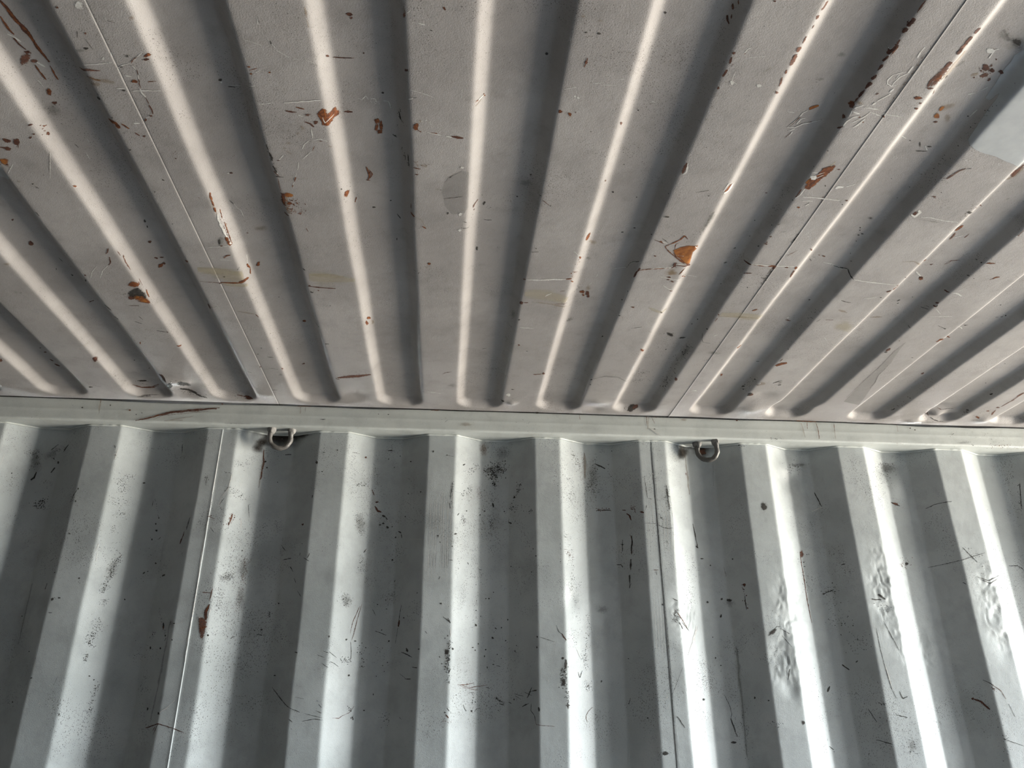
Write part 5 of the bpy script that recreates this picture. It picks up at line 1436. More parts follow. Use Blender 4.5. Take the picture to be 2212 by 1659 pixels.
MARKS_W = [
('d','dark',.0095,[(-1.0562,2.269),(-1.0466,2.2376),(-1.0514,2.2151)],60,.0016),
('s','dark',.00526,[(-1.0417,2.2087),(-1.044,2.1931),(-1.0505,2.1863)]),
('s','dark',.00465,[(-.9996,2.221),(-1.0067,2.2074)]),
('s','dark',.00312,[(-1.0099,2.2477),(-1.0066,2.2421)]),
('b','dark',-.9958,2.2356,.007,.0039,1.876),
('s','dark',.00378,[(-.9784,2.283),(-.9886,2.2639)]),
('s','dark',.00199,[(-1.006,2.2843),(-1.0209,2.2678)]),
('d','dark',.0087,[(-1.0197,2.2542),(-1.0028,2.2706),(-.9812,2.2743)],50,.0013),
('d','dark',.0109,[(-1.0783,2.2584),(-1.0576,2.2576)],60,.0011),
('d','dark',.0131,[(-1.0283,2.1869),(-.9975,2.1767),(-1.0117,2.1851)],60,.0011),
('b','grime',-1.0161,2.2566,.03191,.02053,-2.462),
('b','grime',-1.0507,2.2375,.04252,.01958,1.885),
('d','dark',.0104,[(-1.0257,2.126),(-1.0108,2.1306),(-.9998,2.1352)],60,.0022),
('d','dark',.0062,[(-1.0241,2.1196),(-1.0003,2.1201)],40,.002),
('s','dark',.00162,[(-.9151,2.1567),(-.9203,2.1438),(-.9266,2.123)]),
('s','dark',.00102,[(-.9266,2.123),(-.9169,2.1288)]),
('b','dark',-.9141,2.1567,.0043,.00267,1.89),
('b','dark',-.913,2.1247,.00498,.00269,1.883),
('d','dark',.0075,[(-1.0182,2.1112),(-.9677,2.1229)],10,.0012),
('d','dark',.0097,[(-.8287,2.1828),(-.8135,2.1946),(-.794,2.2028)],60,.0014),
('d','dark',.0135,[(-.8201,2.1823),(-.8108,2.1577)],90,.0013),
('d','dark',.013,[(-.8388,2.1334),(-.819,2.126),(-.7948,2.1345)],90,.0012),
('d','dark',.0115,[(-.8181,2.1006),(-.796,2.1)],60,.0012),
('d','dark',.0093,[(-.8181,2.0711),(-.813,2.0511)],40,.0012),
('d','dark',.0015,[(-.8154,2.0259),(-.7915,2.0323)],16,.001),
('d','dark',.0111,[(-.8201,2.0151),(-.7957,2.0081)],40,.0011),
('d','dark',.009,[(-.7901,1.9945),(-.8029,1.9726),(-.8008,1.9508),(-.8061,1.9343)],150,.0017),
('b','grime',-.8012,1.9628,.04089,.01623,1.483),
('d','dark',.0039,[(-.85,2.2711),(-.8395,2.236)],20,.0014),
('s','white',.00197,[(-.8396,2.2675),(-.8418,2.2491),(-.843,2.2355)]),
('s','dark',.0012,[(-.8505,2.2733),(-.8466,2.2644)]),
('s','white',.00133,[(-.8374,2.0208),(-.8397,2.0063)]),
('s','white',.001,[(-.8371,2.0006),(-.8356,1.9786)]),
('s','white',.00116,[(-1.1158,2.2435),(-1.1167,2.2168)]),
('b','dark',-1.0923,2.1987,.00246,.00167,-1.735),
('b','dark',-.7739,2.186,.00554,.00282,-3.141),
('d','dark',.003,[(-.7441,2.1607),(-.7199,2.096)],14,.0018),
('b','dark',-.7203,2.096,.00285,.0022,2.068),
('b','dark',-.7205,2.064,.00484,.00396,2.647),
('b','dark',-.7248,2.0809,.00366,.00221,1.842),
('b','dark',-.727,2.0417,.00356,.00244,1.872),
('s','dark',.00178,[(-.7118,2.041),(-.7069,2.0474)]),
('b','dark',-.6801,1.9524,.00746,.00338,-2.997),
('b','dark',-.7073,1.9831,.00399,.00279,3.0),
('b','dark',-.7305,1.9593,.00515,.00266,-2.554),
('b','dark',-.7223,1.9631,.00327,.00196,3.082),
('s','dark',.0013,[(-.7425,2.141),(-.7417,2.1257)]),
('s','rustd',.00375,[(-.6426,2.0565),(-.6457,2.0422),(-.6495,2.026)]),
('d','dark',.0138,[(-.7451,2.0153),(-.6652,1.9764),(-.7403,1.9381)],60,.0013),
('d','dark',.011,[(-.7929,2.2824),(-.7655,2.2774),(-.7017,2.2885)],60,.0013),
('s','dark',.002,[(-.696,2.2932),(-.6927,2.2697)]),
('d','dark',.0123,[(-.7319,2.2784),(-.6926,2.2376)],40,.0012),
('d','dark',.0118,[(-1.0265,2.1541),(-.9143,1.9965),(-.9536,1.9595)],40,.0012),
('s','dark',.00142,[(-.9445,1.9787),(-.9341,1.9857)]),
('d','dark',.0032,[(-.9568,1.9698),(-.9484,1.9353)],10,.0016),
('b','dark',-.9224,1.9509,.00302,.00207,2.703),
('b','dark',-.8636,1.9378,.00341,.00274,-2.295),
('d','dark',.0078,[(-.8647,1.9299),(-.8537,1.9321)],16,.0013),
('b','dark',-.9102,2.0448,.00498,.00152,2.477),
('s','dark',.00073,[(-.8727,2.1224),(-.8675,2.1214)]),
('s','dark',.00214,[(-.937,1.9267),(-.9386,1.9123)]),
('b','dark',-.9131,1.8889,.00557,.00506,2.938),
('b','dark',-.8974,1.892,.0048,.00267,3.037),
('d','dark',.003,[(-.9145,1.8908),(-.8961,1.8929)],16,.0014),
('s','dark',.00238,[(-.9144,1.8585),(-.9059,1.8586)]),
('b','dark',-.9884,1.8547,.00326,.00202,2.82),
('b','dark',-.9411,1.7734,.00322,.00174,2.914),
('b','dark',-.9179,1.7159,.00319,.00225,-2.696),
('b','dark',-.9534,1.6666,.00332,.00209,2.195),
('s','grime',.00462,[(-.9821,1.9304),(-.9804,1.8565),(-.9784,1.7907)]),
('d','dark',.0088,[(-.8086,1.9303),(-.8093,1.9067)],100,.0013),
('d','dark',.007,[(-.8084,1.8834),(-.7984,1.8902)],60,.0013),
('d','dark',.0103,[(-.8146,1.8465),(-.8029,1.8342),(-.8139,1.8071)],110,.0014),
('d','dark',.0068,[(-.809,1.8149),(-.8165,1.7958),(-.8087,1.787)],80,.0016),
('d','dark',.005,[(-.8149,1.7701),(-.8165,1.7536)],50,.0014),
('d','dark',.005,[(-.7832,1.7045),(-.7855,1.683),(-.7881,1.6635)],90,.0014),
('b','dark',-.8017,1.7221,.0031,.00224,2.972),
('b','dark',-.7923,1.7145,.00228,.00186,1.982),
('d','dark',.0048,[(-.791,1.646),(-.7847,1.653)],30,.0016),
('d','dark',.0032,[(-.841,1.6469),(-.8409,1.6349)],12,.0014),
('b','dark',-.7632,1.8958,.00298,.00248,2.316),
('b','dark',-.6519,1.7825,.00469,.00345,2.728),
('s','dark',.00511,[(-.6559,1.8403),(-.6523,1.8268)]),
('s','rust',.00188,[(-.6543,1.8326),(-.6534,1.8231)]),
('d','dark',.0039,[(-.674,1.8761),(-.6662,1.8505),(-.644,1.8113)],50,.0016),
('b','dark',-.6449,1.8104,.00355,.00278,2.418),
('s','dark',.00219,[(-.6416,1.8056),(-.6435,1.7982)]),
('d','dark',.0064,[(-.6849,1.8097),(-.6734,1.8204)],26,.0016),
('d','dark',.0154,[(-.6892,1.7669),(-.7174,1.769),(-.6539,1.7728)],50,.0014),
('d','dark',.0082,[(-.6786,1.7299),(-.684,1.6939),(-.6583,1.6897)],50,.0014),
('b','dark',-.6578,1.6527,.00532,.00314,1.722),
('b','dark',-.6271,1.6427,.00461,.00391,2.386),
('s','white',.00247,[(-.6255,1.6445),(-.6132,1.6523),(-.5961,1.6697)]),
('b','dark',-.6794,1.7851,.00499,.00304,1.933),
('b','dark',-.7154,1.7686,.00201,.00167,2.462),
('d','dark',.019,[(-.7533,1.8556),(-.7136,1.7989),(-.6847,1.7065)],60,.0012),
('b','grime',-.6336,1.8371,.01663,.00786,1.863),
('s','grime',.00615,[(-.6375,1.8449),(-.6391,1.7666),(-.6414,1.6734),(-.6446,1.6283)]),
('b','dark',-.6275,1.8369,.00375,.0016,3.09),
('s','white',.00121,[(-.625,1.8359),(-.6085,1.8398)]),
('s','white',.00096,[(-.6165,1.7976),(-.5971,1.7949)]),
('b','dark',-.6254,1.8003,.00317,.00229,1.894),
('s','dark',.00089,[(-.8618,1.72),(-.8664,1.7006)]),
('b','white',-.876,1.7002,.00225,.00177,2.438),
('b','white',-.888,1.6631,.00262,.00197,1.031),
('b','white',-.8912,1.8583,.00243,.00198,2.71),
('s','rustd',.00187,[(-.6541,1.6125),(-.6241,1.6217),(-.6315,1.5997)]),
('s','rustd',.00195,[(-.6543,1.6134),(-.6241,1.6217),(-.5879,1.6115),(-.5648,1.603)]),
('s','rusty',.00187,[(-.6306,1.615),(-.6342,1.6065)]),
('s','white',.00148,[(-.5879,2.2834),(-.5882,2.1973),(-.5899,2.1147),(-.5885,2.0806)]),
('s','white',.00237,[(-.5885,2.0806),(-.5908,2.0307),(-.5882,1.9299)]),
('s','dark',.00075,[(-.586,2.2837),(-.5862,2.1979),(-.588,2.1149)]),
('s','rusty',.00416,[(-.4857,2.2848),(-.4814,2.2484),(-.4838,2.2025)]),
('d','dark',.0074,[(-.4824,2.2901),(-.4808,2.2438),(-.4844,2.2069)],80,.0014),
('d','dark',.0124,[(-.5004,2.2607),(-.5253,2.2305),(-.5453,2.2399)],100,.0012),
('b','dark',-.4776,2.2521,.00465,.00405,2.01),
('b','soot',-.4995,2.2864,.02002,.0176,1.029),
('s','stain',.00459,[(-.4839,2.2526),(-.4851,2.1799)]),
('d','dark',.0137,[(-.5426,2.1604),(-.5311,2.1562),(-.5158,2.1486)],90,.0013),
('s','dark',.0017,[(-.5552,2.1678),(-.5457,2.1708)]),
('s','white',.00189,[(-.5484,2.2057),(-.5511,2.1679),(-.5656,2.1414),(-.5679,2.1155)]),
('s','dark',.00138,[(-.5574,2.1415),(-.5671,2.1241)]),
('d','dark',.0042,[(-.5558,2.1721),(-.5679,2.1155)],30,.0014),
('d','dark',.003,[(-.5675,2.2095),(-.5527,2.2076)],20,.0014),
('d','dark',.0065,[(-.6111,2.197),(-.6073,2.1729)],24,.0016),
('s','dark',.00149,[(-.6083,2.1993),(-.6083,2.1728)]),
('d','rust',.0077,[(-.5341,2.1013),(-.5336,2.0907),(-.5409,2.0768)],34,.0018),
('s','rusty',.00379,[(-.5335,2.1036),(-.5388,2.075)]),
('s','rustd',.00163,[(-.5396,2.0813),(-.5386,2.073)]),
('d','dark',.0084,[(-.5648,2.122),(-.5539,2.0902)],40,.0013),
('s','rustd',.00285,[(-.5914,2.0917),(-.5813,2.0965)]),
('s','rusty',.00145,[(-.5885,2.0933),(-.5718,2.0877)]),
('s','white',.00197,[(-.5138,2.0919),(-.512,2.0707)]),
('s','dark',.00099,[(-.5037,2.1332),(-.4974,2.101)]),
('d','dark',.0153,[(-.5294,2.0575),(-.5135,2.018),(-.5368,1.9639)],110,.0012),
('d','rusty',.0095,[(-.4924,1.9939),(-.4924,1.9651),(-.4912,1.9408)],160,.0014),
('b','grime',-.4929,1.9691,.03939,.01964,1.669),
('b','grime',-.5257,1.9471,.02156,.01668,-3.021),
('d','dark',.0113,[(-.5393,1.9436),(-.5161,1.9542)],80,.0014),
('b','dark',-.5021,2.016,.00206,.002,-2.95),
('s','dark',.00273,[(-.4294,2.272),(-.4133,2.2736)]),
('b','dark',-.2895,2.2767,.004,.00208,1.972),
('b','dark',-.4717,2.2354,.0037,.00312,2.926),
('b','dark',-.3394,2.2416,.00712,.0054,1.836),
('s','dark',.00244,[(-.3404,2.1544),(-.3418,2.1468)]),
('b','rustd',-.3589,2.0801,.00457,.00318,3.139),
('d','dark',.0172,[(-.4779,2.0753),(-.4283,2.0936),(-.429,2.0656)],110,.0014),
('d','dark',.0133,[(-.4161,2.0445),(-.3544,2.0327),(-.419,2.017)],80,.0012),
('b','dark',-.4397,2.1967,.00221,.00202,2.055),
('s','dark',.0016,[(-.4117,2.034),(-.3975,2.0182)]),
('s','dark',.00254,[(-.3991,1.9958),(-.3791,1.9977)]),
('s','dark',.00213,[(-.3799,1.9772),(-.3705,1.9641)]),
('s','dark',.00213,[(-.3662,1.9475),(-.3594,1.9369)]),
('s','dark',.00207,[(-.3331,2.0065),(-.3369,1.9941)]),
('s','dark',.00159,[(-.3467,1.9956),(-.3321,1.987)]),
('s','dark',.00145,[(-.3571,2.009),(-.3574,2.0018)]),
('d','dark',.0205,[(-.4577,1.9996),(-.4337,1.9711),(-.3708,1.9845)],100,.0012),
('s','white',.00115,[(-.3885,2.0723),(-.3475,2.0688)]),
('d','white',.0025,[(-.3307,2.112),(-.3267,2.0524)],12,.0014),
('b','dark',-.3235,2.217,.0048,.00157,-3.122),
('b','dark',-.3233,2.2695,.00483,.00162,-3.13),
('d','dark',.0129,[(-.2382,2.241),(-.2454,2.2009),(-.2513,2.1485)],130,.001),
('d','dark',.0065,[(-.2383,2.1887),(-.2244,2.1936),(-.2035,2.1907)],34,.002),
('s','dark',.00125,[(-.2511,2.2741),(-.2335,2.2744)]),
('b','rustd',-.218,2.2672,.00454,.0035,1.443),
('d','dark',.0124,[(-.2286,2.1151),(-.2165,2.0887),(-.2085,2.0619)],200,.0012),
('b','grime',-.2185,2.0884,.04158,.02236,1.603),
('d','dark',.0101,[(-.2046,2.0093),(-.2079,1.9735)],120,.0012),
('s','dark',.0018,[(-.1989,2.0269),(-.2052,2.0166)]),
('s','white',.0014,[(-.1969,2.0271),(-.2042,2.0178)]),
('s','dark',.00101,[(-.3223,2.2159),(-.3215,2.2182)]),
('s','dark',.0012,[(-.5806,2.0665),(-.5696,2.0541)]),
('s','grime',.00244,[(-.6358,2.0895),(-.6403,2.0646)]),
('s','dark',.00205,[(-.6338,2.0914),(-.6382,2.0602)]),
('s','white',.00183,[(-.5882,1.9299),(-.5883,1.8485),(-.5899,1.7885),(-.5875,1.7501)]),
('s','dark',.00084,[(-.5867,1.9302),(-.5871,1.8525)]),
('s','rusty',.00227,[(-.5755,1.9087),(-.552,1.908)]),
('s','rusty',.00241,[(-.5517,1.9188),(-.5548,1.8894)]),
('s','rustd',.00606,[(-.5536,1.8817),(-.5586,1.8643),(-.5575,1.8452)]),
('s','rust',.00393,[(-.5552,1.8797),(-.5583,1.8623)]),
('p','rusty',.002,[(-.576,1.8526),(-.5606,1.8528),(-.5513,1.8415),(-.5521,1.8225),(-.5542,1.8),(-.5624,1.8037),(-.5692,1.8224)],.008),
('s','rust',.00341,[(-.5677,1.8252),(-.5515,1.831)]),
('s','rustd',.00376,[(-.5663,1.828),(-.5648,1.8186)]),
('b','dark',-.5466,1.8112,.00338,.00309,2.539),
('b','white',-.5699,1.8508,.00693,.00377,3.068),
('s','white',.00225,[(-.5503,1.8721),(-.5506,1.8491)]),
('d','rusty',.0092,[(-.491,1.925),(-.4945,1.8967),(-.4983,1.8708)],130,.0013),
('d','dark',.009,[(-.5357,1.9164),(-.5354,1.8889),(-.53,1.8739)],110,.0014),
('b','grime',-.4915,1.901,.04149,.01472,1.51),
('b','dark',-.433,1.8289,.00443,.00297,3.041),
('b','dark',-.4493,1.8274,.00271,.00187,3.055),
('s','dark',.00269,[(-.4418,1.8178),(-.4298,1.816)]),
('b','dark',-.399,1.8902,.00393,.00314,2.634),
('s','dark',.00141,[(-.4995,1.8062),(-.4975,1.8102),(-.4909,1.8131)]),
('b','dark',-.3787,1.8065,.00224,.00179,2.655),
('b','dark',-.5403,1.7517,.00185,.00158,2.004),
('b','dark',-.4411,1.6692,.00197,.00168,2.579),
('b','dark',-.3865,1.7251,.00536,.00227,3.093),
('s','dark',.00121,[(-.3537,1.9167),(-.3422,1.902)]),
('b','dark',-.3396,1.7746,.00637,.00178,2.886),
('d','dark',.0028,[(-.421,1.8709),(-.4175,1.8592)],30,.0014),
('d','dark',.0211,[(-.4531,1.8883),(-.3805,1.887)],90,.0011),
('s','dark',.0016,[(-.3897,1.6991),(-.363,1.6725),(-.3466,1.658),(-.3361,1.6526)]),
('s','dark',.00138,[(-.3361,1.6526),(-.3166,1.6456)]),
('s','dark',.00108,[(-.3051,1.643),(-.2802,1.6369),(-.265,1.6334)]),
('s','dark',.00139,[(-.3089,1.6264),(-.2834,1.6316),(-.2646,1.6291)]),
('s','dark',.00137,[(-.3403,1.6316),(-.3311,1.6249)]),
('s','dark',.00079,[(-.3315,1.6777),(-.3103,1.6735)]),
('s','rusty',.00148,[(-.2438,1.6337),(-.2313,1.6329),(-.2229,1.6392),(-.2089,1.6457),(-.1991,1.6602)]),
('d','dark',.0036,[(-.2116,1.6555),(-.2055,1.6484)],20,.0016),
('d','dark',.0036,[(-.2028,1.6377),(-.2006,1.6324)],20,.002),
('s','dark',.00099,[(-.2771,1.7778),(-.2633,1.7733)]),
('s','dark',.00097,[(-.2898,1.7693),(-.2738,1.7638)]),
('s','dark',.00113,[(-.2783,1.7509),(-.2622,1.741)]),
('s','dark',.00098,[(-.2636,1.777),(-.2461,1.764)]),
('s','dark',.00114,[(-.2598,1.7549),(-.2505,1.7517),(-.2408,1.7447)]),
('s','dark',.0014,[(-.2772,1.6633),(-.2689,1.6553)]),
('s','dark',.00138,[(-.2814,1.6492),(-.2678,1.6439)]),
('b','dark',-.2667,1.8108,.00378,.00236,1.688),
('d','dark',.0135,[(-.2413,1.907),(-.232,1.886)],150,.0013),
('b','grime',-.2348,1.8977,.02241,.0156,1.61),
('s','rusty',.00102,[(-.2033,1.8867),(-.2159,1.852),(-.221,1.8205)]),
('s','rusty',.00103,[(-.2012,1.8849),(-.2082,1.8506),(-.216,1.8054)]),
('s','rusty',.00103,[(-.2058,1.8825),(-.2188,1.84)]),
('s','rusty',.00084,[(-.1997,1.891),(-.2067,1.8566),(-.2129,1.8133)]),
('s','dark',.00115,[(-.2185,1.8014),(-.2152,1.7826),(-.2146,1.7638),(-.2218,1.7596)]),
('d','dark',.0068,[(-.2348,1.7608),(-.2179,1.758)],40,.0018),
('b','dark',-.2283,1.8062,.00385,.00364,2.058),
('b','dark',-.2163,1.7264,.0046,.00312,1.151),
('b','dark',-.2084,1.804,.00423,.00238,-3.06),
('d','dark',.0077,[(-.1944,1.7952),(-.1867,1.7478)],34,.002),
('b','dark',-.1824,1.7896,.00254,.00215,2.916),
('b','dark',-.1886,1.7474,.00272,.00235,2.987),
('d','white',.0038,[(-.3216,1.7608),(-.3072,1.7333)],12,.0016),
('d','white',.0056,[(-.2873,1.7444),(-.275,1.7371)],12,.0015),
('d','dark',.0018,[(-.2836,1.6703),(-.2678,1.6633)],16,.0012),
('b','dark',-.1762,1.6504,.00424,.00205,3.102),
('s','dark',.00073,[(-.3276,1.798),(-.3259,1.7999)]),
('d','dark',.0067,[(-.1947,2.2518),(-.191,2.231),(-.179,2.2152),(-.1916,2.1784)],90,.0013),
('s','rusty',.00248,[(-.1962,2.1828),(-.1886,2.1672)]),
('s','rustd',.004,[(-.1852,2.1494),(-.1767,2.1507)]),
('s','rustd',.00498,[(-.1866,2.1382),(-.1771,2.1251),(-.1684,2.1231)]),
('s','dark',.00468,[(-.1656,2.1143),(-.1569,2.1123)]),
('s','dark',.00247,[(-.1568,2.1101),(-.151,2.1036)]),
('s','white',.00132,[(-.151,2.1036),(-.1427,2.0907)]),
('b','dark',-.161,2.0936,.00412,.0034,3.058),
('b','dark',-.1693,2.0897,.0042,.00338,3.039),
('b','dark',-.1498,2.084,.00562,.00356,2.617),
('b','dark',-.1377,2.086,.00265,.00215,3.079),
('s','dark',.00361,[(-.1214,2.0745),(-.1134,2.0682)]),
('s','dark',.00226,[(-.1133,2.066),(-.1109,2.055)]),
('b','dark',-.1275,2.058,.00329,.003,2.819),
('b','dark',-.0987,2.2582,.00413,.00239,2.59),
('b','dark',-.0684,2.1712,.00312,.00243,2.727),
('b','dark',-.1285,2.2771,.00277,.00232,3.071),
('b','dark',-.1583,2.268,.00245,.00195,-3.14),
('b','dark',-.1421,2.2451,.00215,.00195,3.039),
('b','dark',-.1054,2.1103,.00268,.00226,2.286),
('b','dark',-.1006,2.1703,.00237,.00199,2.285),
('s','white',.00095,[(-.0995,2.0517),(-.0502,2.0454)]),
('d','dark',.0172,[(-.1179,2.0343),(-.1047,2.0287),(-.133,2.0029)],80,.0014),
('b','dark',-.1325,2.0008,.00408,.00359,-2.757),
('s','dark',.00155,[(-.1214,1.9508),(-.1252,1.9448)]),
('d','dark',.0182,[(-.1599,2.2927),(-.1466,2.2931)],60,.0014),
('b','dark',-.1554,2.2924,.0104,.00231,-3.108),
('d','dark',.0178,[(-.1051,2.2325),(-.0681,2.1549)],60,.0012),
('b','dark',-.0405,2.2799,.00463,.00313,1.66),
('b','dark',-.0042,2.2709,.00244,.00224,-2.963),
('s','dark',.00104,[(-.0042,2.2705),(.0146,2.2675)]),
('b','dark',.0414,2.2496,.0061,.00245,-2.596),
('d','dark',.0092,[(.0491,2.231),(.0714,2.247),(.0803,2.2582)],70,.0014),
('d','dark',.0135,[(.0396,2.1633),(.0503,2.1787),(.0634,2.1901)],90,.0015),
('d','dark',.0087,[(.0409,2.1102),(.0457,2.0934)],70,.0015),
('b','dark',.0515,2.1263,.00287,.00242,-2.628),
('b','dark',.0871,2.1212,.00312,.00245,-3.006),
('s','dark',.00151,[(.0279,2.1103),(.032,2.1176)]),
('b','dark',.099,2.1319,.00434,.00254,3.139),
('b','dark',.0245,2.0621,.00691,.0026,-2.655),
('d','dark',.02,[(.0478,2.2843),(.051,2.1473),(.054,2.0172)],150,.0009),
('d','rusty',.009,[(.0815,2.1935),(.0864,2.1669)],90,.0013),
('d','rusty',.0116,[(.0932,2.3122),(.098,2.2931)],80,.0015),
('b','stain',.0934,2.3026,.02375,.01067,1.569),
('d','dark',.0209,[(.1054,2.2413),(.1278,2.2466),(.1503,2.2543)],170,.0028),
('d','dark',.0138,[(.11,2.2297),(.1325,2.2257)],70,.0028),
('d','dark',.0045,[(.1214,2.2092),(.1282,2.2001)],20,.003),
('b','grime',.1279,2.2442,.04659,.02917,-3.072),
('b','grime',.1434,2.292,.03621,.02872,1.519),
('d','dark',.0211,[(.1275,2.294),(.1615,2.3019)],60,.0015),
('s','dark',.00398,[(.1197,2.1542),(.1231,2.1429)]),
('d','dark',.0087,[(.1156,2.1181),(.1203,2.0894)],40,.002),
('s','dark',.00378,[(.1616,2.1033),(.17,2.0991)]),
('b','dark',.1765,2.1678,.00405,.00381,-2.103),
('d','dark',.0088,[(.1872,2.211),(.1935,2.1918),(.1765,2.1667)],40,.0022),
('d','dark',.013,[(.1722,2.1491),(.1806,2.1346)],40,.0018),
('b','dark',.1511,2.1317,.00286,.00217,1.569),
('d','dark',.0198,[(.1018,2.1765),(.1507,2.1323),(.2139,2.135)],80,.0014),
('d','dark',.0044,[(.2159,2.1281),(.22,2.1254)],14,.0018),
('d','dark',.0066,[(.0146,2.1953),(.0092,2.1593),(.0123,2.1284)],60,.0016),
('s','dark',.00236,[(.0134,2.1975),(.0082,2.1548)]),
('s','white',.00152,[(.016,2.1819),(.0154,2.1328)]),
('s','dark',.00193,[(.0102,2.1261),(.0065,2.1415)]),
('s','dark',.00098,[(-.0152,2.0627),(-.0211,2.0498)]),
('b','dark',-.0196,2.0558,.00332,.00264,1.655),
('b','dark',-.014,2.0399,.00233,.00208,1.668),
('b','dark',.0174,2.03,.00236,.00207,1.427),
('s','dark',.00152,[(.0101,1.9957),(.0195,1.995)]),
('s','dark',.00162,[(.0567,1.9944),(.06,1.9895)]),
('s','dark',.0017,[(.0861,1.98),(.0894,1.9791)]),
('b','dark',.0915,1.9798,.00178,.00177,-2.551),
('b','dark',.2219,2.0278,.00211,.00194,2.107),
('b','dark',.1679,1.9885,.00213,.00193,2.005),
('b','dark',.2172,1.97,.00255,.00199,2.965),
('b','dark',.2288,2.0095,.00287,.00269,3.061),
('s','dark',.00227,[(-.0102,1.9542),(-.0141,1.948)]),
('d','dark',.0085,[(.026,2.0261),(.035,2.0084),(.0302,1.9518)],40,.0012),
('d','dark',.0128,[(.0796,2.0464),(.0741,1.9881)],60,.0011),
('s','white',.00096,[(-.0402,2.1563),(-.0416,2.1186),(-.0389,2.0249)]),
('s','grime',.00072,[(-.0386,2.1715),(-.0386,2.097),(-.0366,2.0111)]),
('s','white',.00095,[(-.0302,2.1495),(-.032,2.1187),(-.0296,2.0268)]),
('s','grime',.00071,[(-.029,2.1717),(-.029,2.0971),(-.0281,2.0327)]),
('s','white',.00096,[(-.0253,2.1602),(-.0267,2.1188),(-.0242,2.0235)]),
('s','grime',.00071,[(-.0236,2.1719),(-.0237,2.0971),(-.0217,2.0014)]),
('s','white',.00097,[(-.0166,2.1578),(-.0182,2.119),(-.0163,2.0338)]),
('s','grime',.00071,[(-.015,2.1721),(-.0152,2.0972),(-.0144,2.0292)]),
('s','white',.00096,[(-.0129,2.173),(-.0139,2.119),(-.0123,2.0389)]),
('s','grime',.00072,[(-.0107,2.1722),(-.011,2.0973),(-.0093,2.0041)]),
('s','white',.00096,[(-.0066,2.1795),(-.0075,2.1192),(-.0056,2.0272)]),
('s','grime',.00071,[(-.0042,2.1724),(-.0046,2.0974),(-.0031,2.0055)]),
('s','white',.00094,[(.0046,2.1681),(.0032,2.1194),(.0051,2.0207)]),
('s','grime',.00072,[(.0066,2.1726),(.006,2.0976),(.0068,2.0207)]),
('s','white',.00097,[(.0121,2.1701),(.0106,2.1195),(.0119,2.0394)]),
('s','grime',.00073,[(.0142,2.1728),(.0134,2.0978),(.0143,2.0158)]),
('s','white',.00076,[(-.0418,2.043),(-.0408,1.9907),(-.0399,1.9416)]),
('s','dark',.0006,[(-.0392,2.0268),(-.0384,1.9742)]),
('s','white',.00075,[(-.0334,2.0432),(-.0325,1.9908),(-.0317,1.9417)]),
('s','dark',.0006,[(-.0304,2.0156),(-.0301,1.9743)]),
('s','white',.00074,[(-.0261,2.0433),(-.0252,1.9909),(-.0245,1.9418)]),
('s','dark',.0006,[(-.023,2.0139),(-.0229,1.9745)]),
('s','white',.00075,[(-.0103,2.0436),(-.0097,1.9912),(-.0091,1.942)]),
('s','dark',.0006,[(-.0081,2.0331),(-.0074,1.9747)]),
('s','white',.00076,[(-.004,2.0437),(-.0035,1.9913),(-.003,1.942)]),
('s','dark',.0006,[(-.0009,2.0086),(-.0012,1.9748)]),
('s','white',.00076,[(.0012,2.0438),(.0017,1.9914),(.0022,1.9421)]),
('s','dark',.0006,[(.0037,2.0257),(.004,1.9749)]),
('s','white',.00075,[(.0054,2.0439),(.0059,1.9915),(.0063,1.9422)]),
('s','dark',.0006,[(.0081,2.0201),(.0081,1.9749)]),
('s','dark',.00171,[(-.1025,1.8888),(-.1057,1.8652),(-.1074,1.8416)]),
('s','rustd',.0042,[(-.106,1.8533),(-.1072,1.8377)]),
('s','dark',.00111,[(-.1081,1.8358),(-.112,1.7991)]),
('s','dark',.00216,[(-.0965,1.7789),(-.082,1.773),(-.0695,1.7658)]),
('b','dark',-.0825,1.7825,.00782,.00384,1.943),
('b','dark',-.1287,1.8054,.00334,.00272,3.03),
('b','dark',-.1475,1.8309,.00255,.0022,2.94),
('s','dark',.00173,[(-.1624,1.8284),(-.1356,1.8189)]),
('d','dark',.0127,[(-.1335,1.9122),(-.1213,1.9143),(-.131,1.9042)],60,.0014),
('b','dark',-.1421,1.902,.00235,.00221,2.562),
('b','dark',-.1618,1.8911,.00258,.00167,3.118),
('b','dark',-.1393,1.8806,.00233,.0017,3.035),
('b','dark',-.055,1.7837,.00336,.00235,3.079),
('b','dark',-.0949,1.8582,.00263,.00218,2.798),
('d','dark',.018,[(-.0862,1.8877),(-.0551,1.8816),(-.0741,1.8534)],90,.0013),
('s','dark',.00264,[(-.0683,1.7434),(-.0563,1.742)]),
('s','dark',.00218,[(-.0849,1.718),(-.07,1.7181)]),
('s','dark',.00082,[(-.0976,1.7304),(-.083,1.7198)]),
('b','dark',-.1348,1.7362,.00196,.00179,2.907),
('b','dark',-.1528,1.7255,.00198,.00179,2.746),
('b','dark',-.1571,1.6852,.00354,.00214,1.649),
('d','dark',.0132,[(-.1259,1.6396),(-.1212,1.6289)],60,.0014),
('s','dark',.00081,[(-.093,1.6357),(-.0868,1.6303)]),
('b','dark',-.1396,1.7494,.00193,.00159,3.003),
('b','dark',-.1286,1.7564,.00225,.00183,3.046),
('d','dark',.0239,[(-.1593,1.784),(-.1099,1.7647)],60,.0012),
('b','dark',-.0649,1.9151,.00235,.00191,2.851),
('d','dark',.0083,[(-.1245,1.9327),(-.1164,1.9383)],14,.0012),
('s','dark',.00106,[(-.1732,1.8796),(-.164,1.8648)]),
('b','dark',-.0064,1.8894,.00374,.00357,2.841),
('s','dark',.00177,[(.0004,1.8585),(.0169,1.847)]),
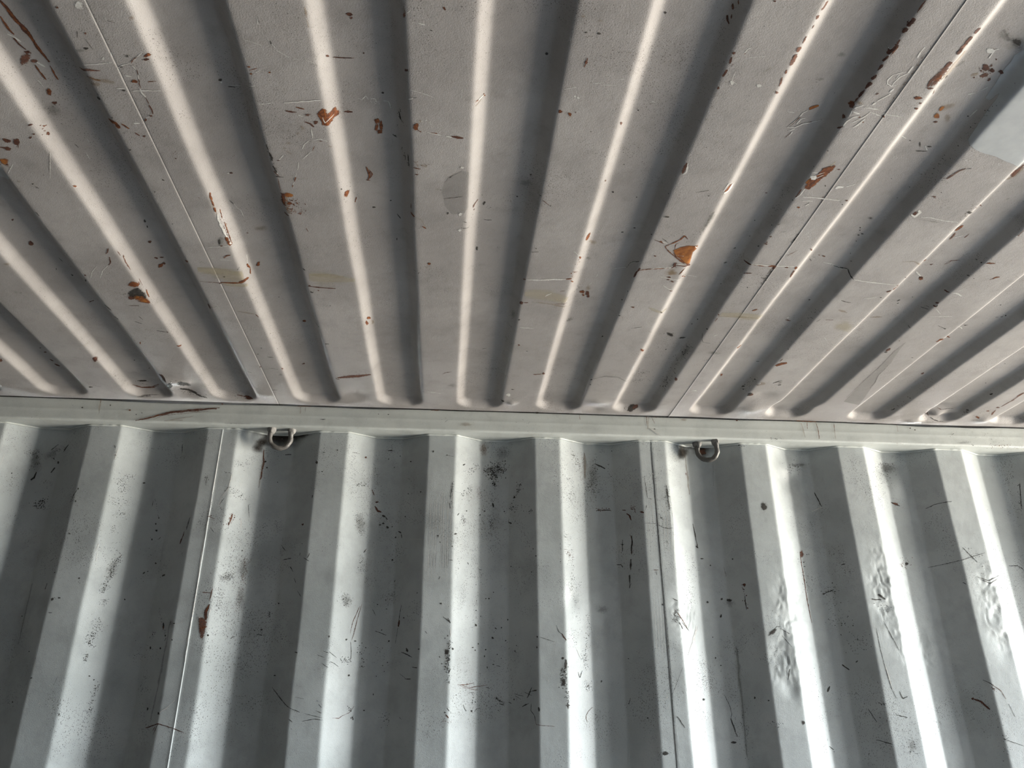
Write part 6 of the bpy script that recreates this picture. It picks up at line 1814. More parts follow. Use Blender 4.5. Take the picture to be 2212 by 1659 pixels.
('s','dark',.00219,[(.0116,1.8557),(.018,1.8431)]),
('s','dark',.00161,[(.0077,1.8528),(.019,1.8451)]),
('s','dark',.00157,[(-.0414,1.8251),(-.0372,1.8194)]),
('b','dark',.0129,1.8145,.00221,.00198,1.874),
('b','dark',.0065,1.8088,.00211,.00198,1.817),
('d','dark',.0066,[(.0184,1.8007),(.013,1.7817),(.0156,1.7629),(.0143,1.7442),(.0205,1.735)],130,.0022),
('b','dark',.0122,1.7779,.00901,.00819,1.64),
('s','dark',.00249,[(.0213,1.7387),(.0177,1.7294)]),
('b','dark',.0089,1.7451,.00279,.0021,3.069),
('d','dark',.0041,[(.0168,1.7257),(.0194,1.7073)],20,.0018),
('b','dark',-.0047,1.7665,.00326,.00245,2.093),
('b','dark',.0012,1.7512,.00264,.00194,1.675),
('s','white',.00146,[(.0184,1.8315),(.02,1.8123)]),
('b','dark',.0259,1.7849,.00422,.00391,1.347),
('b','dark',.0808,1.8788,.00243,.00215,-2.654),
('b','dark',.081,1.8439,.00487,.00417,2.269),
('d','dark',.0074,[(.0796,1.9245),(.0785,1.8636),(.077,1.8318)],90,.0012),
('b','dark',.0741,1.7913,.00346,.00246,-3.059),
('b','dark',.0804,1.7853,.00264,.00244,-2.958),
('d','dark',.0123,[(.0455,1.9292),(.0464,1.8928)],90,.0009),
('s','rusty',.00237,[(.0392,1.7062),(.0572,1.7059),(.0794,1.7113)]),
('s','rusty',.00165,[(.0432,1.7045),(.0694,1.7007),(.1116,1.707)]),
('s','rusty',.00134,[(.0513,1.7001),(.0878,1.6957)]),
('s','dark',.00134,[(.0677,1.6896),(.0798,1.6894)]),
('d','dark',.0015,[(.0768,1.6871),(.0752,1.665)],20,.0016),
('s','dark',.00157,[(.0543,1.6628),(.0575,1.6538),(.0616,1.6484)]),
('s','dark',.00153,[(.0806,1.6478),(.0865,1.6543),(.0964,1.6556)]),
('b','dark',.0741,1.6495,.0035,.00342,1.762),
('s','dark',.00201,[(.0163,1.6548),(.0223,1.6478)]),
('s','rustd',.00233,[(.0148,1.6406),(.0208,1.6335)]),
('b','dark',.0118,1.6456,.00252,.00237,1.744),
('b','dark',.0369,1.6832,.00192,.00152,-3.083),
('d','rusty',.0037,[(.0047,1.6265),(.0259,1.6256)],16,.0014),
('b','dark',.0832,1.6688,.00251,.002,1.588),
('b','dark',.1124,1.9088,.00298,.00259,3.071),
('b','dark',.1051,1.9083,.00236,.00201,3.107),
('b','dark',.1238,1.9241,.0021,.00202,2.955),
('b','dark',.1597,1.8579,.0028,.00255,1.574),
('b','dark',.1442,1.8391,.00259,.00255,2.919),
('b','dark',.1303,1.8369,.00463,.00222,2.695),
('b','dark',.155,1.8086,.00286,.00221,-3.139),
('b','dark',.0928,1.8655,.00227,.00174,1.605),
('b','dark',.106,1.7872,.00314,.00272,3.109),
('b','dark',.1034,1.7719,.00423,.00196,1.558),
('b','dark',.1108,1.7465,.00365,.00167,1.56),
('b','dark',.1808,1.7964,.00194,.00186,2.358),
('b','dark',.1774,1.7832,.00272,.00192,1.63),
('b','dark',.1346,1.7764,.00247,.00203,1.666),
('b','dark',.1441,1.7674,.00168,.00163,-3.054),
('b','dark',.1247,1.7533,.0039,.00188,3.141),
('s','dark',.00241,[(.1324,1.7505),(.1415,1.7486)]),
('b','dark',.1227,1.8148,.00443,.00342,1.974),
('b','dark',.088,1.8008,.00273,.00234,1.629),
('s','dark',.00152,[(.1077,1.7023),(.1177,1.6986)]),
('p','dark',.002,[(.1259,1.6791),(.1338,1.6819),(.1399,1.6755),(.1538,1.669),(.1538,1.6644),(.1399,1.669)],.01),
('s','dark',.00149,[(.1399,1.6653),(.1519,1.6626)]),
('s','dark',.00146,[(.1618,1.669),(.1694,1.6661)]),
('s','dark',.00211,[(.2151,1.701),(.2102,1.6883),(.2045,1.6774)]),
('s','dark',.00165,[(.2074,1.6902),(.2263,1.6943)]),
('s','dark',.00147,[(.198,1.6904),(.2149,1.6826)]),
('s','dark',.00114,[(.1752,1.6872),(.196,1.6812)]),
('s','dark',.00098,[(.1771,1.6826),(.1903,1.6749)]),
('b','dark',.2225,1.6935,.00527,.00234,3.097),
('s','dark',.00231,[(.1931,1.6584),(.2015,1.6628),(.2081,1.6654)]),
('s','dark',.00151,[(.2132,1.6653),(.2123,1.65),(.2199,1.6391),(.2225,1.6249)]),
('s','dark',.00416,[(.2286,1.6569),(.2313,1.6479)]),
('b','dark',.1746,1.6747,.00311,.00186,1.574),
('b','dark',.2289,1.814,.00383,.00282,1.61),
('b','dark',.2276,1.7899,.0037,.00246,1.57),
('d','dark',.024,[(.11,1.8447),(.1515,1.8056),(.1812,1.7661)],100,.0012),
('d','dark',.0057,[(.144,1.6525),(.14,1.6489)],20,.0013),
('s','dark',.00105,[(.2339,1.8139),(.2704,1.8026)]),
('d','white',.0038,[(.2406,1.7341),(.2581,1.7081)],12,.0016),
('s','rusty',.00145,[(.2225,1.6249),(.2243,1.6194),(.2385,1.6176),(.2658,1.6158)]),
('d','rusty',.0151,[(.3587,2.2946),(.3547,2.2603),(.3656,2.2245)],130,.0014),
('d','dark',.015,[(.3335,2.294),(.3524,2.2646),(.3495,2.2545)],80,.0015),
('s','stain',.00742,[(.3688,2.3009),(.3682,2.2294)]),
('d','dark',.0138,[(.3958,2.2825),(.3987,2.2467),(.3859,2.2158),(.3737,2.1968)],130,.0018),
('s','dark',.00441,[(.3997,2.2682),(.4133,2.2638),(.4244,2.2557)]),
('b','grime',.3888,2.23,.06711,.02227,1.515),
('d','dark',.007,[(.4348,2.2763),(.4356,2.25),(.4384,2.2171)],30,.0016),
('d','dark',.0145,[(.3238,2.2306),(.33,2.1993),(.3255,2.1438)],110,.0014),
('d','dark',.0138,[(.394,2.195),(.4004,2.1859)],50,.0016),
('d','rusty',.005,[(.396,2.1411),(.4119,2.1437),(.4321,2.1429)],40,.0024),
('s','dark',.00291,[(.3959,2.1399),(.4343,2.1419)]),
('s','rustd',.0032,[(.4624,2.1397),(.4714,2.1375)]),
('s','rustd',.00361,[(.4729,2.1294),(.4795,2.123),(.4827,2.1092)]),
('d','rustd',.0063,[(.4837,2.1428),(.4952,2.1346)],24,.0022),
('s','rusty',.00204,[(.4817,2.143),(.4959,2.1458)]),
('b','rustd',.5096,2.1284,.00715,.00311,2.75),
('s','dark',.00197,[(.523,2.1474),(.5187,2.1349)]),
('s','dark',.00536,[(.4813,2.0695),(.4811,2.0498),(.4775,2.0221)]),
('d','rusty',.0029,[(.4803,2.0696),(.4828,2.0453),(.4774,2.0199)],30,.002),
('s','dark',.00386,[(.4758,2.0093),(.4732,1.9818)]),
('s','dark',.00588,[(.4705,1.9694),(.4703,1.9486)]),
('s','dark',.0023,[(.4591,2.0609),(.4574,2.0305)]),
('s','dark',.00176,[(.4545,2.0493),(.4623,2.0485)]),
('s','white',.00161,[(.4534,2.0483),(.4532,2.0266)]),
('s','dark',.00281,[(.4415,1.9972),(.4517,1.9976),(.4561,1.9897)]),
('d','dark',.0094,[(.4203,2.3097),(.4224,2.3049)],16,.0014),
('b','dark',.446,2.3075,.00208,.00196,2.4),
('s','line',.0013,[(.5453,2.3102),(.5457,2.2343),(.5469,2.1629),(.548,2.0976),(.5484,2.0214),(.5486,1.9457)]),
('b','white',.5457,2.2339,.00301,.00288,1.587),
('s','dark',.00163,[(.5222,2.2266),(.5244,2.1942),(.5268,2.1668)]),
('d','dark',.0093,[(.5219,2.2219),(.5604,2.2227),(.5285,2.1897)],60,.0014),
('d','dark',.0069,[(.5813,2.2001),(.5804,2.1634),(.5849,2.1365)],80,.0018),
('s','dark',.00336,[(.5804,2.2024),(.5819,2.1544),(.5847,2.1342)]),
('s','dark',.0014,[(.55,2.0953),(.5627,2.0879),(.5759,2.086),(.5875,2.0881)]),
('s','dark',.0008,[(.515,2.0992),(.5439,2.0988)]),
('s','rusty',.00193,[(.5277,1.9787),(.5408,1.979)]),
('s','dark',.00157,[(.5342,1.9788),(.5354,1.9663)]),
('d','dark',.0045,[(.5547,2.1266),(.56,2.1089)],30,.0016),
('d','dark',.0043,[(.5687,2.0541),(.5698,2.0411)],16,.0013),
('s','dark',.00105,[(.5257,2.1668),(.5378,2.1637)]),
('d','dark',.0113,[(.3063,2.0743),(.3191,2.0329),(.3194,1.9778)],110,.0012),
('d','rusty',.0068,[(.3048,2.0267),(.323,2.0121)],60,.0016),
('d','dark',.0066,[(.3189,1.9652),(.3207,1.9488)],40,.0013),
('d','dark',.0021,[(.2921,2.0535),(.2903,1.9877)],40,.0012),
('s','rust',.00265,[(.6465,2.2493),(.6471,2.2422)]),
('s','stain',.00558,[(.6494,2.3003),(.6521,2.189)]),
('b','soot',.6431,2.3063,.02431,.01498,.947),
('b','soot',.6511,2.3276,.03579,.00807,-2.935),
('b','dark',.6587,2.0476,.00584,.00332,2.41),
('s','dark',.00287,[(.6534,2.1088),(.6606,2.0443)]),
('d','dark',.0224,[(.6226,2.0269),(.6414,2.0077),(.6256,1.963)],120,.0013),
('b','dark',.669,2.0171,.00623,.00215,-3.118),
('b','dark',.6895,2.0,.00295,.00257,-2.46),
('d','dark',.0156,[(.6103,2.309),(.6243,2.1841),(.6329,2.1169)],80,.001),
('s','white',.00158,[(.7239,1.9887),(.7299,1.967)]),
('s','dark',.00089,[(.7247,1.9951),(.7284,1.9714)]),
('b','dark',.7472,2.0152,.00312,.00276,3.071),
('s','dark',.00087,[(.4741,1.9483),(.4679,1.9402)]),
('s','grime',.00143,[(.7281,2.2865),(.7213,2.2145)]),
('s','white',.00081,[(.5181,2.1419),(.5234,2.1082),(.5191,2.0082)]),
('s','grime',.0006,[(.5223,2.1667),(.5225,2.0469)]),
('s','white',.0008,[(.5247,2.1405),(.5301,2.1084),(.5244,1.9913)]),
('s','grime',.0006,[(.529,2.1669),(.5291,2.047)]),
('s','white',.00082,[(.5355,2.1773),(.5379,2.1086),(.5333,2.0085)]),
('s','grime',.00061,[(.537,2.1671),(.5368,2.0472)]),
('s','white',.00082,[(.5623,2.1634),(.5656,2.1091),(.5622,2.0302)]),
('s','grime',.0006,[(.5649,2.1675),(.5641,2.0475)]),
('s','white',.00081,[(.5699,2.1461),(.5746,2.1093),(.5706,2.0261)]),
('s','grime',.0006,[(.574,2.1678),(.573,2.0477)]),
('s','white',.00085,[(.5814,2.1751),(.5836,2.1095),(.5791,2.0219)]),
('s','grime',.00062,[(.5831,2.168),(.5818,2.0479)]),
('s','white',.00094,[(.5885,2.174),(.5911,2.1103),(.5842,2.005)]),
('s','grime',.00072,[(.5906,2.1689),(.5889,2.0484)]),
('s','line',.00124,[(.5492,1.9457),(.5494,1.9045),(.5506,1.8204),(.5505,1.7469),(.5493,1.6647),(.5484,1.6249)]),
('s','dark',.00243,[(.4703,1.9486),(.4686,1.9362)]),
('d','dark',.0106,[(.3591,1.8706),(.362,1.8347),(.3505,1.7866),(.3473,1.7671)],150,.0013),
('d','dark',.0104,[(.3454,1.7747),(.351,1.748)],80,.0014),
('d','dark',.0105,[(.3517,1.7139),(.3552,1.6934)],90,.0014),
('d','dark',.013,[(.325,1.9392),(.3267,1.868),(.3389,1.833)],80,.0012),
('d','dark',.0166,[(.3161,1.8313),(.3148,1.7961)],60,.0012),
('s','dark',.00148,[(.2759,1.8416),(.2816,1.826),(.2887,1.8222)]),
('s','rustd',.0026,[(.2887,1.8222),(.2936,1.8144),(.2996,1.8068)]),
('b','dark',.2897,1.7654,.00478,.00393,1.436),
('s','dark',.00567,[(.2961,1.7626),(.2975,1.7418)]),
('d','dark',.0085,[(.2915,1.7456),(.2887,1.7175),(.2903,1.7027)],120,.0024),
('b','dark',.2906,1.7119,.01128,.0082,1.441),
('d','dark',.0059,[(.298,1.6935),(.2989,1.657)],60,.002),
('s','dark',.00272,[(.2982,1.6661),(.2998,1.6534)]),
('s','dark',.00155,[(.328,1.7356),(.3319,1.7226),(.3393,1.7389)]),
('s','rusty',.00173,[(.3636,1.6583),(.3532,1.6507),(.3449,1.6396),(.3446,1.6323),(.3487,1.6253)]),
('s','white',.00123,[(.3236,1.7928),(.336,1.7665)]),
('s','dark',.00144,[(.4555,1.6787),(.452,1.6657)]),
('b','dark',.4561,1.7682,.0023,.00166,3.087),
('b','dark',.5444,1.8934,.00349,.00304,1.008),
('s','dark',.00179,[(.5712,1.909),(.5839,1.9032)]),
('s','dark',.00183,[(.5777,1.8828),(.5722,1.8686),(.5869,1.8629)]),
('d','dark',.0082,[(.5799,1.8828),(.5667,1.8583),(.5864,1.8608)],60,.0018),
('s','dark',.00328,[(.5831,1.8506),(.5914,1.8363)]),
('s','dark',.00156,[(.5881,1.8548),(.6108,1.8317)]),
('s','dark',.00088,[(.5739,1.7319),(.5512,1.6868)]),
('s','dark',.00071,[(.5815,1.7471),(.5739,1.7319)]),
('s','dark',.00217,[(.5569,1.6373),(.566,1.6265)]),
('b','white',.5372,1.679,.00291,.00248,-2.789),
('b','white',.5733,1.6721,.00262,.00231,-2.846),
('b','dark',.5445,1.746,.00246,.00157,-3.039),
('s','white',.00587,[(.6329,1.8483),(.6209,1.8114),(.6013,1.7749)]),
('s','white',.00184,[(.6375,1.8446),(.6113,1.795)]),
('d','dark',.0203,[(.6331,1.7688),(.6433,1.7305),(.6396,1.7017)],160,.0012),
('d','rusty',.0133,[(.6509,1.7502),(.6484,1.6925)],120,.0012),
('d','dark',.0238,[(.6123,1.9366),(.6313,1.9219),(.6139,1.8998)],120,.0012),
('b','dark',.6337,1.6751,.00565,.00405,-2.905),
('d','dark',.0196,[(.5995,1.6577),(.6311,1.6361)],80,.0011),
('b','dark',.6715,1.9065,.0053,.00425,1.231),
('b','dark',.7288,1.9112,.01057,.00577,3.126),
('b','dark',.7035,1.8738,.0047,.00238,1.394),
('b','dark',.6755,1.8207,.0028,.0025,-2.671),
('b','dark',.6776,1.7714,.00388,.0026,1.327),
('b','dark',.689,1.7544,.00277,.00236,-2.741),
('s','dark',.00114,[(.6896,1.6871),(.7003,1.6626),(.7032,1.6439),(.6983,1.629)]),
('b','grime',.729,1.9039,.02078,.01451,-3.132),
('b','dark',.2985,1.8068,.00185,.00165,-2.943),
('b','grime',.3987,1.8839,.02647,.01164,-3.134),
('b','dark',.6874,1.7408,.00154,.00134,-2.8),
('d','dark',.0075,[(.7323,1.7939),(.7338,1.774)],20,.0014),
('b','dark',.3881,1.7164,.00379,.00225,1.094),
('b','dark',.4511,1.6661,.00204,.00179,-2.962),
('b','dark',.4896,1.634,.00345,.00233,-3.138),
('s','white',.00107,[(.5342,1.6519),(.5414,1.6647)]),
('d','dark',.0133,[(.3086,1.9313),(.3437,1.9431)],90,.0012),
('s','white',.00076,[(.5238,1.9293),(.5224,1.884),(.521,1.7871)]),
('s','grime',.0006,[(.5275,1.9269),(.526,1.8401)]),
('s','white',.00077,[(.5289,1.8999),(.5298,1.8841),(.5273,1.7756)]),
('s','grime',.0006,[(.535,1.927),(.5334,1.8401)]),
('s','white',.00076,[(.5369,1.9055),(.5373,1.8842),(.5336,1.7641)]),
('s','grime',.0006,[(.5425,1.9271),(.5408,1.8402)]),
('s','white',.00078,[(.5446,1.9204),(.5437,1.8843),(.5413,1.7815)]),
('s','grime',.0006,[(.5487,1.9271),(.5473,1.8404)]),
('s','dark',.0027,[(1.0048,2.2017),(1.0164,2.1617)]),
('s','white',.00263,[(.9884,2.1498),(1.0164,2.1617)]),
('s','dark',.00354,[(1.0052,2.2043),(1.006,2.1938)]),
('s','dark',.00223,[(1.309,2.1615),(1.3309,2.1717),(1.3709,2.1764)]),
('b','dark',.8414,2.1502,.01658,.01297,1.475),
('b','grime',.8414,2.1502,.01873,.01382,1.23),
('d','dark',.0171,[(.9492,2.0367),(.9409,2.0171),(.9425,1.9362)],60,.0022),
('d','rustd',.0068,[(.765,1.949),(.764,1.885)],14,.0028),
('b','rustd',.7657,1.9481,.00569,.00456,3.076),
('s','dark',.00252,[(.764,1.9214),(.764,1.885)]),
('s','dark',.00405,[(1.0365,2.0033),(1.0449,2.0059)]),
('d','dark',.0172,[(.9772,1.9367),(1.0109,1.9367),(1.0069,1.9653)],50,.002),
('s','dark',.00282,[(.9785,1.9297),(1.0116,1.9414)]),
('s','dark',.00379,[(1.0909,1.9137),(1.1181,1.9119)]),
('s','dark',.00649,[(1.1111,1.9256),(1.1281,1.9142)]),
('s','dark',.00229,[(1.1114,1.8594),(1.1378,1.7889)]),
('s','dark',.00176,[(1.0881,1.8413),(1.0887,1.7972),(1.0916,1.7539)]),
('s','white',.00262,[(1.0925,1.7582),(1.1013,1.6989)]),
('s','dark',.00176,[(1.091,1.7625),(1.0975,1.703),(1.1062,1.678)]),
('d','dark',.0112,[(1.1012,1.9003),(1.1376,1.8871)],30,.002),
('s','dark',.00466,[(1.0015,1.7585),(1.0157,1.7452)]),
('s','dark',.00308,[(1.0314,1.7619),(1.0358,1.7661)]),
('s','dark',.00462,[(.9519,1.694),(.9612,1.7067)]),
('s','dark',.00213,[(1.0392,1.6558),(1.0525,1.6249)]),
('d','dark',.0044,[(1.0645,1.6657),(1.0757,1.6656)],12,.002),
('s','dark',.00225,[(1.0446,1.5866),(1.0752,1.5766)]),
('s','rustd',.00467,[(1.3163,1.6794),(1.3306,1.6707),(1.3448,1.6537)]),
('b','rustd',1.3161,1.6786,.00416,.00343,-2.738),
('s','rusty',.0028,[(1.3603,1.7103),(1.3801,1.6955),(1.3868,1.6765)]),
('d','rustd',.0064,[(1.3597,1.7081),(1.3657,1.6954)],14,.0024),
('s','dark',.00216,[(1.344,1.7213),(1.3644,1.7081)]),
('s','dark',.00216,[(1.396,1.9692),(1.4242,1.958),(1.4546,1.9719)]),
('s','dark',.00246,[(1.3921,1.9739),(1.4211,1.965),(1.4652,1.9824)]),
('s','dark',.00239,[(1.514,2.0116),(1.5404,2.012),(1.5533,2.0023)]),
('d','dark',.0153,[(1.3743,2.0458),(1.4275,2.0127),(1.4099,1.9837)],60,.0018),
('s','dark',.00259,[(1.3705,2.0506),(1.4018,2.0123)]),
('s','dark',.00162,[(1.2833,2.003),(1.3573,2.0165),(1.4288,2.037)]),
('d','dark',.0329,[(1.467,2.1212),(1.4765,2.0472),(1.468,1.9684),(1.4757,1.9123)],160,.0016),
('d','rusty',.0207,[(1.4674,2.0263),(1.4845,1.9701)],80,.0016),
('d','dark',.032,[(1.2208,2.285),(1.2046,2.2115),(1.1475,2.1561)],110,.0015),
('d','dark',.0275,[(1.2269,2.2903),(1.1983,2.2372)],80,.0018),
('b','grime',1.2263,2.2851,.03006,.02399,-2.844),
('s','dark',.00354,[(1.218,2.1801),(1.243,2.1706)]),
('b','rusty',1.2309,2.1769,.01393,.0061,2.859),
('b','rusty',.9412,2.0341,.01422,.00955,1.224),
('d','rusty',.0153,[(1.2092,2.0057),(1.23,2.0168)],60,.002),
('b','dark',1.2266,2.0129,.00876,.00541,-2.982),
('d','dark',.0296,[(.9939,1.863),(1.0286,1.8709)],60,.002),
('d','dark',.0245,[(1.0383,1.8076),(1.0482,1.7983)],70,.0018),
('d','dark',.0206,[(.9243,1.7596),(.9196,1.6292),(.9251,1.5489)],120,.0014),
('d','dark',.0231,[(1.1801,1.7775),(1.194,1.6961),(1.205,1.5883)],120,.0014),
('d','dark',.0171,[(1.1215,1.5805),(1.1207,1.5567)],40,.002),
('b','grime',1.1229,1.5725,.02366,.01578,1.555),
('d','dark',.0117,[(.7351,1.6703),(.7294,1.5494)],60,.0015),
('s','grime',.00788,[(.7328,1.798),(.7294,1.5494)]),
('d','dark',.0173,[(.7068,1.7291),(.7094,1.6375),(.7134,1.5971)],80,.0014),
('s','dark',.00333,[(.6998,1.6334),(.7106,1.5931)]),
('b','dark',.7001,1.5811,.01006,.00388,-3.119),
('b','dark',.7591,1.6793,.00463,.00316,1.37),
('b','dark',.7868,1.6726,.0032,.0028,-2.76),
('d','dark',.0102,[(.7827,1.6228),(.8059,1.6167)],20,.0018),
('b','dark',.7097,1.9147,.0055,.00381,-3.006),
('b','dark',.7023,1.8714,.00516,.0033,1.366),
('s','rusty',.00355,[(.9358,2.0361),(.9353,1.9265),(.9392,1.8579)]),
('s','dark',.0027,[(.806,1.8212),(.8307,1.8435),(.8402,1.8435)]),
('b','dark',.8191,1.8301,.01673,.0071,-2.539),
('s','dark',.00222,[(.8398,1.8392),(.8618,1.8263)]),
('s','dark',.00177,[(.842,1.8217),(.8615,1.7957)]),
('s','dark',.00235,[(.8489,1.7443),(.8408,1.719)]),
('b','dark',.8634,1.6235,.00706,.00555,1.106),
('s','dark',.00286,[(.9338,1.5727),(.945,1.5646)]),
('s','dark',.00231,[(1.0981,1.6409),(1.1246,1.6348)]),
('s','dark',.003,[(1.1168,1.6947),(1.1225,1.6781),(1.1352,1.6822)]),
('s','dark',.00244,[(1.6012,2.2408),(1.5898,2.1681)]),
('d','dark',.0063,[(1.5973,2.2414),(1.5888,2.1631)],30,.002),
('s','dark',.00198,[(1.3558,1.5881),(1.4037,1.5719)]),
('d','dark',.0117,[(1.3617,1.6124),(1.3545,1.5481)],30,.002),
('s','dark',.0023,[(1.391,1.6661),(1.3994,1.637)]),
('s','dark',.00315,[(1.3501,1.9597),(1.3567,1.9545)]),
('s','rusty',.00249,[(.5766,1.8808),(.6083,1.8341)]),
('d','rusty',.0101,[(.5722,1.8851),(.5991,1.8467)],30,.0016),
('b','dark',.5232,1.5584,.01095,.00636,-3.089),
('s','dark',.002,[(.5583,1.6366),(.5738,1.6128)]),
('d','dark',.0163,[(.9237,2.2622),(.994,2.2783)],60,.0018),
('s','grime',.01231,[(.9515,2.2819),(.9898,2.2846)]),
('b','grime',1.2309,2.28,.04351,.02198,-3.087),
('b','soot',-.4428,2.3163,.06605,.03244,-3.038),
('b','soot',-.4924,2.3035,.02329,.01627,-2.781),
('b','soot',-.3977,2.3281,.03453,.01367,3.072),
('b','soot',-.4485,2.3285,.08435,.01977,-3.131),
('b','soot',.7009,2.3205,.04139,.03089,-2.915),
('b','soot',.6438,2.3071,.02588,.01977,-2.536),
('b','soot',.6571,2.3319,.04289,.01389,2.955),
('b','soot',.7314,2.3338,.03721,.01118,3.106),
('b','rusty',.7,2.3125,.01995,.01345,-3.025),
('d','dark',.0079,[(.792,2.3254),(.8079,2.325)],30,.002),
]
MARKS_R = [
('s','rusty',.00475,[(-.8002,2.3307),(-.7545,2.3429),(-.718,2.3544),(-.6726,2.3611),(-.6038,2.3704)]),
('s','rust',.00295,[(-.8002,2.3307),(-.7549,2.345),(-.7186,2.3578),(-.6732,2.3646),(-.5964,2.3733)]),
('s','rustd',.00326,[(-.7406,2.351),(-.6997,2.3602),(-.5964,2.3733)]),
('s','rusty',.00118,[(-.757,2.3351),(-.736,2.3469),(-.6222,2.3624)]),
('s','stain',.00237,[(-.7147,2.3356),(-.6588,2.3482)]),
('s','white',.00118,[(-.6959,2.3384),(-.662,2.3438)]),
('s','stain',.00348,[(-.7297,2.333),(-.684,2.3366)]),
('b','rust',-.8199,2.3591,.00428,.00297,3.04),
('b','dark',-.9377,2.3624,.00437,.00348,2.809),
('b','dark',-.8704,2.3712,.00281,.00231,2.705),
('b','dark',-.8016,2.3477,.00278,.00231,2.75),
('b','dark',-.7883,2.3525,.00222,.00176,2.833),
('s','stain',.00461,[(-.898,2.3876),(-.8932,2.3468)]),
('s','rust',.00109,[(-.8956,2.3855),(-.8965,2.3768)]),
('d','dark',.012,[(-1.0563,2.3328),(-1.0106,2.3301)],12,.0012),
('s','rust',.00119,[(-.4,2.3845),(-.3642,2.3857)]),
('s','stain',.00376,[(-.3919,2.3834),(-.3898,2.3637)]),
('s','stain',.0027,[(-.378,2.3839),(-.3778,2.3707)]),
('b','dark',-.3306,2.3495,.01008,.00182,-3.104),
('b','rust',-.5914,2.384,.00443,.00246,3.109),
('d','dark',.0247,[(-1.0251,2.3594),(-.5603,2.3407),(-.3253,2.3571)],40,.0009),
('s','dark',.00087,[(-.5783,2.3306),(-.512,2.3311)]),
('s','rust',.00151,[(-.0509,2.3849),(-.0284,2.3857)]),
('s','rust',.00087,[(.3479,2.3863),(.3498,2.3706)]),
('s','rust',.00144,[(.5331,2.3866),(.5326,2.3631)]),
('s','stain',.00567,[(.5382,2.3859),(.5333,2.3496)]),
('s','rust',.00095,[(.5532,2.3864),(.5616,2.3844)]),
('b','dark',.2322,2.3878,.00824,.00503,-3.078),
('b','dark',-.1877,2.3696,.00338,.00184,-3.11),
('b','dark',-.1618,2.3692,.00342,.00186,-3.128),
('d','dark',.0171,[(.1764,2.3471),(.2139,2.3594)],12,.0013),
('s','white',.00187,[(.5422,2.3544),(.5679,2.3306)]),
('b','stain',.0446,2.3473,.02295,.00738,-3.107),
('d','dark',.0256,[(-.2479,2.3553),(.1599,2.351),(.4956,2.3574)],40,.0009),
('b','white',.3548,2.3475,.00374,.00236,1.493),
('s','dark',.00115,[(-.0128,2.3521),(-.0049,2.3589)]),
('s','rust',.00205,[(.9532,2.3876),(1.0114,2.3864)]),
('s','rust',.00168,[(1.0086,2.3843),(1.0127,2.3653),(1.0116,2.3363)]),
('s','rust',.00132,[(.9842,2.3835),(.9824,2.3644)]),
('s','stain',.00475,[(.9668,2.3815),(.972,2.3391)]),
('s','stain',.00333,[(1.0108,2.3829),(1.0099,2.3353)]),
('s','rust',.00132,[(1.0608,2.384),(1.0597,2.3618)]),
('s','stain',.00401,[(1.0604,2.382),(1.0585,2.3368)]),
('s','rust',.00102,[(1.243,2.3848),(1.2427,2.365)]),
('b','rust',.7848,2.3831,.0041,.0028,-2.982),
('b','stain',.636,2.3807,.01329,.00559,-3.084),
('b','dark',1.2814,2.3769,.00431,.00277,-2.916),
('b','dark',1.2936,2.3717,.00432,.00277,-2.919),
('s','white',.00105,[(1.2758,2.3696),(1.2978,2.3683)]),
('d','dark',.0311,[(1.3946,2.3571),(1.4536,2.3539),(1.5295,2.3562)],40,.0014),
('b','grime',1.4296,2.338,.02806,.00703,-3.094),
('d','dark',.0069,[(.8681,2.3334),(.9011,2.331)],20,.0018),
('s','dark',.00121,[(1.3977,2.3597),(1.4065,2.3651)]),
('d','rust',.0062,[(1.5037,2.3352),(1.5275,2.3308),(1.5636,2.3344)],26,.002),
('d','white',.0052,[(1.4973,2.33),(1.6027,2.327)],40,.002),
('d','dark',.0104,[(1.4477,2.331),(1.5969,2.3279)],30,.0013),
('s','white',.00111,[(1.5596,2.3647),(1.5622,2.347)]),
('d','white',.004,[(1.23,2.3295),(1.2494,2.3286)],12,.0018),
('d','dark',.0254,[(.6754,2.3497),(1.2052,2.3513)],40,.0009),
('b','dark',1.4526,2.3306,.00358,.00204,-2.949),
('s','rust',.001,[(.5467,2.3852),(.5545,2.3656)]),
('s','white',.00275,[(.5395,2.3528),(.566,2.334)]),
('b','dark',.5524,2.3507,.00396,.00205,-3.063),
]


# ------------------------------------------------------------------ roof
X = axis([(XB, -1.3, .02), (-1.3, 1.8, .003), (1.8, XD, .008)])
X = np.sort(np.concatenate([X] + [[s - .0002, s + .0002, s + .0011, s - .0011, s + .0022, s - .0022] for s, _ in CSEAM]))
Y = axis([(YW2 - .03, YW2 + .1, .01), (YW2 + .1, -1.5, .06), (-1.5, -0.24, .012), (-0.24, 0.06, .003)])
gx, gy = np.meshgrid(X, Y, indexing='ij')
V = np.stack([gx, gy, H + ceil_h(gx, gy) + gap_lift(gx, gy)], -1).reshape(-1, 3)
Fc = grid_faces(len(X), len(Y), True)
build_marked('ceiling', V, Fc, M_CEIL, MARKS_C, 'ceil', (M_GAP_SHADE, gy.ravel()[Fc].min(1) > -0.0290))

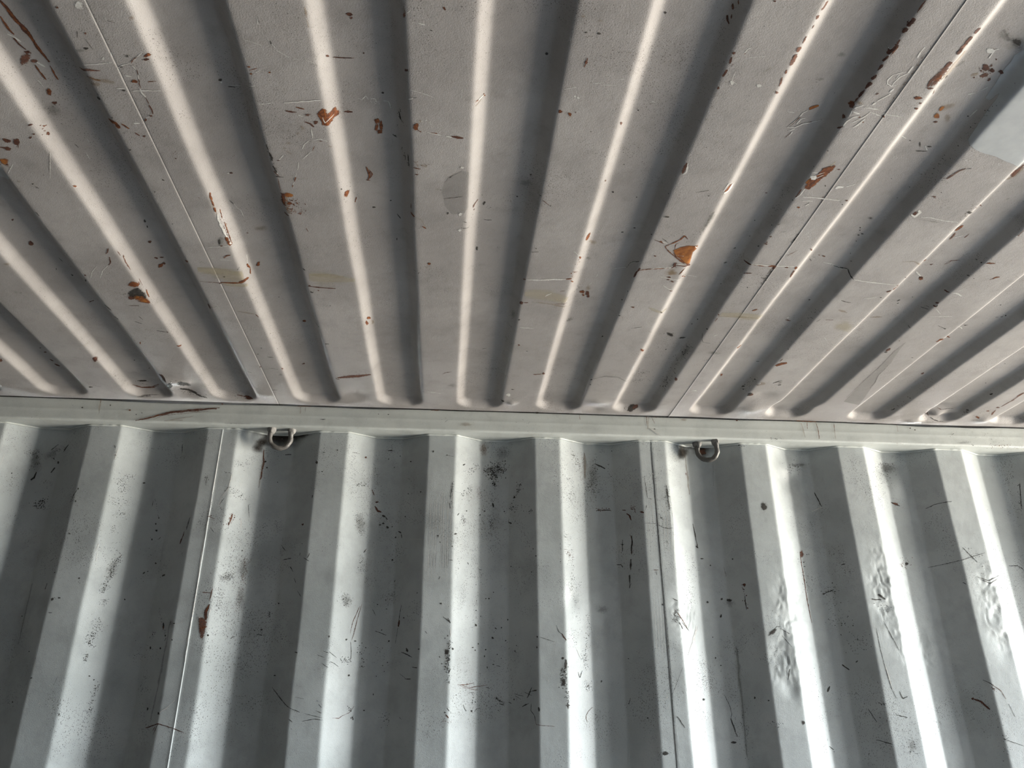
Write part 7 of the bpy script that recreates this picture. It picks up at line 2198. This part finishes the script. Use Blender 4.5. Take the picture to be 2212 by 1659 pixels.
# ------------------------------------------------------------------ camera-side corrugated wall panel of the photo
RAIL_D, RAIL_H = 0.0285, 0.0618
ZR = H - RAIL_H
X = axis([(XB, -1.3, .02), (-1.3, 1.8, .003), (1.8, XD, .01)])
X = np.sort(np.concatenate([X] + [[s - .0002, s + .0002] for s, _ in WSEAM]))
Z = axis([(0, 1.3, .06), (1.3, 1.62, .008), (1.62, 2.12, .004), (2.12, 2.25, .008), (2.25, ZR + .004, .004)])
gx, gz = np.meshgrid(X, Z, indexing='ij')
V = np.stack([gx, wall_y(gx, gz), gz], -1).reshape(-1, 3)
build_marked('wall_back', V, grid_faces(len(X), len(Z)), M_WALL, MARKS_W, 'wall')

# ------------------------------------------------------------------ top side rail
prof = [(0.075, ZR), (0.03, ZR), (0.0, ZR + 0.0003), (-0.010, ZR), (-RAIL_D + .006, ZR)]
for a in np.linspace(90, 0, 7)[1:]:
    t = math.radians(a); prof.append((-RAIL_D + .006 - .006 * math.cos(t), ZR + .006 - .006 * math.sin(t)))
prof += [(-RAIL_D, ZR + .018), (-RAIL_D, ZR + .028), (-RAIL_D - .0005, ZR + .0305), (-RAIL_D, ZR + .033), (-RAIL_D, ZR + .045), (-RAIL_D, H - .006)]
for a in (30, 60, 90):
    t = math.radians(a); prof.append((-RAIL_D + .0025 - .0025 * math.cos(t), H - .006 + .0035 * math.sin(t)))
prof += [(0.0, H - .0032), (0.075, H - .0032)]
prof = np.array(prof)
X = axis([(XB, XD, .01)])
V = np.zeros((len(X), len(prof), 3)); V[:, :, 0] = X[:, None]
wv = 0.0004 * fbm(X * 2.5, X * 0, 44)
V[:, :, 1] = prof[None, :, 0] + wv[:, None]
V[:, :, 2] = prof[None, :, 1] - joint_gap(X)[:, None] * np.clip((prof[:, 1] - (H - .016)) / .010, 0, 1)[None]
build_marked('trim_1', V.reshape(-1, 3), grid_faces(len(X), len(prof)), M_RAIL, MARKS_R, 'rail')

# weld bead where the wall sheet meets the rail
X = axis([(XB, -1.3, .02), (-1.3, 1.8, .003), (1.8, XD, .02)])
bz = np.full_like(X, ZR - 0.001); by = wall_y(X, bz) - 0.0005
nr = 8; r_ = 0.0032 * (1 + 0.25 * vnoise(X * 90, X * 0, 12))
tx = np.gradient(by, X)
V = np.zeros((len(X), nr, 3))
for k in range(nr):
    a = 2 * math.pi * k / nr
    V[:, k, 0] = X - np.cos(a) * r_ * tx / np.hypot(1, tx); V[:, k, 1] = by + np.cos(a) * r_ / np.hypot(1, tx); V[:, k, 2] = bz + np.sin(a) * r_ * 0.8
i, k = np.meshgrid(np.arange(len(X) - 1), np.arange(nr), indexing='ij')
Fb = np.stack([i * nr + k, (i + 1) * nr + k, (i + 1) * nr + (k + 1) % nr, i * nr + (k + 1) % nr], -1).reshape(-1, 4)
rail = bpy.data.objects['trim_1']
mesh_np('weld_bead', V.reshape(-1, 3), Fb, M_RAIL, parent=rail)

# ------------------------------------------------------------------ the rest of the container box
def box(name, x0, x1, y0, y1, z0, z1, mat, kind='structure'):
    V = [(x, y, z) for x in (x0, x1) for y in (y0, y1) for z in (z0, z1)]
    F = [(0, 1, 3, 2), (4, 6, 7, 5), (0, 4, 5, 1), (2, 3, 7, 6), (0, 2, 6, 4), (1, 5, 7, 3)]
    o = mesh_np(name, V, F, mat, smooth=False)
    if kind: o['kind'] = kind
    return o
box('floor', XB, XD, YW2 - .04, 0.045, -0.03, 0.0, M_FLOOR)
X = axis([(XB, XD, .02)]); Z = np.array([0, .6, 1.2, 1.8, H + 0.01])
gx, gz = np.meshgrid(X, Z, indexing='ij')
V = np.stack([gx, YW2 - np.interp(gx, wxx, wprof), gz], -1).reshape(-1, 3)
tag(mesh_np('wall_front', V, grid_faces(len(X), len(Z), True), M_LINER), kind='structure')
Yb = axis([(YW2 - .04, 0.045, .02)]); Zb = np.array([0, 1.2, H + .01])
gy, gz = np.meshgrid(Yb, Zb, indexing='ij')
V = np.stack([XB - np.interp(gy + 1.5, wxx, wprof), gy, gz], -1).reshape(-1, 3)
tag(mesh_np('wall_left', V, grid_faces(len(Yb), len(Zb), True), M_LINER), kind='structure')
box('door_1', XD + .02, XD + .06, YW2 - .02, -1.73, 0, H - .11, M_LINER)
box('trim_2', XD, XD + .08, YW2 - .04, 0.045, H - .11, H + .04, M_RAIL)
box('trim_3', XD, XD + .08, -0.02, 0.08, 0, H - .11, M_RAIL)
box('trim_4', XD, XD + .08, YW2 - .08, YW2 + .02, 0, H - .11, M_RAIL)

# ------------------------------------------------------------------ lashing rings
def tube(pts, rad, nr=14, cap=True):
    P = np.array(pts, float); n = len(P); T = np.gradient(P, axis=0); T /= np.linalg.norm(T, axis=1)[:, None]
    N = np.zeros_like(P); ref = np.array([0, 1, 0.001]); prev = ref - T[0] * (ref @ T[0])
    V = []
    for i in range(n):
        prev = prev - T[i] * (prev @ T[i]); prev /= np.linalg.norm(prev); B = np.cross(T[i], prev)
        for k in range(nr):
            a = 2 * math.pi * k / nr
            V.append(P[i] + rad[i] * (math.cos(a) * prev + math.sin(a) * B))
    F = []
    for i in range(n - 1):
        for k in range(nr):
            F.append((i * nr + k, i * nr + (k + 1) % nr, (i + 1) * nr + (k + 1) % nr, (i + 1) * nr + k))
    if cap:
        for base, c in ((0, P[0]), ((n - 1) * nr, P[-1])):
            ci = len(V); V.append(c)
            for k in range(0, nr, 2): F.append((base + k, base + k + 1, base + (k + 2) % nr, ci))
    return np.array(V), F
def blob(c, r, seed, sq=(1, 1, 1)):
    V = []; nu, nv = 16, 10
    for i in range(nv + 1):
        th = math.pi * i / nv
        for k in range(nu):
            ph = 2 * math.pi * k / nu
            d = np.array([math.sin(th) * math.cos(ph), math.sin(th) * math.sin(ph), math.cos(th)])
            q = 1 + 0.4 * float(vnoise(d[0] * 2.3 + seed, d[1] * 2.3 + d[2] * 1.7, seed))
            V.append(np.array(c) + d * r * q * np.array(sq))
    F = [(i * nu + k, (i + 1) * nu + k, (i + 1) * nu + (k + 1) % nu, i * nu + (k + 1) % nu) for i in range(nv) for k in range(nu)]
    return np.array(V), F
def ring(loc, rotz, tilt, half, drop, label, lean=0.0, r=0.0066, seed=1, skew=0.0):
    root = bpy.data.objects.new('lashing_ring', None); C.objects.link(root)
    root.location = loc; root.rotation_euler = (tilt, lean, rotz)
    root['label'] = label; root['category'] = 'lashing ring'; root['group'] = 'lashing rings under the top rail'
    pts = []
    top = 0.004
    straight = drop - half
    for t in np.linspace(0, 1, 6)[:-1]: pts.append((-half * (0.93 + .07 * t), 0, top - (straight + top) * t))
    for a in np.linspace(180, 360, 19):
        t = math.radians(a); pts.append((half * math.cos(t) + skew * (0.5 - abs(a - 270) / 180), 0, -straight + half * math.sin(t)))
    for t in np.linspace(0, 1, 6)[1:]: pts.append((half * (1 - .07 * t), 0, -straight + (straight + top) * t))
    pts = np.array(pts); pts[:, 1] += 0.0008 * np.sin(np.arange(len(pts)) * 0.9)
    rad = r * (1 + 0.06 * np.sin(np.arange(len(pts)) * 1.7 + seed))
    V, F = tube(pts, rad); mesh_np('ring_rod', V, F, M_RING, parent=root)
    for s in (-1, 1):
        V, F = blob((s * half * 0.93 + (.001 if s > 0 else 0), -0.001, -0.003), 0.0098, seed + s + 3, (1.0, .85, 1.15))
        mesh_np('weld_blob', V, F, M_WELD, parent=root)
    return root
ring((-0.438, -0.008, ZR), math.radians(6), math.radians(4), 0.0265, 0.052, 'grey U-shaped steel lashing ring hanging straight below the rail, left of the two', seed=2)
ring((0.700, -0.006, ZR), math.radians(-28), math.radians(6), 0.0265, 0.052, 'grey U-shaped steel lashing ring twisted sideways below the rail, right of the two', seed=9, skew=0.006)
